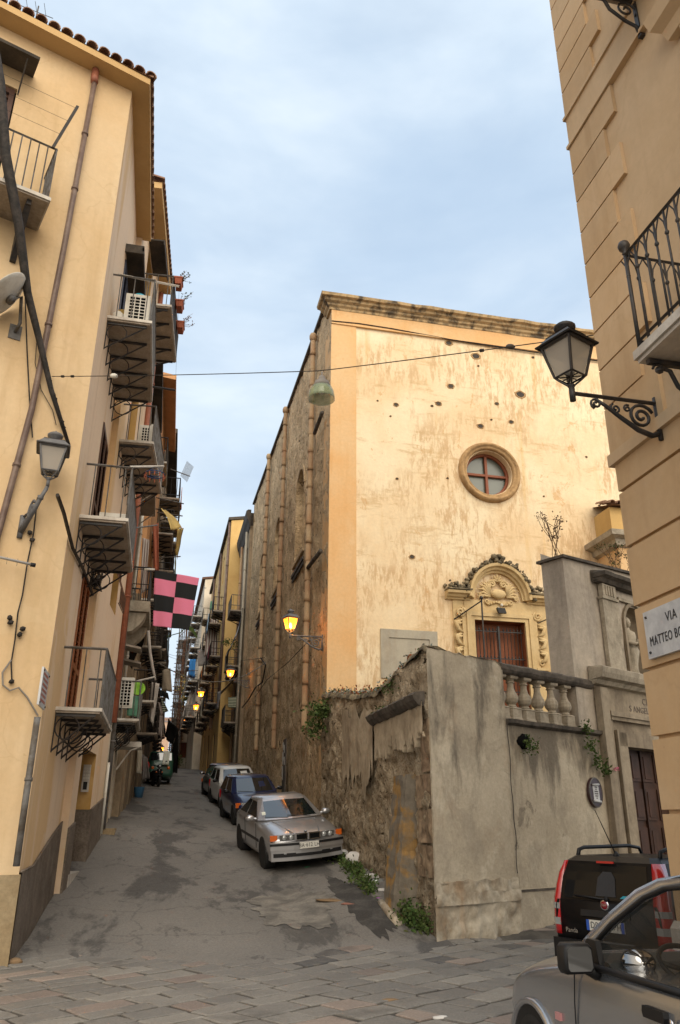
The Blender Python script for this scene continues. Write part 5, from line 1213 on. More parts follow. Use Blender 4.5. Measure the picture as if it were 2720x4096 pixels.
def iron_balcony(u0, u1, z, d=.72):
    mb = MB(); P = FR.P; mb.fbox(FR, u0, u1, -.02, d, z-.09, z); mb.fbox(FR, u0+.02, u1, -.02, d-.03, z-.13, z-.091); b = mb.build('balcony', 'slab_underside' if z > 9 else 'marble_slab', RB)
    mb = MB(); h = 1.12; e = d-.05
    for a, c in ((P(u0+.05, .0, z+h), P(u0+.05, e, z+h)), (P(u0+.05, e, z+h), P(u1, e, z+h)), (P(u0+.05, 0, z+.10), P(u0+.05, e, z+.10)), (P(u0+.05, e, z+.1), P(u1, e, z+.1))): mb.bar(a, c, .02)
    def balus(q, dr):
        mb.tube([q+V((0, 0, 0)), q+V((0, 0, h))], .011, 6); mb.lathe([(.01, -.03), (.024, 0), (.01, .03)], q+V((0, 0, h-.26)), 6)
        for s_ in (-1, 1): mb.tube([q+V((0, 0, h-.24)), q+dr*s_*.02+V((0, 0, h-.12)), q+dr*s_*.075+V((0, 0, h-.02))], .008, 5)
    for i in range(int((u1-u0)/.16)): balus(P(u0+.05+i*.16, e, z), FR.U)
    for i in range(4): balus(P(u0+.05, e*(i+.5)/4.2, z), FR.N)
    q = P(u0+.05, e, z+h); mb.lathe([(.018, 0), (.03, .02), (.015, .04), (.05, .07), (.062, .11), (.05, .15), (0, .17)], q, 14); mb.tube([P(u0+.05, e, z), q], .02, 8)
    mb.build('railing', 'dark_iron', b)
    for u in (u0+.12, u1-.3):
        mb = MB(); zb = z-.14; mb.fbox(FR, u-.025, u+.025, 0, d-.06, zb-.05, zb); mb.fbox(FR, u-.03, u+.03, -.02, .04, zb-.62, zb)
        pts = [P(u, d-.14, zb-.12), P(u, d-.2, zb-.08), P(u, d-.28, zb-.10), P(u, .38, zb-.26), P(u, .2, zb-.40), P(u, .06, zb-.46), P(u, .03, zb-.58)]
        mb.tube(pts, .022, 6); mb.tube(spiral(P(u, d-.16, zb-.10), FR.N, V((0, 0, 1)), .06, .01, 1.4, 0, 14), .014, 5); mb.tube(spiral(P(u, .16, zb-.20), -FR.N, V((0, 0, 1)), .14, .02, 1.6, -.6, 20), .014, 5)
        mb.build('bracket', 'dark_iron', b)
iron_balcony(1.62, 5.5, 6.0); iron_balcony(1.58, 5.5, 11.15)
mb = MB(); mb.sweep([(0, 9.70), (.08, 9.72), (.12, 9.85), (.22, 9.92), (.26, 10.08), (.0, 10.12)], [lambda o, z: FR.P(2.2-o*.6, o, z), lambda o, z: FR.P(4.6+o*.6, o, z)]); mb.fbox(FR, 2.35, 2.6, 0, .08, 7.2, 9.7); mb.fbox(FR, 2.4, 4.4, 0, .05, 9.5, 9.7); mb.build('window_hood', 'tan_plaster', RB)
# street name plaque
t = thing('street_sign', 'grey marble street name sign reading VIA MATTEO BONELLO', 'street sign', FR.P(.62, 0, 3.4))
uA, zA = FR.hit(2587, 2447); uB, zB = FR.hit(2612, 2625)
mb = MB(); mb.fbox(FR, .20, 1.16, .004, .045, 3.36, 3.84); mb.build('slab', 'marble_plaque', t)
mb = MB(); text_into(mb, 'VIA', .135, lambda x, y, d: FR.P(.66+x*.82, .046+d, 3.705+y), 0, .004, 1.1); text_into(mb, 'MATTEO BONELLO', .135, lambda x, y, d: FR.P(.68+x*.66, .046+d, 3.52+y), 0, .004, 1.1); mb.build('lettering', 'letter_dark', t)
mb = MB(); [mb.blob(FR.P(a, .05, b_), .014) for a in (.25, 1.11) for b_ in (3.42, 3.78)]; mb.build('screw', 'dark_iron', t)

# ------------------------------------------------------------------ lanterns
def lantern(label, c, wall, lit=False, iron='dark_iron', s=1.0, group='street lanterns on wall brackets', rot=0.0, style='arm', wn=None):
    """four-sided street lantern standing on an iron bracket fixed at point wall"""
    c, wall = V(c), V(wall); t = thing('wall_lantern', label, 'street lamp', wall, group)
    R_ = Matrix.Rotation(rot, 3, 'Z'); X, Y, Z = R_ @ V((1, 0, 0)), R_ @ V((0, 1, 0)), V((0, 0, 1))
    def q(x, y, z): return c+(X*x+Y*y+Z*z)*s
    def ring(r, z): return [q(r, r, z), q(-r, r, z), q(-r, -r, z), q(r, -r, z)]
    b0, b1, z0, z1 = .118, .198, .24, .64
    mb = MB(); lo, hi = ring(b0-.012, z0+.01), ring(b1-.012, z1)
    mb.add(lo+hi, [(0, 1, 5, 4), (1, 2, 6, 5), (2, 3, 7, 6), (3, 0, 4, 7)]); mb.build('glass', 'lamp_glass_lit' if lit else 'frosted_lamp_glass', t)
    mb = MB(); lo, hi = ring(b0, z0), ring(b1, z1)
    for i in range(4): mb.bar(lo[i], hi[i], .017*s); mb.bar(lo[i], lo[(i+1) % 4], .015*s); mb.bar(hi[i], hi[(i+1) % 4], .022*s)
    mb.tube([q(0, 0, 0), q(0, 0, .12)], .028*s, 8); mb.lathe([(.02, .10), (.045, .12), (.03, .15), (.012, .16)], c, 10, 0, Matrix.Scale(s, 3))
    for i in range(4):
        a = lo[i]; mb.tube([q(0, 0, .10), c.lerp(a, .75)+V((0, 0, .02*s)), a], .012*s, 5)
        m = (lo[i]+lo[(i+1) % 4])/2; mb.tube([q(0, 0, z0), m], .008*s, 4); mb.tube([q(0, 0, z0), lo[i]], .008*s, 4)
    mb.build('frame', iron, t)
    mb = MB(); rr = ring(.245, z1+.01); r2 = ring(.15, z1+.13); r3 = ring(.10, z1+.15)
    mb.add(rr+r2, [(0, 1, 5, 4), (1, 2, 6, 5), (2, 3, 7, 6), (3, 0, 4, 7), (0, 1, 2, 3)]); mb.add(ring(.16, z1+.13)+r3, [(0, 1, 5, 4), (1, 2, 6, 5), (2, 3, 7, 6), (3, 0, 4, 7), (4, 5, 6, 7), (0, 1, 2, 3)])
    for i in range(4): mb.bar(rr[i], rr[(i+1) % 4], .014*s)
    mb.lathe([(.085*s, .78*s), (.08*s, .85*s), (.12*s, .87*s), (.125*s, .90*s), (.09*s, .93*s), (.04*s, .95*s), (0, .99*s)], c, 14); mb.build('roof', iron, t)
    mb = MB(); mb.lathe([(.02*s, .25*s), (.05*s, .28*s), (.06*s, .36*s), (.035*s, .46*s), (0, .49*s)], c, 12); mb.build('bulb', 'bulb_lit' if lit else 'white_plastic', t)
    mb = MB(); d = (wall-c); d.z = 0; L = d.length; d.normalize(); zt = wall.z
    if style == 'arm':      # horizontal arm with scrolls below, lantern on its outer end
        mb.bar(c+V((0, 0, .03)), V((wall.x, wall.y, c.z+.03)), .028*s); mb.tube([c+V((0, 0, -.06)), c+V((0, 0, .12))], .034*s, 8)
        w0 = V((wall.x, wall.y, c.z)); k = L/1.0
        curve = [c+d*(.26*k), c+d*(.38*k)-Z*.07, c+d*(.55*k)-Z*.19, c+d*(.74*k)-Z*.31, c+d*(.9*k)-Z*.36, w0-d*.02-Z*.33]
        mb.tube(curve, [.016, .02, .024, .028, .03, .03], 6); mb.tube([w0-Z*.40, w0+Z*.10], .026, 6)
        mb.tube(spiral(w0-d*.20*k-Z*.15, d, Z, .155*min(1, k), .02, 1.9, .4, 30), .018, 6)
        mb.tube(spiral(c+d*(.27*k)-Z*.06, -d, Z, .065, .012, 1.6, -1.2, 18), .013, 6)
        mb.tube(spiral(c+d*(.50*k)-Z*.09, d, Z, .06, .012, 1.5, 2, 16), .012, 6); mb.tube(spiral(c+d*(.64*k)-Z*.07, d, Z, .045, .01, 1.4, 1, 14), .011, 6)
    else:                   # raking bracket
        mb.tube([wall, wall+(c-wall)*.5-V((0, 0, .02)), c], [.05, .04, .028], 8); mb.tube([wall-Z*.1, wall+Z*.28], .045, 6)
        mb.tube([wall+Z*.25, wall+(c-wall)*.45+Z*.03, c-Z*.05], .022, 6)
        for k in range(4): mb.blob(wall+(c-wall)*(.15+.2*k), .055, 0, .4, 1, k)
        mb.tube(spiral(wall+(c-wall)*.35+Z*.12, (c-wall).normalized(), Z, .12, .02, 1.5), .02, 6)
    mb.build('bracket', iron, t)
    if lit:
        ld = bpy.data.lights.new('lamp_light', 'POINT'); ld.energy = 28; ld.color = (1.0, .46, .12); ld.shadow_soft_size = .12
        lo_ = bpy.data.objects.new('lamp_light', ld); COL.objects.link(lo_); lo_.parent = t; lo_.location = c+V((0, 0, .40*s))-wall
    return t
cR = onY(2290, 1583, 6.35)
lantern('large dark lantern on a scrolled arm of the tan building', cR, (4.78, 6.35, cR.z+.03), False, 'dark_iron', .93, None, radians(22))
uL, zL = FF.hit(80, 2130); cL = FF.P(.45, .55, FF.hit(188, 1945, .55)[1]); cL = FF.P(FF.hit(190, 1945, .55)[0], .55, FF.hit(190, 1945, .55)[1])
lantern('grey unlit lantern on a raking bracket of the ochre corner house', cL, FF.P(uL, .02, zL), False, 'grey_lamp_iron', 1.0, None, radians(8), 'rake')
lit = [('lit lantern on the church corner beside the round clay downpipes, largest of the glowing ones', (3.56, 23.35, onY(1155, 2545, 23.35).z), (4.56, 23.35, 0)),
       ('lit lantern at the far end of the rubble church wall, second nearest glowing one', (3.42, 44.0, onY(925, 2722, 44).z), (4.5, 44.0, 0)),
       ('lit lantern between the dark yellow house balconies, upper of the two neighbouring ones', (2.66, 62, onY(803, 2800, 62).z), (3.7, 62, 0)),
       ('lit lantern between the dark yellow house balconies, lower of the two neighbouring ones', (2.66, 70, onY(783, 2850, 70).z), (3.5, 70, 0)),
       ('lit lantern in front of the tall white house far up the street', (2.26, 86, onY(740, 2900, 86).z), (3.1, 86, 0)),
       ('lit lantern glowing at the very end of the street, smallest of all', (.13, 97, onY(647, 3012, 97).z), (-.9, 97, 0))]
for lb, c, wl in lit: lantern(lb, c, (wl[0], wl[1], c[2]), True, 'grey_lamp_iron', .88 if c[1] < 50 else 1.0, 'lit street lanterns', radians(20))
# bell lamp hanging on the span wire
a = wirept(.583); t = thing('hanging_lamp', 'green glass bell lamp hanging from the wire across the street', 'street lamp', a-V((0, 0, .55)))
mb = MB(); mb.lathe([(.0, -.02), (.012, -.02), (.012, -.09), (.04, -.10), (.05, -.13), (.055, -.17), (.10, -.19), (.115, -.24), (.115, -.27)], a, 20); mb.build('cap', 'cable_grey', t)
mb = MB(); mb.lathe([(.10, -.255), (.15, -.29), (.175, -.35), (.185, -.42), (.19, -.47), (.180, -.47), (.172, -.40), (.16, -.34), (.10, -.27), (.10, -.255)], a, 28); mb.build('bell', 'green_bell_glass', t)
mb = MB(); mb.lathe([(.03, -.26), (.05, -.30), (.045, -.36), (0, -.39)], a, 14); mb.build('bulb', 'white_plastic', t)

# ------------------------------------------------------------------ houses up the street
def far_house(name, label, fr, u0, u1, ztop_, mat, doors, eave=.4, *A_, low=None, **K_):
    return far_house_(name, label, fr, u0, u1, ztop_, mat, doors, eave, *A_, low=low, **K_)
def far_house_(name, label, fr, u0, u1, ztop_, mat, doors, eave=.4, eave_mat='dirt_and_shade_dark', shut='brown_shutter', cat='house', zb=-1, low=None):
    root = thing(name, label, cat, fr.P((u0+u1)/2, 0, g(*fr.P((u0+u1)/2, .5, 0).xy)))
    P = fr.P; zs_ = low[1] if low else zb
    if low:
        mb = MB(); holed_wall(mb, fr, u0, u1, zb, zs_, [d[:4] for d in doors if d[3] < zs_], 0, .16, o=.02)
        for u in (u0, u1): mb.add([P(u, .02, zb), P(u, .02, zs_), P(u, -6, zs_), P(u, -6, zb)], [(0, 1, 2, 3)])
        mb.build('lower_wall', low[0], root)
    mb = MB(); holed_wall(mb, fr, u0, u1, zs_, ztop_, [d[:4] for d in doors if d[2] > zs_], 0, .16)
    for u in (u0, u1): mb.add([P(u, 0, zs_), P(u, 0, ztop_), P(u, -6, ztop_+.9), P(u, -6, zs_)], [(0, 1, 2, 3)])
    mb.build('wall', mat, root)
    mb = MB(); mb.fbox(fr, u0+.1, u1-.1, -6, -.5, zb, ztop_); mb.build('core', 'dirt_and_shade_dark', root)
    if eave:
        mb = MB(); mb.hexa([P(u0-.1, eave, ztop_), P(u1+.1, eave, ztop_), P(u1+.1, -6, ztop_+.95), P(u0-.1, -6, ztop_+.95), P(u0-.1, eave, ztop_+.2), P(u1+.1, eave, ztop_+.2), P(u1+.1, -6, ztop_+1.2), P(u0-.1, -6, ztop_+1.2)]); mb.build('roof', eave_mat, root)
    for d in doors: shutter(root, fr, d[0]+.01, d[1]-.01, d[2]+.01, d[3]-.01, -.1, d[4] if len(d) > 4 else shut, louvre=False)
    return root
def balconies(root, fr, lst, **kw):
    for u0, u1, z, d in lst: balcony(root, fr, u0, u1, z, d, 4, ring=False, **kw)
# --- left side
FL3 = Frame((-1.33, 22.0), 0)
doors = [(.8, 1.7, 1.55, 3.9, 'grey_panel'), (3.0, 3.9, 1.8, 4.0, 'grey_panel'), (1.2, 2.2, 4.4, 6.6), (.9, 1.9, 7.6, 9.9), (1.2, 2.2, 11.2, 13.4), (3.0, 3.8, 7.6, 9.6)]
L3 = far_house('grey_house', 'narrow sooty grey house with a stone balcony behind the chequered flag', FL3, 0, 4.6, 15.2, 'old_beige_wall', doors, .35, low=('white_house', 4.2))
balcony(L3, FL3, .4, 2.9, 4.38, .68, 5, h=1.0)
mb = MB(); mb.fbox(FL3, .2, 2.6, -.05, .68, 7.30, 7.60); mb.sweep([(0, 6.7), (.25, 6.75), (.45, 6.95), (.55, 7.1), (.60, 7.28), (0, 7.28)], [lambda o, z: FL3.P(.3, o, z), lambda o, z: FL3.P(.75, o, z)]); mb.sweep([(0, 6.7), (.25, 6.75), (.45, 6.95), (.55, 7.1), (.60, 7.28), (0, 7.28)], [lambda o, z: FL3.P(2.1, o, z), lambda o, z: FL3.P(2.55, o, z)])
SB = mb.build('stone_balcony', 'carved_stone', L3); railing(FL3, .22, 2.58, 7.6, .64, SB, 'dark_iron', 1.0, .13, .15, .013, .5)
mb = MB(); mb.fbox(FL3, .25, 2.4, 0, .5, 11.0, 11.1); [mb.bar(FL3.P(u, .45, 11.0), FL3.P(u, 0, 10.6), .02) for u in (.4, 2.2)]; mb.build('metal_canopy', 'slab_underside', L3)
pipe_part(L3, [FL3.P(.12, .08, 14.5), FL3.P(.12, .08, 1.6)], .06, 'grey_iron', 2.5)
pipe_part(L3, [FL3.P(2.75, .08, 14.5), FL3.P(2.75, .08, 4.5)], .05, 'white_plastic', 2.5)
mb = MB(); [mb.hexa([FL3.P(.3+k*.9, 0, 6.35-k*.25), FL3.P(1.0+k*.9, 0, 6.35-k*.25), FL3.P(1.0+k*.9, .55, 6.25-k*.25), FL3.P(.3+k*.9, .55, 6.25-k*.25), FL3.P(.3+k*.9, 0, 6.41-k*.25), FL3.P(1.0+k*.9, 0, 6.41-k*.25), FL3.P(1.0+k*.9, .55, 6.31-k*.25), FL3.P(.3+k*.9, .55, 6.31-k*.25)]) for k in range(2)]
mb.build('door_canopy', 'slab_underside', L3)
mb = MB(); mb.fbox(FL3, 2.9, 4.1, 0, .75, 3.85, 4.0); mb.tube([FL3.P(2.95, .7, 3.85), FL3.P(2.95, .45, 3.75), FL3.P(2.95, .1, 3.2)], .025, 5); mb.build('shop_hood', 'marble_slab', L3)
mb = MB(); mb.fbox(FL3, .6, 1.9, 0, .35, 0, 1.62); mb.build('door_step', 'plinth_ochre', L3)
FL4 = Frame((-1.12, 26.6), 1)
L4 = far_house('orange_house', 'orange washed house with brown shutters, seen between the left balconies', FL4, 0, 6.2, 17.4, 'orange_house', [(.6, 1.6, 14.2, 16.6), (.6, 1.6, 10.5, 12.8), (.8, 1.8, 5.6, 7.9), (3.6, 4.6, 14.2, 16.6), (3.6, 4.6, 10.2, 12.5), (3.6, 4.6, 5.8, 8), (1, 2, 2.0, 4.2, 'dark_wood'), (4, 5.2, 2.3, 4.4, 'grey_panel')], .48, 'orange_house', low=('old_beige_wall', 9.0))
balconies(L4, FL4, [(.2, 2.4, 14.1, .42), (.2, 2.6, 8.9, .8), (.3, 2.4, 5.5, .75), (3.2, 5.4, 12.4, .8), (3.2, 5.4, 7.9, .75)], rail='dark_iron')
FL5 = Frame((-1.0, 33.0), 1)
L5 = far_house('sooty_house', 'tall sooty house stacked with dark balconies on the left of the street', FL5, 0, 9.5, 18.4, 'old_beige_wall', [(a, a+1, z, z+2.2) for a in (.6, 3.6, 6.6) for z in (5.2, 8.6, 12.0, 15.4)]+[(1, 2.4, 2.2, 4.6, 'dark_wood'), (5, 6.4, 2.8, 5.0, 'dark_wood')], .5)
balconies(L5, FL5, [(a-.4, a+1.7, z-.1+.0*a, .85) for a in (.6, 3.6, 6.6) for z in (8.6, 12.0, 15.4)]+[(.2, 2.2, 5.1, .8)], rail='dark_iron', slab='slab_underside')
FL6 = Frame((-.85, 42.5), 0.4)
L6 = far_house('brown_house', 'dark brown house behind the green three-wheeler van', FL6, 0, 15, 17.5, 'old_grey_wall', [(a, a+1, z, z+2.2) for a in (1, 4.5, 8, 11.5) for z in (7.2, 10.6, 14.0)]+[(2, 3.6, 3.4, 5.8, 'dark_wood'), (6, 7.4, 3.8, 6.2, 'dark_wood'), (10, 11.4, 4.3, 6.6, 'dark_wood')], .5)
balconies(L6, FL6, [(a-.4, a+1.6, z-.1, .8) for a in (1, 4.5, 8, 11.5) for z in (7.2, 10.6, 14.0)], rail='dark_iron', slab='slab_underside')
FL7 = Frame((-.75, 57.5), 0)
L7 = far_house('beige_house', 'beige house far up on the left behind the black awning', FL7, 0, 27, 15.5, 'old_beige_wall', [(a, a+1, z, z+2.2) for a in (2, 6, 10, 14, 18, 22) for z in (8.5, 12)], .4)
balconies(L7, FL7, [(a-.4, a+1.6, z-.1, .8) for a in (2, 6, 10, 14, 18, 22) for z in (8.5, 12)], rail='dark_iron', slab='slab_underside')
FL8 = Frame((-.9, 85.5), 2)
L8 = far_house('pink_house', 'sunlit pink house closing the far left end of the street', FL8, 0, 16, 14.2, 'pink_house', [(a, a+1.1, z, z+2) for a in (1, 4, 7, 10) for z in (8.2, 11)], .3, 'roof_tile')
balconies(L8, FL8, [(a-.4, a+1.6, z-.1, .9) for a in (1, 4, 7, 10) for z in (8.2, 11)], rail='dark_iron')
# --- right side
FR1 = Frame((4.40, 47.4), 0, True)
R1 = far_house('grey_house', 'grey house with a heavy dark cornice joined to the rubble church wall', FR1, 0, 6.3, 19.6, 'old_beige_wall', [(.6, 1.3, 16.6, 18.4), (.6, 1.3, 12.6, 14.3), (.6, 1.2, 9.5, 10.8), (2.0, 3.0, 14.4, 16.9, 'blue_shutter'), (2.0, 3.0, 10.9, 13.2), (2.0, 3.0, 7.5, 9.9), (4.7, 5.7, 10.9, 13.2), (4.7, 5.7, 7.5, 9.9), (2.1, 3.6, 3.5, 6.4, 'dark_wood'), (4.6, 5.8, 4.2, 6.8, 'dark_wood')], 0)
mb = MB(); mb.sweep([(0, 19.4), (.06, 19.45), (.14, 19.8), (.24, 20.0), (.32, 20.5), (.2, 20.6), (0, 20.6)], [lambda o, z: FR1.P(-.3, o, z), lambda o, z: FR1.P(6.25, o, z)]); mb.fbox(FR1, 0, 6.3, -6, 0, 19.6, 20.5); mb.build('cornice', 'dirt_and_shade_dark', R1)
balconies(R1, FR1, [(1.2, 3.8, 14.3, .85), (1.2, 3.8, 10.8, .85), (1.2, 3.8, 7.4, .85), (4.4, 6.1, 10.8, .6), (4.4, 6.1, 7.4, .6)], rail='grey_iron', slab='slab_underside', br='dirt_and_shade_dark')
[pipe_part(R1, [FR1.P(u, .1, 19.5), FR1.P(u, .1, 4)], .08, m_, 3) for u, m_ in ((1.0, 'putty_grey'), (4.1, 'clay_pipe'))]
FR2 = Frame((3.62, 53.8), -.3, True)
R2 = far_house('yellow_house', 'tall bright yellow house with brown downpipes above the grey house roof', FR2, 0, 20.5, 22.3, 'yellow_house', [(a, a+1, z, z+2.2) for a in (1.2, 5, 9, 13, 17) for z in (9.4, 12.6, 15.8, 19.0)]+[(3, 4.8, 4.9, 7.6, 'dark_wood'), (9, 10.8, 5.5, 8.0, 'dark_wood'), (15, 16.8, 6.0, 8.6, 'dark_wood')], .22)
balconies(R2, FR2, [(a-.5, a+1.8, z-.1, .85) for a in (1.2, 5, 9, 13, 17) for z in (9.4, 12.6, 15.8)]+[(16.5, 19, 18.9, .85), (.3, 5.2, 15.7, .95)][:1], rail='dark_iron', slab='slab_underside')
[pipe_part(R2, [FR2.P(u, .10, 22.2), FR2.P(u, .10, 9)], .09, 'brown_pipe_paint', 4) for u in (.2, 7.5, 15)]
mb = MB(); mb.fbox(FR2, -.03, .02, -1.7, -.95, 18.7, 21.0); mb.build('gable_shutter', 'pink_house', R2)
FR3 = Frame((2.85, 75.2), -.5, True)
R3 = far_house('white_house', 'tall pale house with rusty tin roof beyond the yellow house', FR3, 0, 15, 24.0, 'white_house', [(a, a+1, z, z+2.2) for a in (1.2, 4.5, 8, 11.5) for z in (11, 14.3, 17.5, 20.6)], .3, 'rusty_iron')
balconies(R3, FR3, [(a-.5, a+1.7, z-.1, .9) for a in (1.2, 4.5, 8, 11.5) for z in (11, 14.3, 17.5, 20.6)], rail='grey_iron')
FE_ = Frame((.7, 91), 90)
R4 = far_house('end_house', 'pale house with a maroon metal door closing the street', FE_, .55, 9, 13.5, 'white_house', [(1.0, 2.1, 8.3, 9.9, 'redbrown_cloth'), (1.0, 2.1, 11, 13)], .2, 'roof_tile')
mb = MB(); [mb.fbox(FE_, 1.0+k*.14, 1.06+k*.14, -.1, -.06, 8.3, 9.9) for k in range(8)]; mb.build('door_ribs', 'rusty_iron', R4)
far = Frame((-8, 112), 90)
R5 = far_house('pink_house', 'sunlit peach house front glimpsed at the far end of the street', far, 0, 9, 14.5, 'pink_house', [(a, a+1, z, z+1.9, 'redbrown_cloth') for a in (1.5, 4, 6.6) for z in (8.2, 11.3)], .25, 'roof_tile')
# scaffolding tower
mb = MB(); X0, X1, Y0, Y1 = .95, 2.05, 89.0, 94; random.seed(3)
for x in [lerp(X0, X1, k/6) for k in range(7)]:
    for y in (Y0, Y0+1.2, Y0+2.5, Y1): mb.bar(V((x, y, 6)), V((x+random.uniform(-.05, .05), y, 21.6+random.uniform(-.9, 1.8))), .05, random.randint(0, 1))
for k in range(34):
    z = 7.0+k*.43
    for y in (Y0, Y0+2.5): mb.bar(V((X0-random.uniform(.05, .35), y, z)), V((X1+.2, y, z+random.uniform(-.05, .05))), .035, random.randint(0, 1))
    for x in (X0, X1): mb.bar(V((x, Y0-.3, z+.1)), V((x, Y1+.2, z+.1)), .035, 0)
    if k % 4 == 0: mb.box(X0, Y0, z+.05, X1, Y1, z+.09, 1)
    if k % 3 == 0: mb.bar(V((X0, Y0, z)), V((X1, Y0, z+1.2)), .03, 0)
tag(mb.build('scaffolding', ['rusty_iron', 'grey_iron']), 'rusty scaffolding tower rising against the sky at the end of the street', 'scaffolding')
# little house peeping out right of the church
AH = thing('annex_house', 'small yellow house corner with red tiles between church and tan building', 'house', (16.7, 22, 0))
p0 = onY(2468, 2150, 21.5); FA = Frame((p0.x, 21.5), 90)
mb = MB(); mb.fbox(FA, 0, 6, -3, 0, 3, p0.z-.1); mb.build('wall', 'church_orange', AH)
mb = MB(); mb.sweep([(0, p0.z-.35), (.15, p0.z-.3), (.2, p0.z-.12), (.42, p0.z-.05), (.45, p0.z+.12), (0, p0.z+.14)], [lambda o, z: FA.P(-o, -2, z), lambda o, z: FA.P(-o, o, z), lambda o, z: FA.P(6, o, z)]); mb.build('cornice', 'carved_stone', AH)
mb = MB(); q1 = onY(2475, 2040, 22.2); mb.fbox(FA, .05, 6, -2.8, -.3, p0.z, q1.z-.1); mb.build('attic', 'yellow_house', AH); tile_row(AH, FA, .05, 5, -.1, q1.z-.12, .25)

# ------------------------------------------------------------------ cloth: flags, washing, awnings
def cloth(name, label, cat, A, B, Cc, D, mat, nu=12, nv=14, wav=.05, fr=3.0, seed=0, thick=.006, group=None, belly=0.0, matfn=None, ragged=0.0):
    """hanging cloth: corners top-left A, top-right B, bottom-right C, bottom-left D; folds run down it"""
    A, B, Cc, D = V(A), V(B), V(Cc), V(D); nrm = (B-A).cross(D-A).normalized(); vs = []; 
    for j in range(nv+1):
        for i in range(nu+1):
            s_, t_ = i/nu, j/nv; p = A.lerp(B, s_).lerp(D.lerp(Cc, s_), t_)
            d = wav*(sin(s_*fr*2*pi+seed+.8*sin(t_*3+seed))*(.25+.75*t_)+.8*noise.noise(V((s_*3, t_*2.2, seed+.5))))
            if ragged and j == nv: p = p+(A-D)*ragged*noise.noise(V((s_*5, seed, 1)))
            vs.append(p+nrm*(d+belly*sin(pi*t_)))
    m = nu+1; L = len(vs); vs += [p+nrm*thick for p in vs]
    fs = []; mis = []
    for j in range(nv):
        for i in range(nu):
            f = (j*m+i, j*m+i+1, (j+1)*m+i+1, (j+1)*m+i); fs.append((f, matfn(i/nu, j/nv) if matfn else 0)); fs.append((tuple(L+k for k in f[::-1]), matfn(i/nu, j/nv) if matfn else 0))
    ed = [(i, i+1) for i in range(nu)]+[(nv*m+i+1, nv*m+i) for i in range(nu)]+[((j+1)*m, j*m) for j in range(nv)]+[(j*m+nu, (j+1)*m+nu) for j in range(nv)]
    mb = MB(); k0 = 0
    mb.v = vs; 
    for f, mi in fs: mb.f.append(list(f)); mb.m.append(mi); mb.sm.append(True)
    for a, b_ in ed: mb.f.append([b_, a, L+a, L+b_]); mb.m.append(fs[0][1]); mb.sm.append(False)
    return tag(mb.build(name, mat, recalc=False), label, cat, group)
YF = 21.5
cloth('flag', 'pink and black chequered flag hanging out over the street', 'flag', onY(618, 2280, YF), onY(797, 2312, YF+.2), onY(757, 2520, YF+.1), onY(612, 2503, YF),
      ['pink_cloth', 'black_cloth'], 24, 48, .022, 2.2, 1, matfn=lambda s_, t_: (1 if ((0 if s_ < .5 else 1)+(0 if t_ < .13 else 1 if t_ < .43 else 2 if t_ < .72 else 3)) % 2 == 0 else 0))
mb = MB(); a, b_ = onY(618, 2278, YF), V((-1.4, 21.3, onY(545, 2278, 21.3).z)); mb.tube([b_, a], .014, 6); mb.tube([onY(577, 2277, 21.4), a], .028, 8, 1); tag(mb.build('flagpole', ['dark_iron', 'white_plastic']), 'thin flagpole holding the chequered flag', 'flagpole')
def Q(lst, Y): return [onY(x, y, Y+(dy[0] if dy else 0)) for x, y, *dy in lst]
cloth('curtain', 'red brown curtain hanging beside the pale pipe above the flag', 'curtain', *Q([(610, 2100), (634, 2090), (636, 2285), (614, 2285)], 24.4), 'redbrown_cloth', 8, 14, .04, 1.5, 2)
cloth('curtain', 'pale striped curtain on the left balcony behind the red brown one', 'curtain', *Q([(570, 2150), (597, 2160), (585, 2360), (560, 2380)], 23.4), 'white_stripe_cloth', 10, 14, .04, 2.5, 3)
cloth('awning', 'faded yellow awning with a hanging corner, high against the sky on the left', 'awning', onY(645, 2032, 27.5), onY(664, 2043, 29.2), onY(733, 2112, 29.0), onY(680, 2120, 26.4), 'yellow_awning', 10, 10, .05, 1.5, 4, belly=-.06)
AW = cloth('awning', 'hanging torn corner of the yellow awning on the left', 'awning', onY(708, 2115, 27.4), onY(733, 2112, 29.0), onY(707, 2238, 28.6), onY(703, 2190, 27.6), 'yellow_awning', 6, 8, .05, 1, 5)
cloth('tarpaulin', 'dark tarpaulin arching under the stone balcony of the grey house', 'tarpaulin', onY(515, 2580, 24.5), onY(590, 2485, 24.3), onY(583, 2530, 25.5), onY(530, 2680, 25.8), 'black_mesh_cloth', 10, 8, .05, 1, 6, belly=.3)
mb = MB(); pts = [onY(592, 2490, 25.5), onY(594, 2540, 25.4), onY(600, 2610, 25.3), onY(612, 2680, 25.2), onY(622, 2720, 25.1)]; mb.tube(pts, [.05, .06, .055, .05, .03], 6); tag(mb.build('rolled_awning', 'white_cloth'), 'rolled pale awning curving down under the stone balcony', 'awning')
cloth('laundry', 'long white shirt hung out below the green cloth balcony', 'laundry', *Q([(607, 2728), (638, 2735), (612, 2905), (596, 2868)], 28), 'white_cloth', 8, 12, .05, 1.5, 7, ragged=.1, group='washing hung over the street')
cloth('laundry', 'grey sheet hung against the sky on the left side', 'laundry', *Q([(650, 2680), (682, 2672), (689, 2768), (647, 2762)], 34), 'beige_cloth', 8, 8, .07, 1.2, 8, group='washing hung over the street')
cloth('laundry', 'pink striped towel below the grey sheet', 'laundry', *Q([(632, 2808), (642, 2812), (654, 2856), (640, 2862)], 34.5), 'white_stripe_cloth', 6, 8, .05, 1.2, 9, group='washing hung over the street')
cloth('laundry', 'black and beige striped cloth hung beside the sky gap', 'laundry', *Q([(644, 2790), (652, 2800), (674, 2845), (650, 2852)], 36), 'green_stripe_cloth', 6, 8, .05, 1.2, 10, group='washing hung over the street')
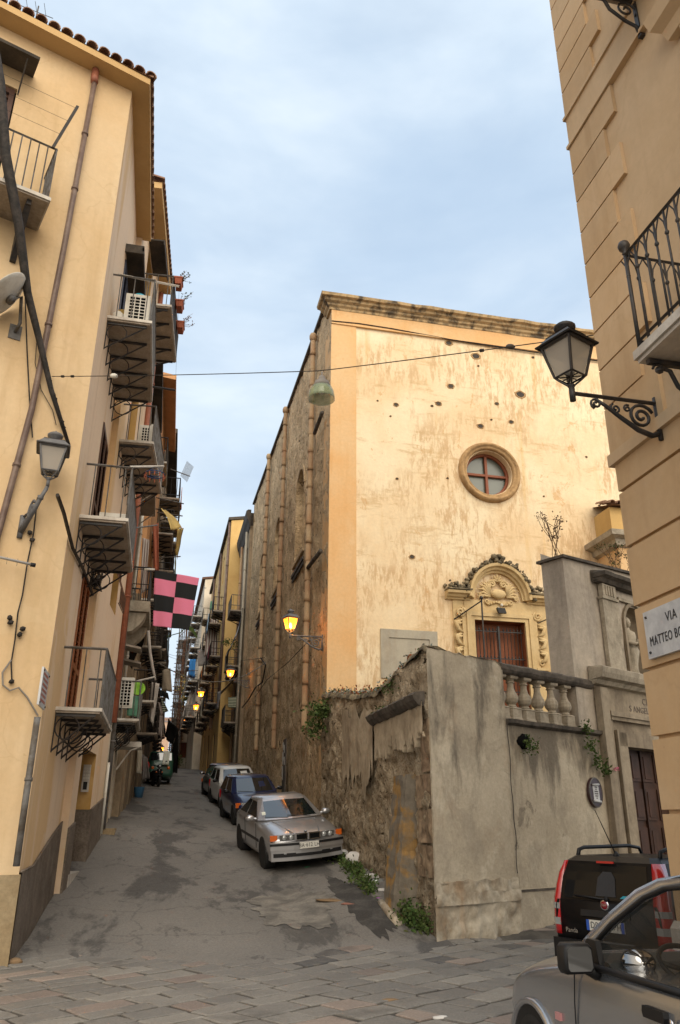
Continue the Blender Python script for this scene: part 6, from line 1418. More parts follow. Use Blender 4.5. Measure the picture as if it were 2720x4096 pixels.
cloth('laundry', 'long brown striped cloth hanging over the three-wheeler van', 'laundry', *Q([(638, 2862), (652, 2862), (648, 2960), (634, 2930)], 38), 'brown_stripe_cloth', 6, 10, .05, 1.2, 11, group='washing hung over the street')
cloth('laundry', 'dark cloth with a torn hem under the grey sheet', 'laundry', *Q([(634, 2755), (672, 2772), (678, 2800), (640, 2780)], 33), 'black_cloth', 8, 6, .06, 1.2, 12, group='washing hung over the street')
cloth('awning', 'black net awning reaching into the street far up on the left', 'awning', onY(671, 2873, 60), onY(713, 2915, 57), onY(690, 2980, 57), onY(656, 2945, 60), 'black_mesh_cloth', 10, 8, .10, 1.5, 13)
cloth('net_curtain', 'black net hanging down from the far left awning to the street', 'awning', onY(692, 2975, 57), onY(712, 2915, 57), onY(706, 3092, 57.6), onY(676, 3092, 58), 'black_mesh_cloth', 8, 12, .08, 1.5, 14)
cloth('towel', 'dark green tarpaulin wrapped round the balcony of the grey house', 'cloth', onY(508, 2783, 22.5), onY(561, 2784, 22.5), onY(556, 2868, 22.5), onY(507, 2862, 22.5), 'green_cloth', 12, 10, .03, 2.2, 15)
cloth('awning', 'white and blue striped awning slanting off the grey house with the heavy cornice', 'awning', onY(976, 2425, 50.0), onY(970, 2432, 48.2), onY(905, 2622, 48.0), onY(902, 2638, 50.0), 'blue_stripe_cloth', 8, 14, .05, 1, 16, belly=.15)
cloth('awning', 'beige awning slanting below the second lit lantern', 'awning', onY(968, 2660, 50.5), onY(962, 2664, 48.4), onY(885, 2768, 48.2), onY(872, 2790, 50.4), 'beige_cloth', 8, 12, .05, 1, 17, belly=.12)
cloth('awning_valance', 'pale cloth hanging from the outer edge of the beige awning', 'awning', onY(872, 2768, 50), onY(888, 2762, 48.2), onY(870, 2835, 48.2), onY(860, 2838, 50), 'grey_cloth', 6, 8, .05, 1, 18)
cloth('towel', 'green and white striped towel drying on the lowest grey house balcony', 'towel', *Q([(912, 2788), (955, 2788), (955, 2832), (913, 2830)], 48.5), 'green_stripe_cloth', 8, 8, .03, 2, 19)
cloth('curtain', 'brown and white striped curtain shading a yellow house balcony', 'curtain', *Q([(832, 2475), (871, 2475), (869, 2625), (817, 2625)], 60), 'brown_stripe_cloth', 14, 12, .06, 3, 20)
cloth('towel', 'green cloth round the topmost yellow house balcony', 'cloth', *Q([(842, 2404), (886, 2408), (884, 2440), (838, 2440)], 70.5), 'green_cloth', 8, 6, .04, 2, 21)
cloth('laundry', 'blue sheet hanging in front of the tall white house', 'laundry', *Q([(760, 2637), (784, 2637), (778, 2708), (753, 2698)], 76), 'blue_cloth', 8, 10, .1, 1.2, 22, group='washing on the far houses')
cloth('laundry', 'navy and white cloth below the blue sheet', 'laundry', *Q([(755, 2690), (782, 2700), (778, 2715), (753, 2712)], 76.3), 'navy_cloth', 6, 5, .06, 1.2, 23, group='washing on the far houses')
cloth('awning', 'grey cloth awning billowing over a far balcony on the right', 'awning', *Q([(790, 2600), (846, 2592), (842, 2660), (792, 2664)], 68), 'grey_cloth', 8, 8, .10, 1.2, 24)
cloth('laundry', 'very long white curtain falling from a far right balcony', 'laundry', *Q([(776, 2720), (792, 2700), (752, 2878), (726, 2868)], 80), 'white_cloth', 8, 12, .10, 1.5, 25, group='washing on the far houses')
cloth('laundry', 'pinkish cloth strip hanging under the far yellow house balcony', 'laundry', *Q([(838, 2860), (850, 2860), (846, 2920), (836, 2918)], 60), 'pink_house', 6, 8, .06, 1.5, 26, group='washing on the far houses')
cloth('laundry', 'white cloth strip hanging under the far yellow house balcony', 'laundry', *Q([(850, 2865), (858, 2860), (852, 2915), (846, 2912)], 60.3), 'white_cloth', 6, 8, .06, 1.5, 27, group='washing on the far houses')
cloth('laundry', 'checked pale cloth hung by the doorway beside the scooter', 'laundry', *Q([(550, 2998), (569, 3003), (566, 3098), (544, 3092)], 33), 'putty_grey', 6, 8, .04, 1.5, 28)
cloth('vehicle_cover', 'grey cover draped over a parked bike beside the scooter', 'cover', *Q([(568, 3015), (590, 3030), (600, 3115), (570, 3120)], 37), 'grey_cloth', 8, 8, .10, 1.2, 29)
mb = MB(); mb.blob(onY(576, 3062, 37.6), .26, 0, .15, 2, 1, (1, .8, 1)); tag(mb.build('bundle', 'red_plastic'), 'red bundle under the grey cover by the scooter', 'bundle')
mb = MB(); q = onY(562, 3105, 36); mb.lathe([(.16, 0), (.22, .42), (.235, .44), (.2, .43), (.15, .02), (0, .02)], V((q.x, q.y, g(q.x, q.y))), 16); tag(mb.build('bucket', 'blue_plastic'), 'blue plastic bin under the checked cloth', 'bin')

flat('maroon_cloth', (.16, .02, .03), .95); flat('orange_cloth', (.55, .18, .04), .95); flat('sky_cloth', (.25, .38, .50), .95); flat('cream_cloth', (.55, .50, .38), .95); flat('olive_cloth', (.16, .17, .06), .95)
def hang(label, fr, u, z, w_, h, mat, o, sd):
    cloth('laundry', label, 'laundry', fr.P(u, o, z), fr.P(u+w_, o, z+.02), fr.P(u+w_, o+.03, z-h), fr.P(u, o+.03, z-h*1.05), mat, 8, 8, .035, 1.7, sd, group='washing on the far houses')
hang('maroon blanket hung over a yellow house balcony', FR2, 1.2, 13.3, 1.2, .9, 'maroon_cloth', .90, 41)
hang('cream sheet drying on a yellow house balcony', FR2, 5.2, 10.2, 1.1, 1.3, 'cream_cloth', .90, 42)
hang('orange towel drying on a yellow house balcony', FR2, 9.2, 13.2, .7, .8, 'orange_cloth', .90, 43)
hang('pale blue sheet drying on a yellow house balcony', FR2, 5.0, 16.5, 1.3, 1.3, 'sky_cloth', .90, 44)
hang('pale blue towel hung on a dark left balcony of the sooty house', FL5, .6, 9.3, .8, .9, 'sky_cloth', .90, 45)
hang('cream sheet hung on a dark left balcony of the sooty house', FL5, 4.0, 12.7, 1.0, 1.4, 'cream_cloth', .90, 46)
hang('olive blanket over a dark left balcony of the sooty house', FL5, .5, 12.8, 1.1, .9, 'olive_cloth', .90, 47)
hang('orange towel on the topmost dark balcony of the sooty house', FL5, .8, 16.1, .8, .9, 'orange_cloth', .90, 48)
hang('white sheet hanging from the brown house balcony behind the van', FL6, 1.2, 7.9, 1.2, 1.5, 'white_cloth', .85, 49)
# drying rails, air conditioners, pots on the left balconies
def rod(label, a, b_, r=.02, mat='grey_iron', name='drying_rail', cat='drying rail'):
    mb = MB(); mb.bar(V(a), V(b_), r); return tag(mb.build(name, mat), label, cat, 'drying rails on the left balconies')
B3o = FS1.P(1.08, .84, 12.28)
rod('pale drying rail on the topmost corner house balcony railing', B3o-V((.75, 0, -.02)), B3o+V((.50, .05, -.03)), .028, 'marble_slab')
mb = MB(); a = FS1.P(4.3, .84, 12.2); mb.bar(a-V((0, 0, .6)), a+V((.55, 0, -.62)), .03); mb.tube([B3o+V((.5, .05, -.03)), a+V((.55, 0, -.62))], .003, 3); tag(mb.build('drying_rail', 'dark_iron'), 'dark drying arm and line at the far end of the topmost balcony', 'drying rail', 'drying rails on the left balconies')
a = FS1.P(1.08, .83, 7.97); rod('raking drying pole on the middle corner house balcony', a+V((-.05, .0, .02)), a+V((.55, .5, .32)), .022, 'marble_slab')
mb = MB(); c = a+V((.40, .38, .08)); mb.tube(circ(c, V((1, 0, 0)), V((0, 1, 0)), .19, 20), .012, 5, 0, True); mb.tube(circ(c, V((1, 0, 0)), V((0, 1, 0)), .10, 16), .010, 5, 0, True)
for k in range(12): q = c+V((.19*cos(k*.524), .19*sin(k*.524), 0)); mb.bar(q, q-V((0, 0, .09)), .010, 1)
for k in range(3): q = c+V((.19*cos(k*2.1), .19*sin(k*2.1), 0)); mb.tube([q, c+V((0, 0, .19))], .004, 4, 0)
tag(mb.build('peg_hanger', ['navy_cloth', 'terracotta']), 'round blue clothes peg hanger dangling from the raking pole', 'peg hanger')
a = FS1.P(4.2, .8, 7.9); rod('thin drying pole at the far end of the middle corner house balcony', a, a+V((.45, 1.2, .55)), .018)
a = FL3.P(.5, .65, 5.35); rod('drying pole on the green wrapped balcony', a+V((-.3, 0, 0)), a+V((.35, .2, .22)), .022, 'marble_slab')
ac_unit(FS1, 1.35, 11.27, .28, .50, .80, .30, 'tall air conditioner on the topmost corner house balcony', side=True)
ac_unit(FS1, 2.2, 6.96, .22, .52, .50, .30, 'small air conditioner on the middle corner house balcony', side=True)
ac_unit(FS2, 1.0, 10.41, .34, .34, .78, .30, 'air conditioner on the lower pink house balcony', side=True)
ac_unit(FL3, .45, 4.62, .05, .42, .86, .30, 'large grilled air conditioner beside the green wrapped cloth', side=True)
mb = MB(); c = FS1.P(1.75, .52, 12.07); mb.lathe([(0, .26), (.12, .24), (.21, .12), (.24, 0), (.23, 0), (0, 0)], c, 16); tag(mb.build('basin', 'teal_plastic'), 'upturned pale blue basin on top of the tall air conditioner', 'basin')
mb = MB(); c = FS1.P(1.45, .16, 11.27); mb.lathe([(.10, 0), (.115, .03), (.115, .30), (.06, .36), (.05, .37), (0, .38)], c, 16); tag(mb.build('canister', 'white_plastic'), 'white canister on the topmost balcony beside the wall', 'canister')
mb = MB(); c = FS1.P(1.75, .22, 11.27); mb.lathe([(.08, .25), (.12, .55), (.13, .57), (.11, .55), (.0, .27)], c, 14); mb.bar(c, c+V((0, 0, .3)), .01); tag(mb.build('basket', 'yellow_awning'), 'yellow basket between canister and air conditioner', 'basket')
def planter(label, c, L=.5, ax=V((0, 1, 0)), plant=None, name='planter'):
    t = thing(name, label, 'planter', c, 'terracotta planters on the pink house balcony'); c = V(c); b_ = ax.cross(V((0, 0, 1)))
    mb = MB(); k = [(-.5, -.5), (.5, -.5), (.5, .5), (-.5, .5)]
    mb.hexa([c+ax*x*L*.86+b_*y*.15 for x, y in k]+[c+ax*x*L+b_*y*.2+V((0, 0, .19)) for x, y in k]); mb.hexa([c+ax*x*L*1.04+b_*y*.23+V((0, 0, .17)) for x, y in k]+[c+ax*x*L*1.04+b_*y*.23+V((0, 0, .21)) for x, y in k]); mb.build('box', 'terracotta', t)
    mb = MB(); random.seed(int(c.y*100))
    for i in range(9):
        p = c+ax*random.uniform(-.4, .4)*L+V((0, 0, .19)); pts = [p]
        for j in range(4): pts.append(pts[-1]+V((random.uniform(-.02, .12), random.uniform(-.08, .08), random.uniform(.02, .10))))
        mb.tube(pts, [.008, .007, .006, .005, .003], 4, 1)
        for j in range(5):
            q = pts[random.randint(2, 4)]; d = V((random.uniform(-1, 1), random.uniform(-1, 1), random.uniform(-.2, 1))).normalized()*.05; s_ = d.cross(V((0, 0, 1))).normalized()*.018
            mb.add([q, q+d*.5+s_, q+d, q+d*.5-s_], [(0, 1, 2, 3)], 0 if plant != 'dry' else 2)
    mb.build('plant', ['leaf_green', 'dry_stem', 'rust_leaf'], t)
for k, (px, py, pl, lb) in enumerate(((722, 1180, 'g', 'terracotta planter with a green leafed plant, nearest on the top pink house balcony'), (720, 1245, 'd', 'terracotta planter with bare twigs, middle one on the top pink house balcony'), (731, 1308, 'dry', 'terracotta planter with rusty leaves, farthest on the top pink house balcony'))):
    q = FS2.P(.75+k*.85, .98, 15.33-.12*k); planter(lb, q, .42, FS2.U, pl)
mb = MB()
for i in range(60):
    u = lerp(.55, 3.3, i/59); mb.bar(FS2.P(u, .86, 14.6), FS2.P(u+.05, .86, 15.5), .004); mb.bar(FS2.P(u+.05, .86, 14.6), FS2.P(u, .86, 15.5), .004)
tag(mb.build('wire_mesh', 'dark_iron'), 'dark wire mesh tied to the top pink house balcony railing', 'mesh')
mb = MB(); c = onY(552, 2760, 23); mb.lathe([(0, .02), (.10, .02), (.19, .10), (.20, .11), (.19, .12), (.09, .04), (0, .04)], c, 18, 0, Matrix.Rotation(radians(75), 3, 'X')); tag(mb.build('basin', 'lime_plastic'), 'bright green basin hung above the green wrapped balcony', 'basin')
mb = MB()
for k in range(3):
    a = onY(735, 2523, 34)+V((0, 0, -.02*k)); 
q = [onY(x, y, 33.5) for x, y in ((734, 2515), (755, 2510), (772, 2522), (784, 2540), (790, 2556))]
for i in range(4):
    d = V((0, 0, 1)); w_ = .12*sin(pi*(i+.6)/4.6); mb.add([q[i]+d*w_, q[i]-d*w_, q[i+1]-d*.10*sin(pi*(i+1.6)/5), q[i+1]+d*.10*sin(pi*(i+1.6)/5)], [(0, 1, 2, 3)])
mb.tube([onY(725, 2540, 33.5)-V((.6, 0, .1)), onY(725, 2530, 33.5), q[0]], .02, 5); tag(mb.build('banana_leaf', 'leaf_green'), 'green banana leaf sticking out below the flag', 'leaf')
for a, b_, s_, lb in (((640, 2655, 30), (1085, 2632, 38), .9, 'slack cable crossing the street below the flag'), ((655, 2605, 40), (722, 2618, 100), .2, 'upper faint wire across the sky gap'), ((655, 2612, 40), (720, 2630, 100), .2, 'lower faint wire across the sky gap')):
    cable('cable', lb, sag(onY(*a), onY(*b_), s_), .022 if s_ > .5 else .012, 'cable_grey')
for k, (x0, y0, x1, y1, Y, lb) in enumerate(((735, 1882, 760, 1905, 34, 'comb shaped antenna above the far left balconies'), (670, 1992, 735, 2015, 30, 'thin pole with a hook jutting from the left balconies'), (690, 2055, 730, 2064, 30, 'dark rail end jutting over the yellow awning'), (690, 2180, 720, 2178, 33, 'short thin pole under the yellow awning'), (690, 2236, 722, 2226, 33, 'short thin pole below the awning corner'), (790, 2350, 825, 2352, 62, 'thin rod on the topmost yellow house balcony'))):
    mb = MB(); a, b_ = onY(x0, y0, Y), onY(x1, y1, Y-.5); mb.bar(a-V((.6 if k < 5 else -.5, 0, 0)), b_, .025)
    if k == 0:
        for i in range(12): c = a.lerp(b_, i/11); mb.bar(c-V((.12, 0, .3)), c+V((.12, 0, .5)), .008)
    tag(mb.build('antenna' if k == 0 else 'rail_rod', 'grey_iron'), lb, 'antenna' if k == 0 else 'rod')

# ------------------------------------------------------------------ vehicles
def car_root(name, label, x, y, az, group=None, dz=0.0):
    """root on the sloping ground; +y is the front of the car"""
    a = radians(az); f2 = V((sin(a), cos(a), 0)); r2 = V((cos(a), -sin(a), 0)); e = 1.2
    zf, zb = [g(*(V((x, y, 0))+f2*k).xy) for k in (e, -e)]; zr, zl = [g(*(V((x, y, 0))+r2*k).xy) for k in (.75, -.75)]
    f = V((f2.x*2*e, f2.y*2*e, zf-zb)).normalized(); r = V((r2.x*1.5, r2.y*1.5, zr-zl)); r = (r-f*r.dot(f)).normalized(); u = r.cross(f)
    M = Matrix((r, f, u)).transposed()
    t = thing(name, label, 'car', (x, y, (zf+zb)/2+.03+dz), group); t.rotation_euler = M.to_euler(); return t
def loft(mb, st, mi=0, rnd=.05):
    """st: (y, halfwidth, zbottom, zshoulder, ztop, top inset)"""
    vs = []; 
    for y, w_, zb, zs, zt, ins in st:
        half = [(0, zb), (w_*.80, zb), (w_*.95, zb+.05), (w_, zb+.18), (w_*1.005, (zb+zs)/2+.05), (w_*.985, zs-.06), (w_*.96, zs-.012), (w_*ins, zs+(zt-zs)*.45+.004), (w_*.55, zt-.008), (0, zt)]
        full = half+[(-a, b_) for a, b_ in half[-2:0:-1]]
        vs += [V((a, y, b_)) for a, b_ in full]
    n = 18; fs = []
    for j in range(len(st)-1):
        for k in range(n): fs.append((j*n+k, j*n+(k+1) % n, (j+1)*n+(k+1) % n, (j+1)*n+k))
    fs += [tuple(range(n))[::-1], tuple((len(st)-1)*n+k for k in range(n))]
    mb.add(vs, fs, mi, True)
def wheel(t, x, y, r, side, wd=.19, rim='chrome'):
    """tyre with its spoked rim as a sub-part"""
    Mx = Matrix(((0, 0, side), (0, 1, 0), (-side, 0, 0)))
    mb = MB(); c = V((x, y, r)); mb.lathe([(r*.60, -wd/2), (r*.93, -wd/2), (r, -wd*.36), (r, wd*.36), (r*.93, wd/2), (r*.62, wd/2), (r*.60, wd*.3), (r*.60, -wd/2)], c, 28, 0, Mx); w_ = mb.build('wheel', 'black_rubber', t, True)
    mb = MB(); mb.lathe([(r*.62, wd*.42), (r*.56, wd*.30), (r*.5, wd*.25), (0, wd*.22)], c, 24, 0, Mx)
    for k in range(7): a = 2*pi*k/7; d = V((0, cos(a), sin(a))); mb.tube([c+V((side*wd*.30, 0, 0))+d*r*.10, c+V((side*wd*.34, 0, 0))+d*r*.55], .022, 5)
    mb.lathe([(r*.14, wd*.25), (r*.12, wd*.36), (0, wd*.38)], c, 12, 0, Mx)
    mb.build('rim', rim, w_, True)
def pane(mb, p, mx=.06, mz=.06, off=.006, th=.008, mi=0):
    """glazing lying in the quad p (bottom left, bottom right, top right, top left), with margins"""
    a, b_, c, d = [V(q) for q in p]; n = (b_-a).cross(d-a).normalized()
    def bl(s_, t_): return a.lerp(b_, s_).lerp(d.lerp(c, s_), t_)
    q = [bl(mx, mz), bl(1-mx, mz), bl(1-mx, 1-mz), bl(mx, 1-mz)]
    mb.hexa([v+n*(off-th) for v in q]+[v+n*off for v in q], mi)
def cabin(t, hw, base, roof, zbf, zbr, zr, inset, paint, glass='car_glass', front_in=.0, bpil=None, crown=.05):
    """greenhouse: base (y rear, y front) at the waist, roof (y rear, y front); panes as parts"""
    (b0, b1), (r0, r1) = base, roof; rw = hw-inset
    def S(s_, x, y, z): return V((s_*x, y, z))
    mb = MB(); n = 6; vs = []
    ring0 = [S(1, hw, b0+.12, zbr), S(1, hw, b1-.16, zbf), S(1, hw*.80, b1-.03, zbf), S(1, 0, b1+.06, zbf), S(-1, hw*.80, b1-.03, zbf), S(-1, hw, b1-.16, zbf), S(-1, hw, b0+.12, zbr), S(-1, hw*.82, b0, zbr), S(1, 0, b0-.05, zbr), S(1, hw*.82, b0, zbr)]
    ring1 = [S(1, rw, r0+.10, zr), S(1, rw, r1-.12, zr-.02), S(1, rw*.84, r1, zr-.015), S(1, 0, r1+.04, zr), S(-1, rw*.84, r1, zr-.015), S(-1, rw, r1-.12, zr-.02), S(-1, rw, r0+.10, zr), S(-1, rw*.84, r0, zr-.01), S(1, 0, r0-.03, zr), S(1, rw*.84, r0, zr-.01)]
    ring2 = [V((p.x*.86, lerp((r0+r1)/2, p.y, .90), zr+crown*.72)) for p in ring1]; m = 10
    mb.add(ring0+ring1+ring2+[V((0, (r0+r1)/2, zr+crown))], [(j*m+k, j*m+(k+1) % m, (j+1)*m+(k+1) % m, (j+1)*m+k) for j in range(2) for k in range(m)]+[(2*m+k, 2*m+(k+1) % m, 3*m) for k in range(m)]+[tuple(range(m))[::-1]], 0, False)
    for i in range(len(mb.sm)): mb.sm[i] = i >= 10
    mb.build('cabin', paint, t, True)
    P0, P1 = ring0, ring1
    mb = MB(); pane(mb, (P0[4], P0[3], P1[3], P1[4]), .0, .08); pane(mb, (P0[3], P0[2], P1[2], P1[3]), .0, .08); mb.build('windscreen', glass, t, True)
    mb = MB(); pane(mb, (P0[9], P0[8], P1[8], P1[9]), .0, .12); pane(mb, (P0[8], P0[7], P1[7], P1[8]), .0, .12); mb.build('rear_window', glass, t, True)
    for s_ in (1, -1):
        a, b_, c, d = (P0[0], P0[1], P1[1], P1[0]) if s_ == 1 else (P0[6], P0[5], P1[5], P1[6])
        L = bpil if bpil is not None else .5
        for lo, hi in ((.03, L-.02), (L+.02, .97)):
            q = [a.lerp(b_, lo), a.lerp(b_, hi), d.lerp(c, hi), d.lerp(c, lo)]
            if s_ == -1: q = [q[1], q[0], q[3], q[2]]
            mb = MB(); pane(mb, q, .03, .09, .004); mb.build('side_window', glass, t, True)
def mirror(t, x, y, z, s_, mat, w_=.2, h=.13):
    mb = MB(); c = V((x+s_*.13, y, z)); mb.blob(c, 1, 0, 0, 2, 0, (w_/2, .07, h/2)); mb.bar(V((x-.02*s_, y+.02, z-.03)), c, .025); o = mb.build('door_mirror', mat, t, True)
    mb = MB(); mb.lathe([(0, .0), (.055, .0), (.06, -.01)], c-V((0, .065, 0)), 16, 0, Matrix(((1.5, 0, 0), (0, 0, 1), (0, 1, 0)))); mb.build('mirror_glass', 'mirror_glass', o, True)
def arches(t, hw, ys, r):
    for s_ in (1, -1):
        for y in ys:
            mb = MB(); Mx = Matrix(((0, 0, s_), (0, 1, 0), (-s_, 0, 0))); mb.lathe([(0, -.25), (r*1.16, -.25), (r*1.16, .0), (r*1.13, .006), (r*.9, .004), (0, .002)], V((s_*hw, y, r)), 28, 0, Mx, False); mb.build('wheel_arch', 'black_rubber', t, True)
def plate(t, y, z, text, s_, w_=.46, h=.11, dz=0, blue=False):
    """number plate on the front (s_=1) or rear (s_=-1)"""
    mb = MB(); mb.box(-w_/2, min(y, y+s_*.015), z-h/2, w_/2, max(y, y+s_*.015), z+h/2); p = mb.build('number_plate', 'plate_white', t, True)
    mb = MB(); text_into(mb, text, h*.86, lambda a, b_, d: V((-s_*a*.86, y+s_*(.0155+d), z+b_)), 0, .003, 1.1); mb.build('lettering', 'letter_dark', p, True)
    if blue:
        for k in (-1, 1): mb = MB(); mb.box(k*w_/2-.02-.0*k-(.02 if k > 0 else -.0), y+s_*.0152 if s_ > 0 else y-.0175, z-h/2, k*w_/2+.02-(.02 if k > 0 else 0), y+.0175 if s_ > 0 else y-.0152, z+h/2); mb.build('blue_band', 'plate_blue', p, True)
PARKED = 'cars parked along the rubble wall'
# --- silver coupe, nose down the street
t = car_root('parked_car', 'silver two door car parked nose down by the rubble wall', 3.20, 20.75, 174.2, PARKED)
mb = MB(); loft(mb, [(-2.18, .66, .34, .62, .64, .9), (-2.12, .76, .26, .84, .90, .9), (-1.8, .83, .22, .93, .985, .9), (-1.3, .855, .2, .935, .985, .92), (-.4, .855, .18, .91, .95, .93), (.45, .855, .18, .88, .93, .92), (1.0, .855, .18, .84, .905, .90), (1.6, .845, .2, .775, .84, .88), (1.98, .81, .24, .70, .755, .86), (2.13, .76, .28, .64, .67, .86)]); mb.build('body', 'silver_paint', t, True)
mb = MB(); 
def xs_(y, z0, z1, hw, d0=.0, cv=.14, n=10): return [(V((hw*(2*i/n-1), y+d0-cv*(2*i/n-1)**2, z0)), V((hw*(2*i/n-1), y+d0-cv*(2*i/n-1)**2, z1))) for i in range(n+1)]
def strip(mb, y, z0, z1, hw, th=.06, cv=.14, n=10, x0=None, x1=None):
    pts = [lerp(-hw if x0 is None else x0, hw if x1 is None else x1, i/n) for i in range(n+1)]
    f_ = lambda x: y-cv*(x/hw)**2 if hw else y
    vs = []
    for x in pts: vs += [V((x, f_(x), z0)), V((x, f_(x), z1)), V((x, f_(x)-th, z1)), V((x, f_(x)-th, z0))]
    mb.add(vs, [(i*4+k, i*4+(k+1) % 4, i*4+4+(k+1) % 4, i*4+4+k) for i in range(n) for k in range(4)]+[(0, 1, 2, 3), tuple(n*4+k for k in (3, 2, 1, 0))])
def sides(mb, z0, z1, hw, y0, y1, th=.02):
    for s_ in (1, -1): mb.box(min(s_*hw, s_*(hw-th)), y0, z0, max(s_*hw, s_*(hw-th)), y1, z1)
mb = MB(); strip(mb, 2.28, .44, .60, .84, .30, .16); strip(mb, 2.26, .22, .44, .82, .28, .16); mb.build('front_bumper', 'silver_paint', t, True)
mb = MB(); strip(mb, 2.292, .535, .585, .845, .05, .16); strip(mb, 2.275, .30, .36, .60, .02, .09); [strip(mb, 2.272, .30, .38, .82, .02, .16, 4, a, b_) for a, b_ in ((-.78, -.56), (-.5, -.3), (.3, .5), (.56, .78))]; mb.build('bumper_strip', 'black_plastic', t, True)
mb = MB(); strip(mb, 2.20, .625, .75, .80, .06, .13); mb.build('nose_panel', 'silver_paint', t, True)
for s_ in (-1, 1):
    mb = MB(); strip(mb, 2.215, .635, .745, .80, .02, .13, 5, *sorted((s_*.30, s_*.63))); h_ = mb.build('headlight', 'dark_lens', t, True)
    mb = MB(); [mb.lathe([(0, .02), (.05, .015), (.052, 0)], V((s_*x, 2.21-.13*(x/.8)**2, .69)), 14, 0, Matrix(((1, 0, 0), (0, 0, 1), (0, -1, 0)))) for x in (.38, .53)]; mb.build('lamp', 'clear_lens', h_, True)
    mb = MB(); strip(mb, 2.217, .63, .75, .80, .05, .13, 4, *sorted((s_*.68, s_*.83))); mb.build('indicator', 'orange_lens', t, True)
    mb = MB(); strip(mb, 2.232, .615, .765, .80, .035, .13, 4, *sorted((s_*.015, s_*.285))); k_ = mb.build('kidney_grille', 'chrome', t, True)
    mb = MB(); strip(mb, 2.236, .64, .742, .80, .02, .13, 4, *sorted((s_*.04, s_*.26))); mb.build('grille_opening', 'dark_void', k_, True)
mb = MB(); mb.lathe([(0, .012), (.036, .01), (.04, 0)], V((0, 2.02, .765)), 18, 0, Matrix.Rotation(radians(-12), 3, 'X')); BD = mb.build('bonnet_badge', 'black_plastic', t, True)
mb = MB(); R12 = Matrix.Rotation(radians(-12), 3, 'X')
for q in range(4):
    c = V((0, 2.02, .765)); pts = [c+R12 @ V((.026*cos(pi/2*q+pi/16*k*2), .026*sin(pi/2*q+pi/16*k*2), .0135)) for k in range(5)]; mb.add([c+R12 @ V((0, 0, .0135))]+pts, [(0, k+1, k+2) for k in range(4)], q % 2)
mb.build('badge_quarters', ['plate_white', 'badge_blue'], BD, True)
mb = MB(); [mb.bar(V((s_*.30, 2.10, .757)), V((s_*.52, .95, .905)), .012) for s_ in (-1, 1)]; mb.build('bonnet_crease', 'silver_paint', t, True)
cabin(t, .80, (-1.72, .86), (-.98, .0), .93, .955, 1.325, .19, 'silver_paint', bpil=.42, crown=.055)
plate(t, 2.285, .52, 'BA\u00b7612 LH', 1, .44, .13)
mb = MB(); sides(mb, .50, .56, .872, -1.0, 1.0); mb.build('side_strip', 'black_plastic', t, True)
mb = MB(); [mb.box(s_*.862-.004, -.55, .34, s_*.862+.004, -.535, .90) for s_ in (1, -1)]; [mb.box(s_*.862-.004, .72, .34, s_*.862+.004, .735, .88) for s_ in (1, -1)]; mb.build('door_gap', 'black_plastic', t, True)
arches(t, .857, (-1.35, 1.35), .305)
for s_ in (1, -1):
    for y in (-1.35, 1.35): wheel(t, s_*.76, y, .305, s_, .20, 'silver_paint')
    mirror(t, s_*.82, .52, .98, s_, 'silver_paint', .22, .14)
mb = MB(); [mb.tube([V((a, .90, .955)), V((a+.55, .80, 1.0))], .008, 4) for a in (-.45, .1)]; mb.build('wiper', 'black_plastic', t, True)
mb = MB(); mb.box(.50, .0, .0, .52, .0, .0); 
mb = MB(); q0 = V((.60, .685, 1.03)); mb.hexa([q0+V((a, b_, c)) for b_, a, c in ((0, 0, 0), (0, .09, 0), (-.045, .09, .065), (-.045, 0, .065))]+[q0+V((a, b_+.006, c+.008)) for b_, a, c in ((0, 0, 0), (0, .09, 0), (-.045, .09, .065), (-.045, 0, .065))]); mb.build('windscreen_sticker', 'sticker_white', t, True)

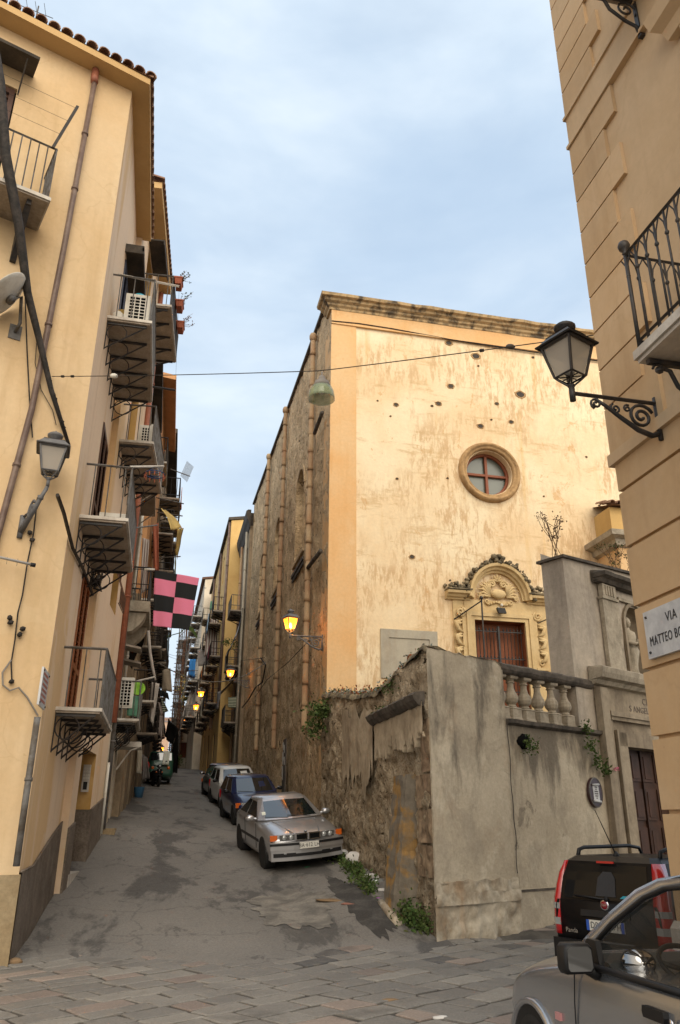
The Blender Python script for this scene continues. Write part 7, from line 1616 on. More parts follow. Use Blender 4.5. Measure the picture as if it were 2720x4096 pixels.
def hatch(name, label, x, y, az, paint, L=3.75, hw=.81, H=1.44, group=PARKED, front=True, glass='car_glass', light='clear_lens', ind='orange_lens', van=False, bumper='black_plastic'):
    t = car_root(name, label, x, y, az, group); h = L/2
    mb = MB(); zt = .95
    loft(mb, [(-h+.03, hw*.88, .32, zt-.12, zt-.08, .92), (-h+.12, hw*.97, .24, zt-.01, zt+.02, .92), (-h+.6, hw, .2, zt, zt+.03, .93), (-.3, hw, .18, zt-.02, zt+.02, .93), (h-1.25, hw, .18, zt-.05, zt+.01, .92), (h-.7, hw*.99, .19, zt-.13, zt-.06, .90), (h-.25, hw*.94, .22, zt-.25, zt-.18, .88), (h-.03, hw*.84, .28, zt-.36, zt-.33, .88)])
    mb.build('body', paint, t, True)
    mb = MB(); strip(mb, h+.04, .26, .52, hw*.97, .25, .16); mb.build('front_bumper', bumper, t, True)
    mb = MB(); [strip(mb, -h+.10, .30, .54, hw*.97, .16, -.10)]; mb.build('rear_bumper', bumper, t, True)
    for s_ in (-1, 1):
        mb = MB(); strip(mb, h+.02, .56, .70, hw, .05, .20, 5, *sorted((s_*hw*.36, s_*hw*.80))); mb.build('headlight', light, t, True)
        mb = MB(); strip(mb, h+.0, .55, .70, hw, .10, .20, 4, *sorted((s_*hw*.81, s_*hw*.99))); mb.build('indicator', ind, t, True)
        mb = MB(); mb.hexa([V((s_*hw*a, -h+b_, z)) for z, k in ((.66, 0), (.93, .03)) for a, b_ in ((.70, .0+k), (1.006, .14+k), (1.006, .32+k), (.70, .3))]); mb.build('tail_light', 'red_lens', t, True)
    mb = MB(); strip(mb, h+.035, .58, .68, hw, .03, .20, 5, -hw*.33, hw*.33); mb.build('grille', 'black_plastic', t, True)
    if van: cabin(t, hw*.96, (-h+.06, h-.95), (-h+.16, h-1.65), zt-.03, zt, H, .12, paint, glass, bpil=.55, crown=.06)
    else: cabin(t, hw*.96, (-h+.06, h-.98), (-h+.42, h-1.70), zt-.03, zt, H-.05, .16, paint, glass, bpil=.52, crown=.055)
    arches(t, hw+.003, (-h+.68, h-.78), .285)
    for s_ in (1, -1):
        for yy in (-h+.68, h-.78): wheel(t, s_*(hw-.08), yy, .285, s_, .18, 'grey_plastic')
        mirror(t, s_*hw*.97, h-1.28, 1.0, s_, 'black_plastic')
    return t
def mid(px, py, dist): return None
t = hatch('parked_car', 'dark blue hatchback parked behind the silver car', 3.20, 28.6, 175, 'navy_paint')
mb = MB(); [mb.tube([V((a, .98, .96)), V((a+.5, .90, 1.0))], .008, 4) for a in (-.45, .1)]; mb.build('wiper', 'black_plastic', t, True)
mb = MB(); q0 = V((-.62, .80, 1.0)); mb.box(q0.x, q0.y-.01, q0.z, q0.x+.09, q0.y+.0, q0.z+.08); 
hatch('parked_car', 'white car parked between the dark blue hatchback and the dark car', 3.15, 34.3, 175, 'white_paint', 3.9, .81, 1.50)
hatch('parked_car', 'dark car with a red tail light, uppermost of the parked row', 3.0, 38.6, -4, 'dark_paint', 4.0, .82, 1.47, ind='orange_lens')

# --- small black car at the right, seen from behind
PX, PY, PAZ = 7.0, 10.38, 64
t = car_root('small_car', 'small black upright car with tall red tail lights beside the terrace wall', PX, PY, PAZ, dz=-.10)
hw, h = .785, 1.77
mb = MB(); loft(mb, [(-h+.0, hw*.93, .42, .98, 1.0, .94), (-h+.08, hw*.99, .30, 1.02, 1.04, .94), (-h+.6, hw, .2, 1.02, 1.04, .94), (.2, hw, .18, .98, 1.02, .94), (.75, hw, .18, .94, 1.0, .92), (1.25, hw*.98, .2, .86, .92, .9), (1.6, hw*.93, .24, .76, .82, .88), (1.75, hw*.82, .3, .62, .64, .88)]); mb.build('body', 'black_paint', t, True)
mb = MB(); vs0 = [V((x, y, z)) for z, w_, y0, y1 in ((1.0, hw*.975, -h+.015, .62), (1.26, hw*.93, -h+.08, .15), (1.44, hw*.86, -h+.16, -.12), (1.50, hw*.76, -h+.26, -.25)) for x, y in ((w_, y0+.10), (w_*.86, y0), (-w_*.86, y0), (-w_, y0+.10), (-w_, y1-.1), (-w_*.82, y1), (w_*.82, y1), (w_, y1-.1))]
mb.add(vs0+[V((0, -.95, 1.53))], [(j*8+k, j*8+(k+1) % 8, j*8+8+(k+1) % 8, j*8+8+k) for j in range(3) for k in range(8)]+[(24+k, 24+(k+1) % 8, 32) for k in range(8)], 0, False); mb.build('cabin', 'black_paint', t, True)
def rear(x, z, o=.0): # point on the tailgate
    y = prof([(.5, -h-.0), (1.0, -h+.012), (1.26, -h+.08), (1.44, -h+.16)], z); return V((x, y-o+.04*max(0, abs(x)-.45), z))
mb = MB()
zz_ = [1.02, 1.12, 1.22, 1.32, 1.41]; xx_ = [-.60, -.45, 0, .45, .60]
vs = [rear(x*(1-.10*(z-1.02)/.39), z, .012) for z in zz_ for x in xx_]; mb.add(vs, [(j*5+k, j*5+k+1, j*5+6+k, j*5+5+k) for j in range(4) for k in range(4)]); mb.build('rear_window', 'rear_glass', t, True)
for s_ in (-1, 1):
    tl = MB(); rings = []
    for z, a, b_ in ((.60, .66, .80), (.72, .66, .80), (.90, .655, .795), (1.0, .65, .785), (1.15, .645, .765), (1.30, .63, .735), (1.44, .60, .675)):
        y = rear(0, z).y; rings.append((lambda a, b_, y, z: (lambda p, q: V((s_*(a+(b_-a)*p), y+q*.16-.012+.04*0, z))))(a, b_, y, z))
    tl.sweep([(0, 0), (.55, .05), (1, .35), (1.02, 1.1), (0, 1.1)], rings, 0, True); T_ = tl.build('tail_light', 'red_lens', t, True)
    for zz in ((.88, .95), (.70, .78)):
        m_ = MB(); m_.sweep([(-.0, -.015), (.57, .035), (1.02, .33), (1.03, .8), (0, .5)], [(lambda z: (lambda p, q: V((s_*(.66+.138*p), rear(0, z).y+q*.16-.012, z))))(z) for z in zz]); m_.build('white_lamp', 'clear_lens', T_, True)
mb = MB(); strip(mb, -h+.02, .28, .56, .785, .20, -.16); mb.box(-.765, -h+.1, .28, .765, -h+.45, .53); mb.build('rear_bumper', 'black_plastic', t, True)
mb = MB(); strip(mb, -h+.005, .545, .575, .77, .04, -.16); mb.build('bumper_edge', 'grey_plastic', t, True)
mb = MB(); mb.hexa([V((x, y, z)) for z, y0, y1 in ((.83, -h-.03, -h+.1), (.90, -h-.015, -h+.1)) for x, y in ((-.34, y0), (.34, y0), (.34, y1), (-.34, y1))]); mb.build('tailgate_handle', 'black_plastic', t, True)
plate(t, -h-.005, .735, 'DR\u00b7215 PH', -1, .50, .115, blue=True)
mb = MB(); Mb = Matrix(((1, 0, 0), (0, 0, -1), (0, 1, 0))); mb.lathe([(0, .015), (.052, .015), (.062, .01), (.066, 0)], V((0, -h+.005, .965)), 22, 0, Mb); bd = mb.build('badge', 'chrome', t, True)
mb = MB(); mb.lathe([(0, .018), (.045, .017), (.047, .012)], V((0, -h+.005, .965)), 22, 0, Mb); mb.build('badge_face', 'badge_red', bd, True)
mb = MB(); text_into(mb, 'FIAT', .044, lambda a, b_, d: V((a*.8, -h+.005-.0185-d, .965+b_)), 0, .002); mb.build('badge_lettering', 'letter_silver', bd, True)
mb = MB(); text_into(mb, 'Panda', .075, lambda a, b_, d: V((a-.50, -h-.012-d, .655+b_)), 0, .004); mb.build('model_lettering', 'letter_silver', t, True)
mb = MB(); mb.tube([rear(.02, 1.03, .03), rear(-.42, 1.05, .03)], .012, 6); mb.lathe([(.03, 0), (.03, .03), (0, .035)], rear(.03, 1.03, .0), 10, 0, Mb); mb.build('wiper', 'black_plastic', t, True)
for s_ in (1, -1):
    mb = MB(); x = s_*.585; mb.tube([V((x, -1.40, 1.47)), V((x, -1.36, 1.565)), V((x, -1.25, 1.59)), V((x, -.2, 1.60)), V((x, .05, 1.57)), V((x, .12, 1.45))], [.028, .026, .024, .024, .024, .02], 8); mb.build('roof_rail', 'black_plastic', t, True)
    q = [V((s_*hw*.975, -1.45, 1.02)), V((s_*hw*.975, .42, 1.02)), V((s_*hw*.86, -.22, 1.43)), V((s_*hw*.86, -1.42, 1.43))]
    if s_ < 0: q = [q[1], q[0], q[3], q[2]]
    mb = MB(); pane(mb, q, .06, .08, .012); mb.build('side_window', 'car_glass', t, True)
    for y in (-1.12, 1.18): wheel(t, s_*.70, y, .29, s_, .17, 'grey_plastic')
arches(t, hw+.002, (-1.12, 1.18), .29)
mb = MB(); mb.tube([V((-.02, -1.38, 1.51)), V((-.10, -1.62, 2.05))], [.009, .004], 5); mb.lathe([(.05, -.02), (.03, .03), (.01, .06)], V((-.02, -1.38, 1.50)), 10); mb.build('aerial', 'black_plastic', t, True)
mb = MB(); strip(mb, -h+.115, 1.425, 1.45, .12, .02, 0); mb.build('brake_lamp', 'red_lens', t, True)
# headrest and trim showing in the rear window
mb = MB(); mb.sweep([(-.14, 0), (-.12, .2), (-.06, .27), (.06, .27), (.12, .2), (.14, 0)], [lambda a, b_: rear(a+.02, 1.06+b_, .02), lambda a, b_: rear(a+.02, 1.06+b_, .016)]); mb.build('headrest', 'seat_fabric', t, True)
mb = MB(); mb.hexa([rear(a, z, o) for o in (.016, .02) for a, z in ((.22, 1.05), (.46, 1.05), (.44, 1.08), (.26, 1.08))]); mb.build('parcel', 'teal_plastic', t, True)

# --- grey car filling the bottom right corner
GX = 3.68
t = thing('grey_car', 'grey hatchback with its near side window, cut by the picture corner', 'car', (GX, 5.2, -.06))
def L3_(x, y, z): return V((x-GX, y-5.2, z+.06))
mb = MB(); st = [(3.0, .74, .36, .80, .84, .9), (3.15, .80, .28, .94, .97, .92), (3.6, .825, .22, .955, .97, .95), (4.4, .83, .2, .945, .96, .95), (5.1, .83, .2, .935, .95, .94), (5.5, .83, .2, .915, .95, .92), (5.8, .83, .2, .885, .955, .86), (6.1, .825, .2, .84, .93, .82), (6.4, .815, .2, .785, .88, .80), (6.7, .78, .22, .70, .80, .80), (6.9, .72, .25, .60, .70, .82), (7.02, .62, .29, .50, .56, .86)]
loft(mb, [(y-5.2, w_, zb+.06, zs+.06, zt+.06, i_) for y, w_, zb, zs, zt, i_ in st]); mb.build('body', 'grey_paint', t, True, 1)
mb = MB()
def pil(pts, r, mi=0): mb.tube([L3_(*p) for p in pts], r, 8, mi)
for s_ in (0, 1):
    X = (lambda x: x) if s_ == 0 else (lambda x: 2*GX-x)
    rg = []
    P_ = [(2.905, 5.66, .93), (2.945, 5.48, 1.07), (2.99, 5.24, 1.23), (3.045, 4.98, 1.385), (3.085, 4.78, 1.46), (3.105, 4.55, 1.495), (3.11, 4.1, 1.51), (3.11, 3.55, 1.49), (3.04, 3.2, 1.36), (2.93, 3.06, 1.0)]
    for i, p in enumerate(P_): rg.append((lambda p: (lambda a, b_: L3_(X(p[0]+a), p[1]+b_*.55, p[2]+b_*.8)))(p))
    mb.sweep([(-.012, -.04), (.03, -.045), (.06, .0), (.04, .045), (.0, .04)], rg, 0, True)
    for yb in (4.02,): mb.hexa([L3_(X(a), y, z) for z, xx in ((.93, 2.86), (1.47, 3.08)) for a, y in ((xx, yb-.08), (xx, yb+.03), (xx+.05, yb+.03), (xx+.05, yb-.08))])
vs = []; ru = [(4.80, 1.475, .59), (4.6, 1.515, .585), (4.2, 1.535, .58), (3.7, 1.525, .57), (3.4, 1.48, .56)]
for y, z, w_ in ru:
    for k in range(9): a = -1+k/4; vs.append(L3_(GX+a*w_, y, z+.04*(1-a*a)))
mb.add(vs, [(j*9+k, j*9+k+1, j*9+10+k, j*9+9+k) for j in range(4) for k in range(8)], 0, True); mb.build('roof', 'grey_paint', t, True)
mb = MB(); q = [L3_(2.95, 5.60, 1.0), L3_(2*GX-2.95, 5.60, 1.0), L3_(2*GX-3.10, 4.80, 1.46), L3_(3.10, 4.80, 1.46)]; mb.add(q, [(0, 1, 2, 3)]); mb.build('windscreen', 'car_window_clear', t, True)
for s_ in (0, 1):
    X = (lambda x: x) if s_ == 0 else (lambda x: 2*GX-x)
    mb = MB(); mb.add([L3_(X(x), y, z) for x, y, z in ((2.865, 5.46, .945), (2.865, 4.02, .955), (3.085, 4.02, 1.475), (3.075, 4.72, 1.435), (3.0, 5.10, 1.25))], [(0, 1, 2, 3, 4)]); mb.build('side_window', 'car_window_clear', t, True)
    mb = MB(); mb.tube([L3_(X(x), y, z) for x, y, z in ((2.85, 5.52, .945), (2.848, 4.8, .955), (2.848, 4.0, .965))], .022, 6); mb.tube([L3_(X(x), y, z) for x, y, z in ((2.885, 5.50, .96), (2.965, 5.20, 1.20), (3.035, 4.90, 1.375), (3.075, 4.72, 1.44), (3.085, 4.45, 1.47), (3.09, 4.0, 1.48))], .016, 6); mb.build('window_trim', 'black_plastic', t, True)
    mb = MB(); mb.hexa([L3_(X(x), y, z) for x in (2.862, 2.90) for y, z in ((5.52, .95), (5.22, .95), (5.25, 1.10), (5.36, 1.10))]); mb.build('mirror_sail', 'black_plastic', t, True)
# near mirror
mb = MB(); c = L3_(2.70, 5.22, 1.005); b = MB(); mb.sweep([(-.10, -.055), (-.085, -.082), (.085, -.082), (.105, -.055), (.10, .065), (.075, .09), (-.075, .09), (-.10, .065)], [lambda a, z: c+V((a*.8, .10, z*.8)), lambda a, z: c+V((a, .06, z)), lambda a, z: c+V((a, -.03, z)), lambda a, z: c+V((a*.9, -.05, z*.9))], 0, True); mb.tube([c+V((.08, .02, -.06)), c+V((.16, .05, -.10)), c+V((.20, .08, -.10))], .035, 8); M_ = mb.build('door_mirror', 'black_plastic', t, True)
mb = MB(); mb.sweep([(-.082, -.045), (-.07, -.064), (.07, -.064), (.088, -.045), (.082, .055), (.06, .074), (-.06, .074), (-.082, .055)], [lambda a, z: c+V((a, -.0515, z)), lambda a, z: c+V((a, -.0535, z))]); mb.build('mirror_glass', 'dark_lens', M_, True)
# oval mirror seen through the window
c = L3_(3.10, 5.16, .985); mb = MB(); nO = V((-.42, -.88, .22)).normalized(); tO = V((1, 0, -.12)); tO = (tO-nO*tO.dot(nO)).normalized(); RO_ = Matrix((tO, nO.cross(tO)*.72, nO)).transposed()
mb.lathe([(.0, -.05), (.075, -.04), (.108, -.01), (.108, .006), (.098, .006)], c, 28, 0, RO_); mb.tube([c, c+V((.05, .12, -.06))], .02, 6); o = mb.build('oval_mirror', 'black_plastic', t, True)
mb = MB(); mb.lathe([(0, .009), (.097, .009), (.098, .006)], c, 28, 0, RO_); mb.build('mirror_glass', 'mirror_glass', o, True)
mb = MB(); cw = L3_(3.36, 5.0, .98); ax = V((0, -.5, .86)).normalized(); aX = V((1, 0, 0)); aY = ax.cross(aX)
mb.tube(circ(cw, aX, aY, .185, 28), .016, 8, 0, True); [mb.tube([cw-ax*.04, cw+aX*.18*cos(a)+aY*.18*sin(a)], .018, 6) for a in (.2, pi-.2, -pi/2)]; mb.tube([cw-ax*.05, cw-ax*.35], .035, 8); mb.build('steering_wheel', 'black_plastic', t, True)
mb = MB(); mb.sweep([(5.75, .80), (5.7, .96), (5.5, .99), (5.25, .97), (5.12, .88), (5.15, .5), (5.75, .5)], [lambda y, z: L3_(2.94, y, z), lambda y, z: L3_(2*GX-2.94, y, z)]); mb.build('dashboard', 'dash_grey', t, True)
for x in (3.32, 4.05):
    mb = MB(); mb.sweep([(4.35, .45), (4.2, .6), (3.98, 1.15), (3.92, 1.18), (3.86, 1.12), (4.0, .6), (4.0, .45)], [lambda y, z, x=x: L3_(x-.24, y, z), lambda y, z, x=x: L3_(x+.24, y, z)]); mb.sweep([(3.93, 1.2), (3.9, 1.36), (3.84, 1.36), (3.85, 1.2)], [lambda y, z, x=x: L3_(x-.12, y, z), lambda y, z, x=x: L3_(x+.12, y, z)]); mb.build('seat', 'seat_fabric', t, True)
mb = MB(); mb.tube([L3_(2.845, 5.54, .88), L3_(2.838, 5.56, .7), L3_(2.845, 5.60, .35)], .006, 4); mb.build('door_gap', 'black_plastic', t, True)
mb = MB(); mb.sweep([(-.10, -.028), (.10, -.028), (.11, .0), (.10, .03), (-.10, .03), (-.11, 0)], [lambda a, z: L3_(2.826, 4.62+a, .81+z), lambda a, z: L3_(2.86, 4.62+a, .81+z)]); mb.build('door_handle', 'black_plastic', t, True)
mb = MB(); mb.lathe([(0, .01), (.02, .008), (.02, 0)], L3_(2.838, 4.46, .80), 12, 0, Matrix(((0, 0, -1), (0, 1, 0), (1, 0, 0)))); mb.build('lock', 'chrome', t, True)
mb = MB(); mb.sweep([(-.035, -.022), (.035, -.022), (.035, .022), (-.035, .022)], [lambda a, z: L3_(2.832, 5.82+a, .57+z), lambda a, z: L3_(2.86, 5.82+a, .57+z)]); mb.build('side_indicator', 'pink_lens', t, True)
for s_, xx in ((-1, 2.92), (1, 2*GX-2.92)):
    for y in (6.25, 3.75):
        wheel(t, xx-GX, y-5.2, .285, s_, .18, 'grey_plastic')
        Mx = Matrix(((0, 0, s_), (0, 1, 0), (-s_, 0, 0))); mb = MB(); mb.lathe([(0, -.2), (.345, -.2), (.345, .0), (.33, .012), (.28, .01), (0, .008)], V((s_*.832, y-5.2, .285)), 30, 0, Mx, False); mb.build('wheel_arch', 'black_rubber', t, True)
        mb = MB(); pts = [V((s_*.835, y-5.2+.375*cos(a), .285+.355*sin(a))) for a in [pi*k/16-.1 for k in range(18)]]; mb.tube(pts, .028, 6); mb.build('arch_flare', 'grey_paint', t, True)

# --- three-wheeler van and scooter far up on the left
qa = V((.05, 46.5, g(.05, 46.5))); t = thing('three_wheeler_van', 'dark green three-wheeled van parked up the street behind the scooter', 'van', qa, rot=(radians(-6), 0, radians(2)))
mb = MB(); rg = [(-1.0, .50, .45, .95), (-.97, .62, .30, 1.15), (-.75, .68, .28, 1.62), (-.3, .70, .28, 1.68), (.4, .70, .28, 1.66), (.5, .68, .3, 1.6)]
vs = []; 
for y, w_, z0, z1 in rg: vs += [V((x, y, z)) for x, z in ((-w_*.9, z0), (w_*.9, z0), (w_, z0+.2), (w_*.98, lerp(z0, z1, .6)), (w_*.86, z1-.06), (w_*.7, z1), (-w_*.7, z1), (-w_*.86, z1-.06), (-w_*.98, lerp(z0, z1, .6)), (-w_, z0+.2))]
mb.add(vs, [(j*10+k, j*10+(k+1) % 10, j*10+10+(k+1) % 10, j*10+10+k) for j in range(5) for k in range(10)]+[tuple(range(10))[::-1], tuple(50+k for k in range(10))], 0, True); mb.build('cab', 'ape_green', t, True)
mb = MB(); mb.add([V((-.56, -.985, 1.12)), V((.56, -.985, 1.12)), V((.54, -.80, 1.55)), V((-.54, -.80, 1.55))], [(0, 1, 2, 3)]); mb.build('windscreen', 'car_glass', t, True)
mb = MB(); mb.box(-.68, .52, .5, .68, 2.0, 1.25); mb.build('load_bed', 'ape_green', t, True)
for s_ in (-1, 1): m_ = MB(); m_.lathe([(0, .03), (.08, .02), (.085, 0)], V((s_*.42, -1.0, .72)), 14, 0, Mb); m_.build('headlight', 'orange_lens', t, True)
for x, y in ((0, -.7), (-.58, 1.4), (.58, 1.4), (.55, -.2)):
    if y != -.2: m_ = MB(); m_.lathe([(0, -.08), (.2, -.08), (.24, -.05), (.24, .05), (.2, .08), (0, .08)], V((x, y, .24)), 18, 0, Matrix(((0, 0, 1), (0, 1, 0), (-1, 0, 0)))); m_.build('wheel', 'black_rubber', t, True)
cloth('towel', 'white cloth laid over the windscreen of the green three-wheeler van', 'cloth', qa+V((.12, -.93, 1.70)), qa+V((.46, -.93, 1.70)), qa+V((.44, -1.14, .98)), qa+V((.10, -1.14, .98)), 'sticker_white', 6, 8, .02, 1, 30)
qs = V((-.10, 44.2, g(-.1, 44.2))); t = thing('scooter', 'black motor scooter parked in front of the green van', 'scooter', qs, rot=(0, 0, radians(14)))
mb = MB()
def whl(y, r): m_ = MB(); m_.lathe([(r*.6, -.05), (r*.92, -.055), (r, -.02), (r, .02), (r*.92, .055), (r*.6, .05)], V((0, y, r)), 20, 0, Matrix(((0, 0, 1), (0, 1, 0), (-1, 0, 0)))); w_ = m_.build('wheel', 'black_rubber', t, True); m_ = MB(); m_.lathe([(r*.6, -.03), (r*.6, .03)], V((0, y, r)), 20, 0, Matrix(((0, 0, 1), (0, 1, 0), (-1, 0, 0)))); [m_.bar(V((0, y, r)), V((0, y+r*.6*cos(a), r+r*.6*sin(a))), .02) for a in (0, 2.1, 4.2)]; m_.build('rim', 'chrome', w_, True)
whl(-.62, .26); whl(.62, .26)
mb = MB(); mb.sweep([(-.17, 0), (-.2, .3), (-.12, .5), (.12, .5), (.2, .3), (.17, 0)], [lambda a, z: V((a, -.52, .38+z)), lambda a, z: V((a*.8, -.40, .40+z))]); mb.blob(V((0, -.62, .52)), .13, 0, 0, 2, 0, (.8, 1.4, .6)); mb.sweep([(-.16, .32), (-.16, .72), (.16, .72), (.16, .32)], [lambda a, z: V((a, .05, z)), lambda a, z: V((a, .85, z+.08))]); mb.box(-.14, -.4, .26, .14, .15, .32); mb.build('body', 'black_paint', t, True)
mb = MB(); mb.blob(V((0, .4, .80)), .16, 0, 0, 2, 0, (1, 2.4, .5)); mb.build('seat', 'black_rubber', t, True)
mb = MB(); mb.tube([V((-.34, -.38, 1.06)), V((0, -.45, 1.0)), V((.34, -.38, 1.06))], .022, 6); mb.tube([V((0, -.62, .4)), V((0, -.45, 1.0))], .03, 6); mb.blob(V((0, -.47, 1.0)), .12, 0, 0, 2, 0, (1.1, .8, .8)); [mb.tube([V((s_*.26, -.4, 1.05)), V((s_*.34, -.42, 1.24))], .008, 4) for s_ in (-1, 1)]; [mb.blob(V((s_*.35, -.42, 1.27)), .06, 0, 0, 1, 0, (1, .3, .7)) for s_ in (-1, 1)]; mb.build('handlebar', 'black_plastic', t, True)
mb = MB(); mb.blob(V((0, -.56, 1.0)), .07, 0, 0, 2); mb.build('headlight', 'clear_lens', t, True); mb = MB(); [mb.blob(V((s_*.15, -.54, .72)), .04) for s_ in (-1, 1)]; mb.build('indicator', 'orange_lens', t, True)
mb = MB(); mb.box(-.02, -.535, .5, .02, -.525, .85); mb.build('shield_stripe', 'clear_lens', t, True)

# ------------------------------------------------------------------ plants and litter
def leafy(name, label, cat, pts, n, size, mat, seed=0, group=None, kind=None, stems=None):
    """many small leaves spread over blobs (centre, radii)"""
    random.seed(seed); mb = MB()
    for c, r in pts:
        c = V(c)
        for i in range(n):
            d = V((random.gauss(0, .5), random.gauss(0, .5), random.gauss(0, .5))); p = c+V((d.x*r[0], d.y*r[1], d.z*r[2]))
            a = V((random.uniform(-1, 1), random.uniform(-1, 1), random.uniform(-.3, 1))).normalized()*size*random.uniform(.35, 1.5); s_ = a.cross(V((random.uniform(-1, 1), random.uniform(-1, 1), random.uniform(-1, 1)))).normalized()*size*.34
            mb.add([p, p+a*.5+s_, p+a, p+a*.5-s_], [(0, 1, 2, 3)], random.randint(0, len(mat)-1) if isinstance(mat, list) else 0)
    for s_ in (stems or []): mb.tube(s_, .007, 4, len(mat)-1)
    o = mb.build(name, mat, recalc=False); tag(o, label, cat, group, kind); return o
q = FTS.P(8.95, .25, 4.72); leafy('caper_bush', 'green bush growing from the wall top at the church corner', 'bush', [(q, (.35, .5, .3)), (q+V((-.1, .1, -.45)), (.25, .55, .35)), (q+V((0, -.5, -.1)), (.2, .3, .2))], 260, .10, ['leaf_green', 'weed_green'], 1)
pts = [(FTS.P(u, -.1+.12*noise.noise(V((u, 1, 1))), ztop(u)+.08), (.12, .18, .10)) for u in [.6+.28*i for i in range(32)]]
leafy('wall_weeds', 'silvery and rusty succulents lining the top of the terrace wall', 'plants', pts, 26, .08, ['silver_leaf', 'silver_leaf', 'weed_green', 'rust_leaf'], 2, kind='stuff')
leafy('wall_weed', 'green tuft hanging over the terrace wall near its front corner', 'plant', [(FTS.P(2.3, .1, 4.35), (.15, .3, .15)), (FTS.P(3.0, .1, 3.95), (.1, .2, .12))], 70, .06, ['weed_green'], 3)
def along(p0, p1, n, r, up=.12): return [(lambda a: (V((a.x, a.y, g(a.x, a.y)+up*.6)), (r*random.uniform(.6, 1.2), r*random.uniform(.6, 1.2), up)))(V(p0).lerp(V(p1), i/(n-1))) for i in range(n)]
random.seed(5)
leafy('weeds', 'green weeds growing along the foot of the rubble wall', 'weeds', along((4.30, 19.2, 0), (4.05, 15.7, 0), 14, .22), 90, .075, ['weed_green', 'leaf_green'], 6, kind='stuff')
leafy('weed_clump', 'bushy green weeds at the foot of the terrace wall corner', 'plant', along((4.22, 14.1, 0), (4.35, 13.5, 0), 4, .26, .24), 170, .075, ['leaf_green', 'weed_green'], 7)
leafy('wall_plant', 'small plant growing in the round hole of the terrace front', 'plant', [(FT.P(2.48, .14, 3.16), (.16, .16, .16))], 150, .06, ['leaf_green'], 8)
leafy('trailing_plant', 'trailing green plant hanging from the balustrade beside the gateway', 'plant', [(FT.P(4.42, .12, 3.62), (.14, .1, .16)), (FT.P(4.52, .14, 3.3), (.12, .1, .2)), (FT.P(4.72, .14, 2.98), (.14, .1, .16)), (FT.P(4.9, .16, 2.82), (.1, .08, .1))], 80, .07, ['leaf_green'], 9)
leafy('pink_flower', 'single pink flower beside the gateway frame', 'flower', [(FT.P(5.24, .22, 2.86), (.05, .05, .04))], 30, .04, ['pink_cloth'], 10)
def twig(base, n, h, spread, seed):
    random.seed(seed); r = []
    for i in range(n):
        p = V(base)+V((random.uniform(-.15, .15), random.uniform(-.05, .05), 0)); s_ = [p]; d = V((random.uniform(-1, 1)*spread, 0, 1)); d2 = V((random.uniform(-.3, .3), random.uniform(-.3, .3), 0))
        for j in range(6): s_.append(s_[-1]+(d+d2*j*.3)*h/6)
        r.append(s_); k = s_[3]; r.append([k, k+V((random.uniform(-.2, .2), 0, h*.25)), k+V((random.uniform(-.3, .3), 0, h*.5))])
    return r
for u0, n, h, lb, sd in ((4.7, 7, 1.0, 'dry leafless stems standing on the left end of the grey gateway wall', 1), (7.3, 5, .9, 'green stemmed weed on the grey gateway wall next to the tan building', 2)):
    st = twig(FT.P(u0, -.3, 7.45), n, h, .55, sd); leafy('dry_plant', lb, 'plant', [(s_[-1], (.08, .05, .1)) for s_ in st]+[(s_[len(s_)//2], (.06, .05, .1)) for s_ in st], 7 if sd == 1 else 16, .05, ['dry_stem', 'dry_stem'] if sd == 1 else ['weed_green', 'dry_stem'], 11+sd, stems=st)
leafy('dry_plant', 'brown dry twigs beside the left portal scroll', 'plant', [(FC.P(4.15, .2, 6.0), (.25, .1, .4))], 30, .05, ['dry_stem'], 14, stems=twig(FC.P(4.1, .2, 5.4), 5, .9, .4, 3))
q = V((1.75, 84, g(1.75, 84))); leafy('potted_plant', 'bushy plant in front of the maroon door at the street end', 'plant', [(q+V((0, 0, .9)), (.5, .4, .6))], 300, .14, ['leaf_green'], 15)
q = onY(775, 2740, 88); leafy('balcony_plant', 'yellowish plants on a far balcony before the scaffolding', 'plant', [(onY(748, 2735, 86), (.9, .5, .8)), (onY(745, 2790, 86), (.6, .5, .9))], 240, .16, ['leaf_green', 'yellow_awning'], 16)
q = onY(925, 2600, 48.6); leafy('balcony_plant', 'potted plant with a red bloom on the middle grey house balcony', 'plant', [(onY(935, 2580, 48.6), (.35, .4, .35)), (onY(905, 2570, 48.6), (.25, .4, .2))], 140, .10, ['leaf_green', 'leaf_green', 'weed_green'], 17)
def crumple(name, label, px, py, r, mat, seed, sc=(1, 1, .5), cat='litter', amp=.6):
    p = gpt(px, py); mb = MB(); mb.blob(p+V((0, 0, r*sc[2]*.8)), r, 0, amp, 2, seed, sc, 2.2); return tag(mb.build(name, mat), label, cat, 'litter along the wall foot')
crumple('rubbish_bag', 'knotted white rubbish bag beside the silver car', 1422, 3462, .24, 'paper_white', 1, (1.1, .9, .7), 'bag', .3)
crumple('litter', 'white crumpled bags behind the weeds by the silver car', 1375, 3425, .18, 'paper_white', 2, (1, 1, .45))
crumple('litter', 'lime green scrap against the weeds by the silver car', 1362, 3436, .09, 'lime_plastic', 3, (1.6, 1, .3))
crumple('litter', 'torn whitish plastic between bag and blue wrapper', 1490, 3515, .16, 'paper_white', 4, (1.2, 1, .35))
crumple('litter', 'small pale bottle lying near the torn plastic', 1512, 3533, .06, 'clear_lens', 5, (2.2, 1, .8), amp=.1)
crumple('litter', 'white paper scrap left of the blue wrapper', 1540, 3568, .13, 'paper_white', 6, (1.3, 1, .3))
crumple('litter', 'blue wrapper lying by the buttress foot', 1578, 3580, .09, 'blue_wrapper', 7, (1.3, 1, .5))
crumple('litter', 'purple wrapper on the dark asphalt', 1520, 3595, .08, 'purple_wrapper', 8, (1.6, 1, .2))
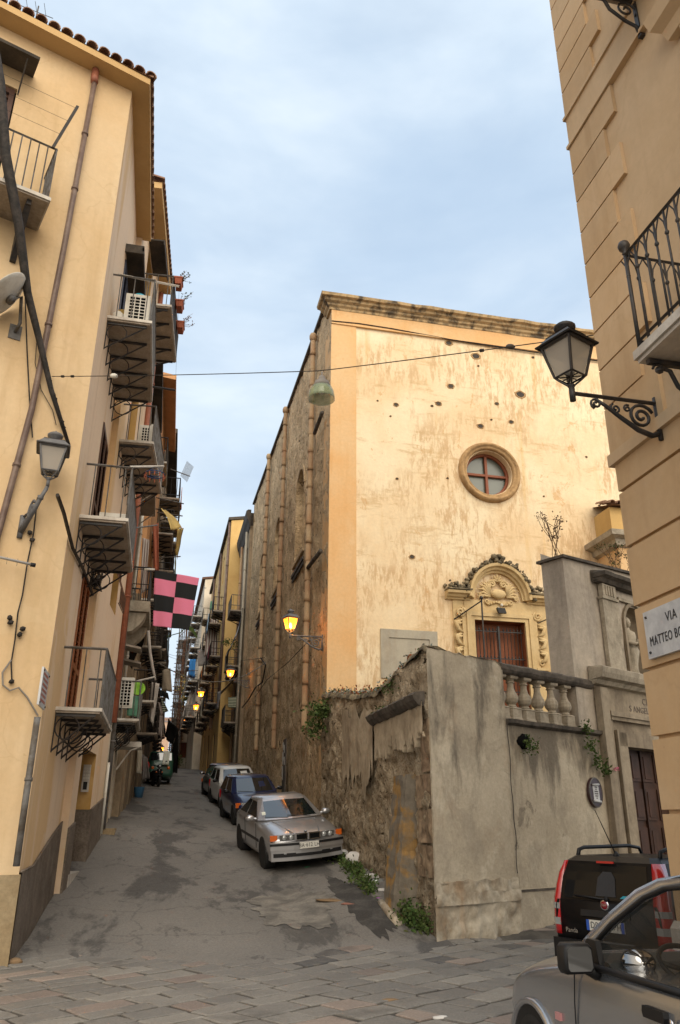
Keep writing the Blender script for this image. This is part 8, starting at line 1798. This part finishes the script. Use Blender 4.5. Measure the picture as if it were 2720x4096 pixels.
crumple('litter', 'green bottle cap in front of the silver car', 1232, 3473, .05, 'green_cap', 9, (1.6, 1, .4))
crumple('litter', 'flattened brown cardboard on the worn asphalt', 1330, 3605, .20, 'cardboard', 10, (1.7, 1, .12))
crumple('litter', 'reddish printed scrap right of the cardboard', 1402, 3620, .13, 'paper_red', 11, (1.4, 1, .16))
crumple('litter', 'faded red scrap near the weeds', 1448, 3552, .09, 'paper_red', 12, (1.4, 1, .2))
crumple('litter', 'small white scrap below the cardboard', 1287, 3630, .07, 'paper_white', 13, (1.4, 1, .16))
crumple('litter', 'grey flattened can on the worn asphalt', 1385, 3656, .08, 'grey_plastic', 14, (1.6, 1, .16))
crumple('litter', 'tiny pale crumb left of the cardboard', 1225, 3625, .04, 'paper_white', 15, (1, 1, .3))
crumple('litter', 'red scrap lying in the middle of the street', 489, 3532, .10, 'red_plastic', 16, (2.2, .7, .12))
crumple('litter', 'white scrap on the paving at the bottom edge', 1765, 4077, .06, 'paper_white', 17, (1.6, 1, .3))
crumple('litter', 'brown flattened cone on the paving', 1562, 4005, .05, 'cardboard', 18, (1.8, 1, .3))
crumple('litter', 'white scrap on the asphalt near the stone plinth', 174, 3704, .05, 'paper_white', 19, (1.6, 1, .3))
crumple('litter', 'orange brick fragment at the corner of the ochre house', 55, 3860, .07, 'cardboard', 20, (1.5, 1, .7))
crumple('rubbish_bag', 'small white bag on the left kerb before the scooter', 547, 3143, .22, 'paper_white', 21, (1, 1, .9), 'bag', .3)
crumple('litter', 'white crumb in the left part of the street', 325, 3472, .035, 'paper_white', 22, (1, 1, .4))
# drain covers and loose stone
for x, y, lb in ((1945, 3838, 'dark square drain cover before the terrace wall'), (1590, 3890, 'dark rectangular cover in the paving near the middle')):
    p = gpt(x, y); mb = MB(); a = radians(52 if x > 1700 else 20); U_, N_ = V((cos(a), -sin(a), 0)), V((sin(a), cos(a), 0))
    mb.hexa([p+U_*i*.42+N_*j*.25+V((0, 0, z)) for z in (-.01, .012) for i, j in ((-1, -1), (1, -1), (1, 1), (-1, 1))]); mb.hexa([p+U_*i*.36+N_*j*.19+V((0, 0, z)) for z in (.0125, .016) for i, j in ((-1, -1), (1, -1), (1, 1), (-1, 1))])
    tag(mb.build('drain_cover', 'plinth_stone' if x < 1700 else 'grey_plastic'), lb, 'drain cover')
mb = MB(); p = [FTS.P(u, .42, g(4.0, 13.15+u)+.05) for u in (.75, 1.1, 1.5, 1.9)]; mb.tube(p, [.07, .09, .08, .06], 6); tag(mb.build('kerb_stone', 'broken_plinth'), 'broken kerb stone at the foot of the buttress', 'kerb')
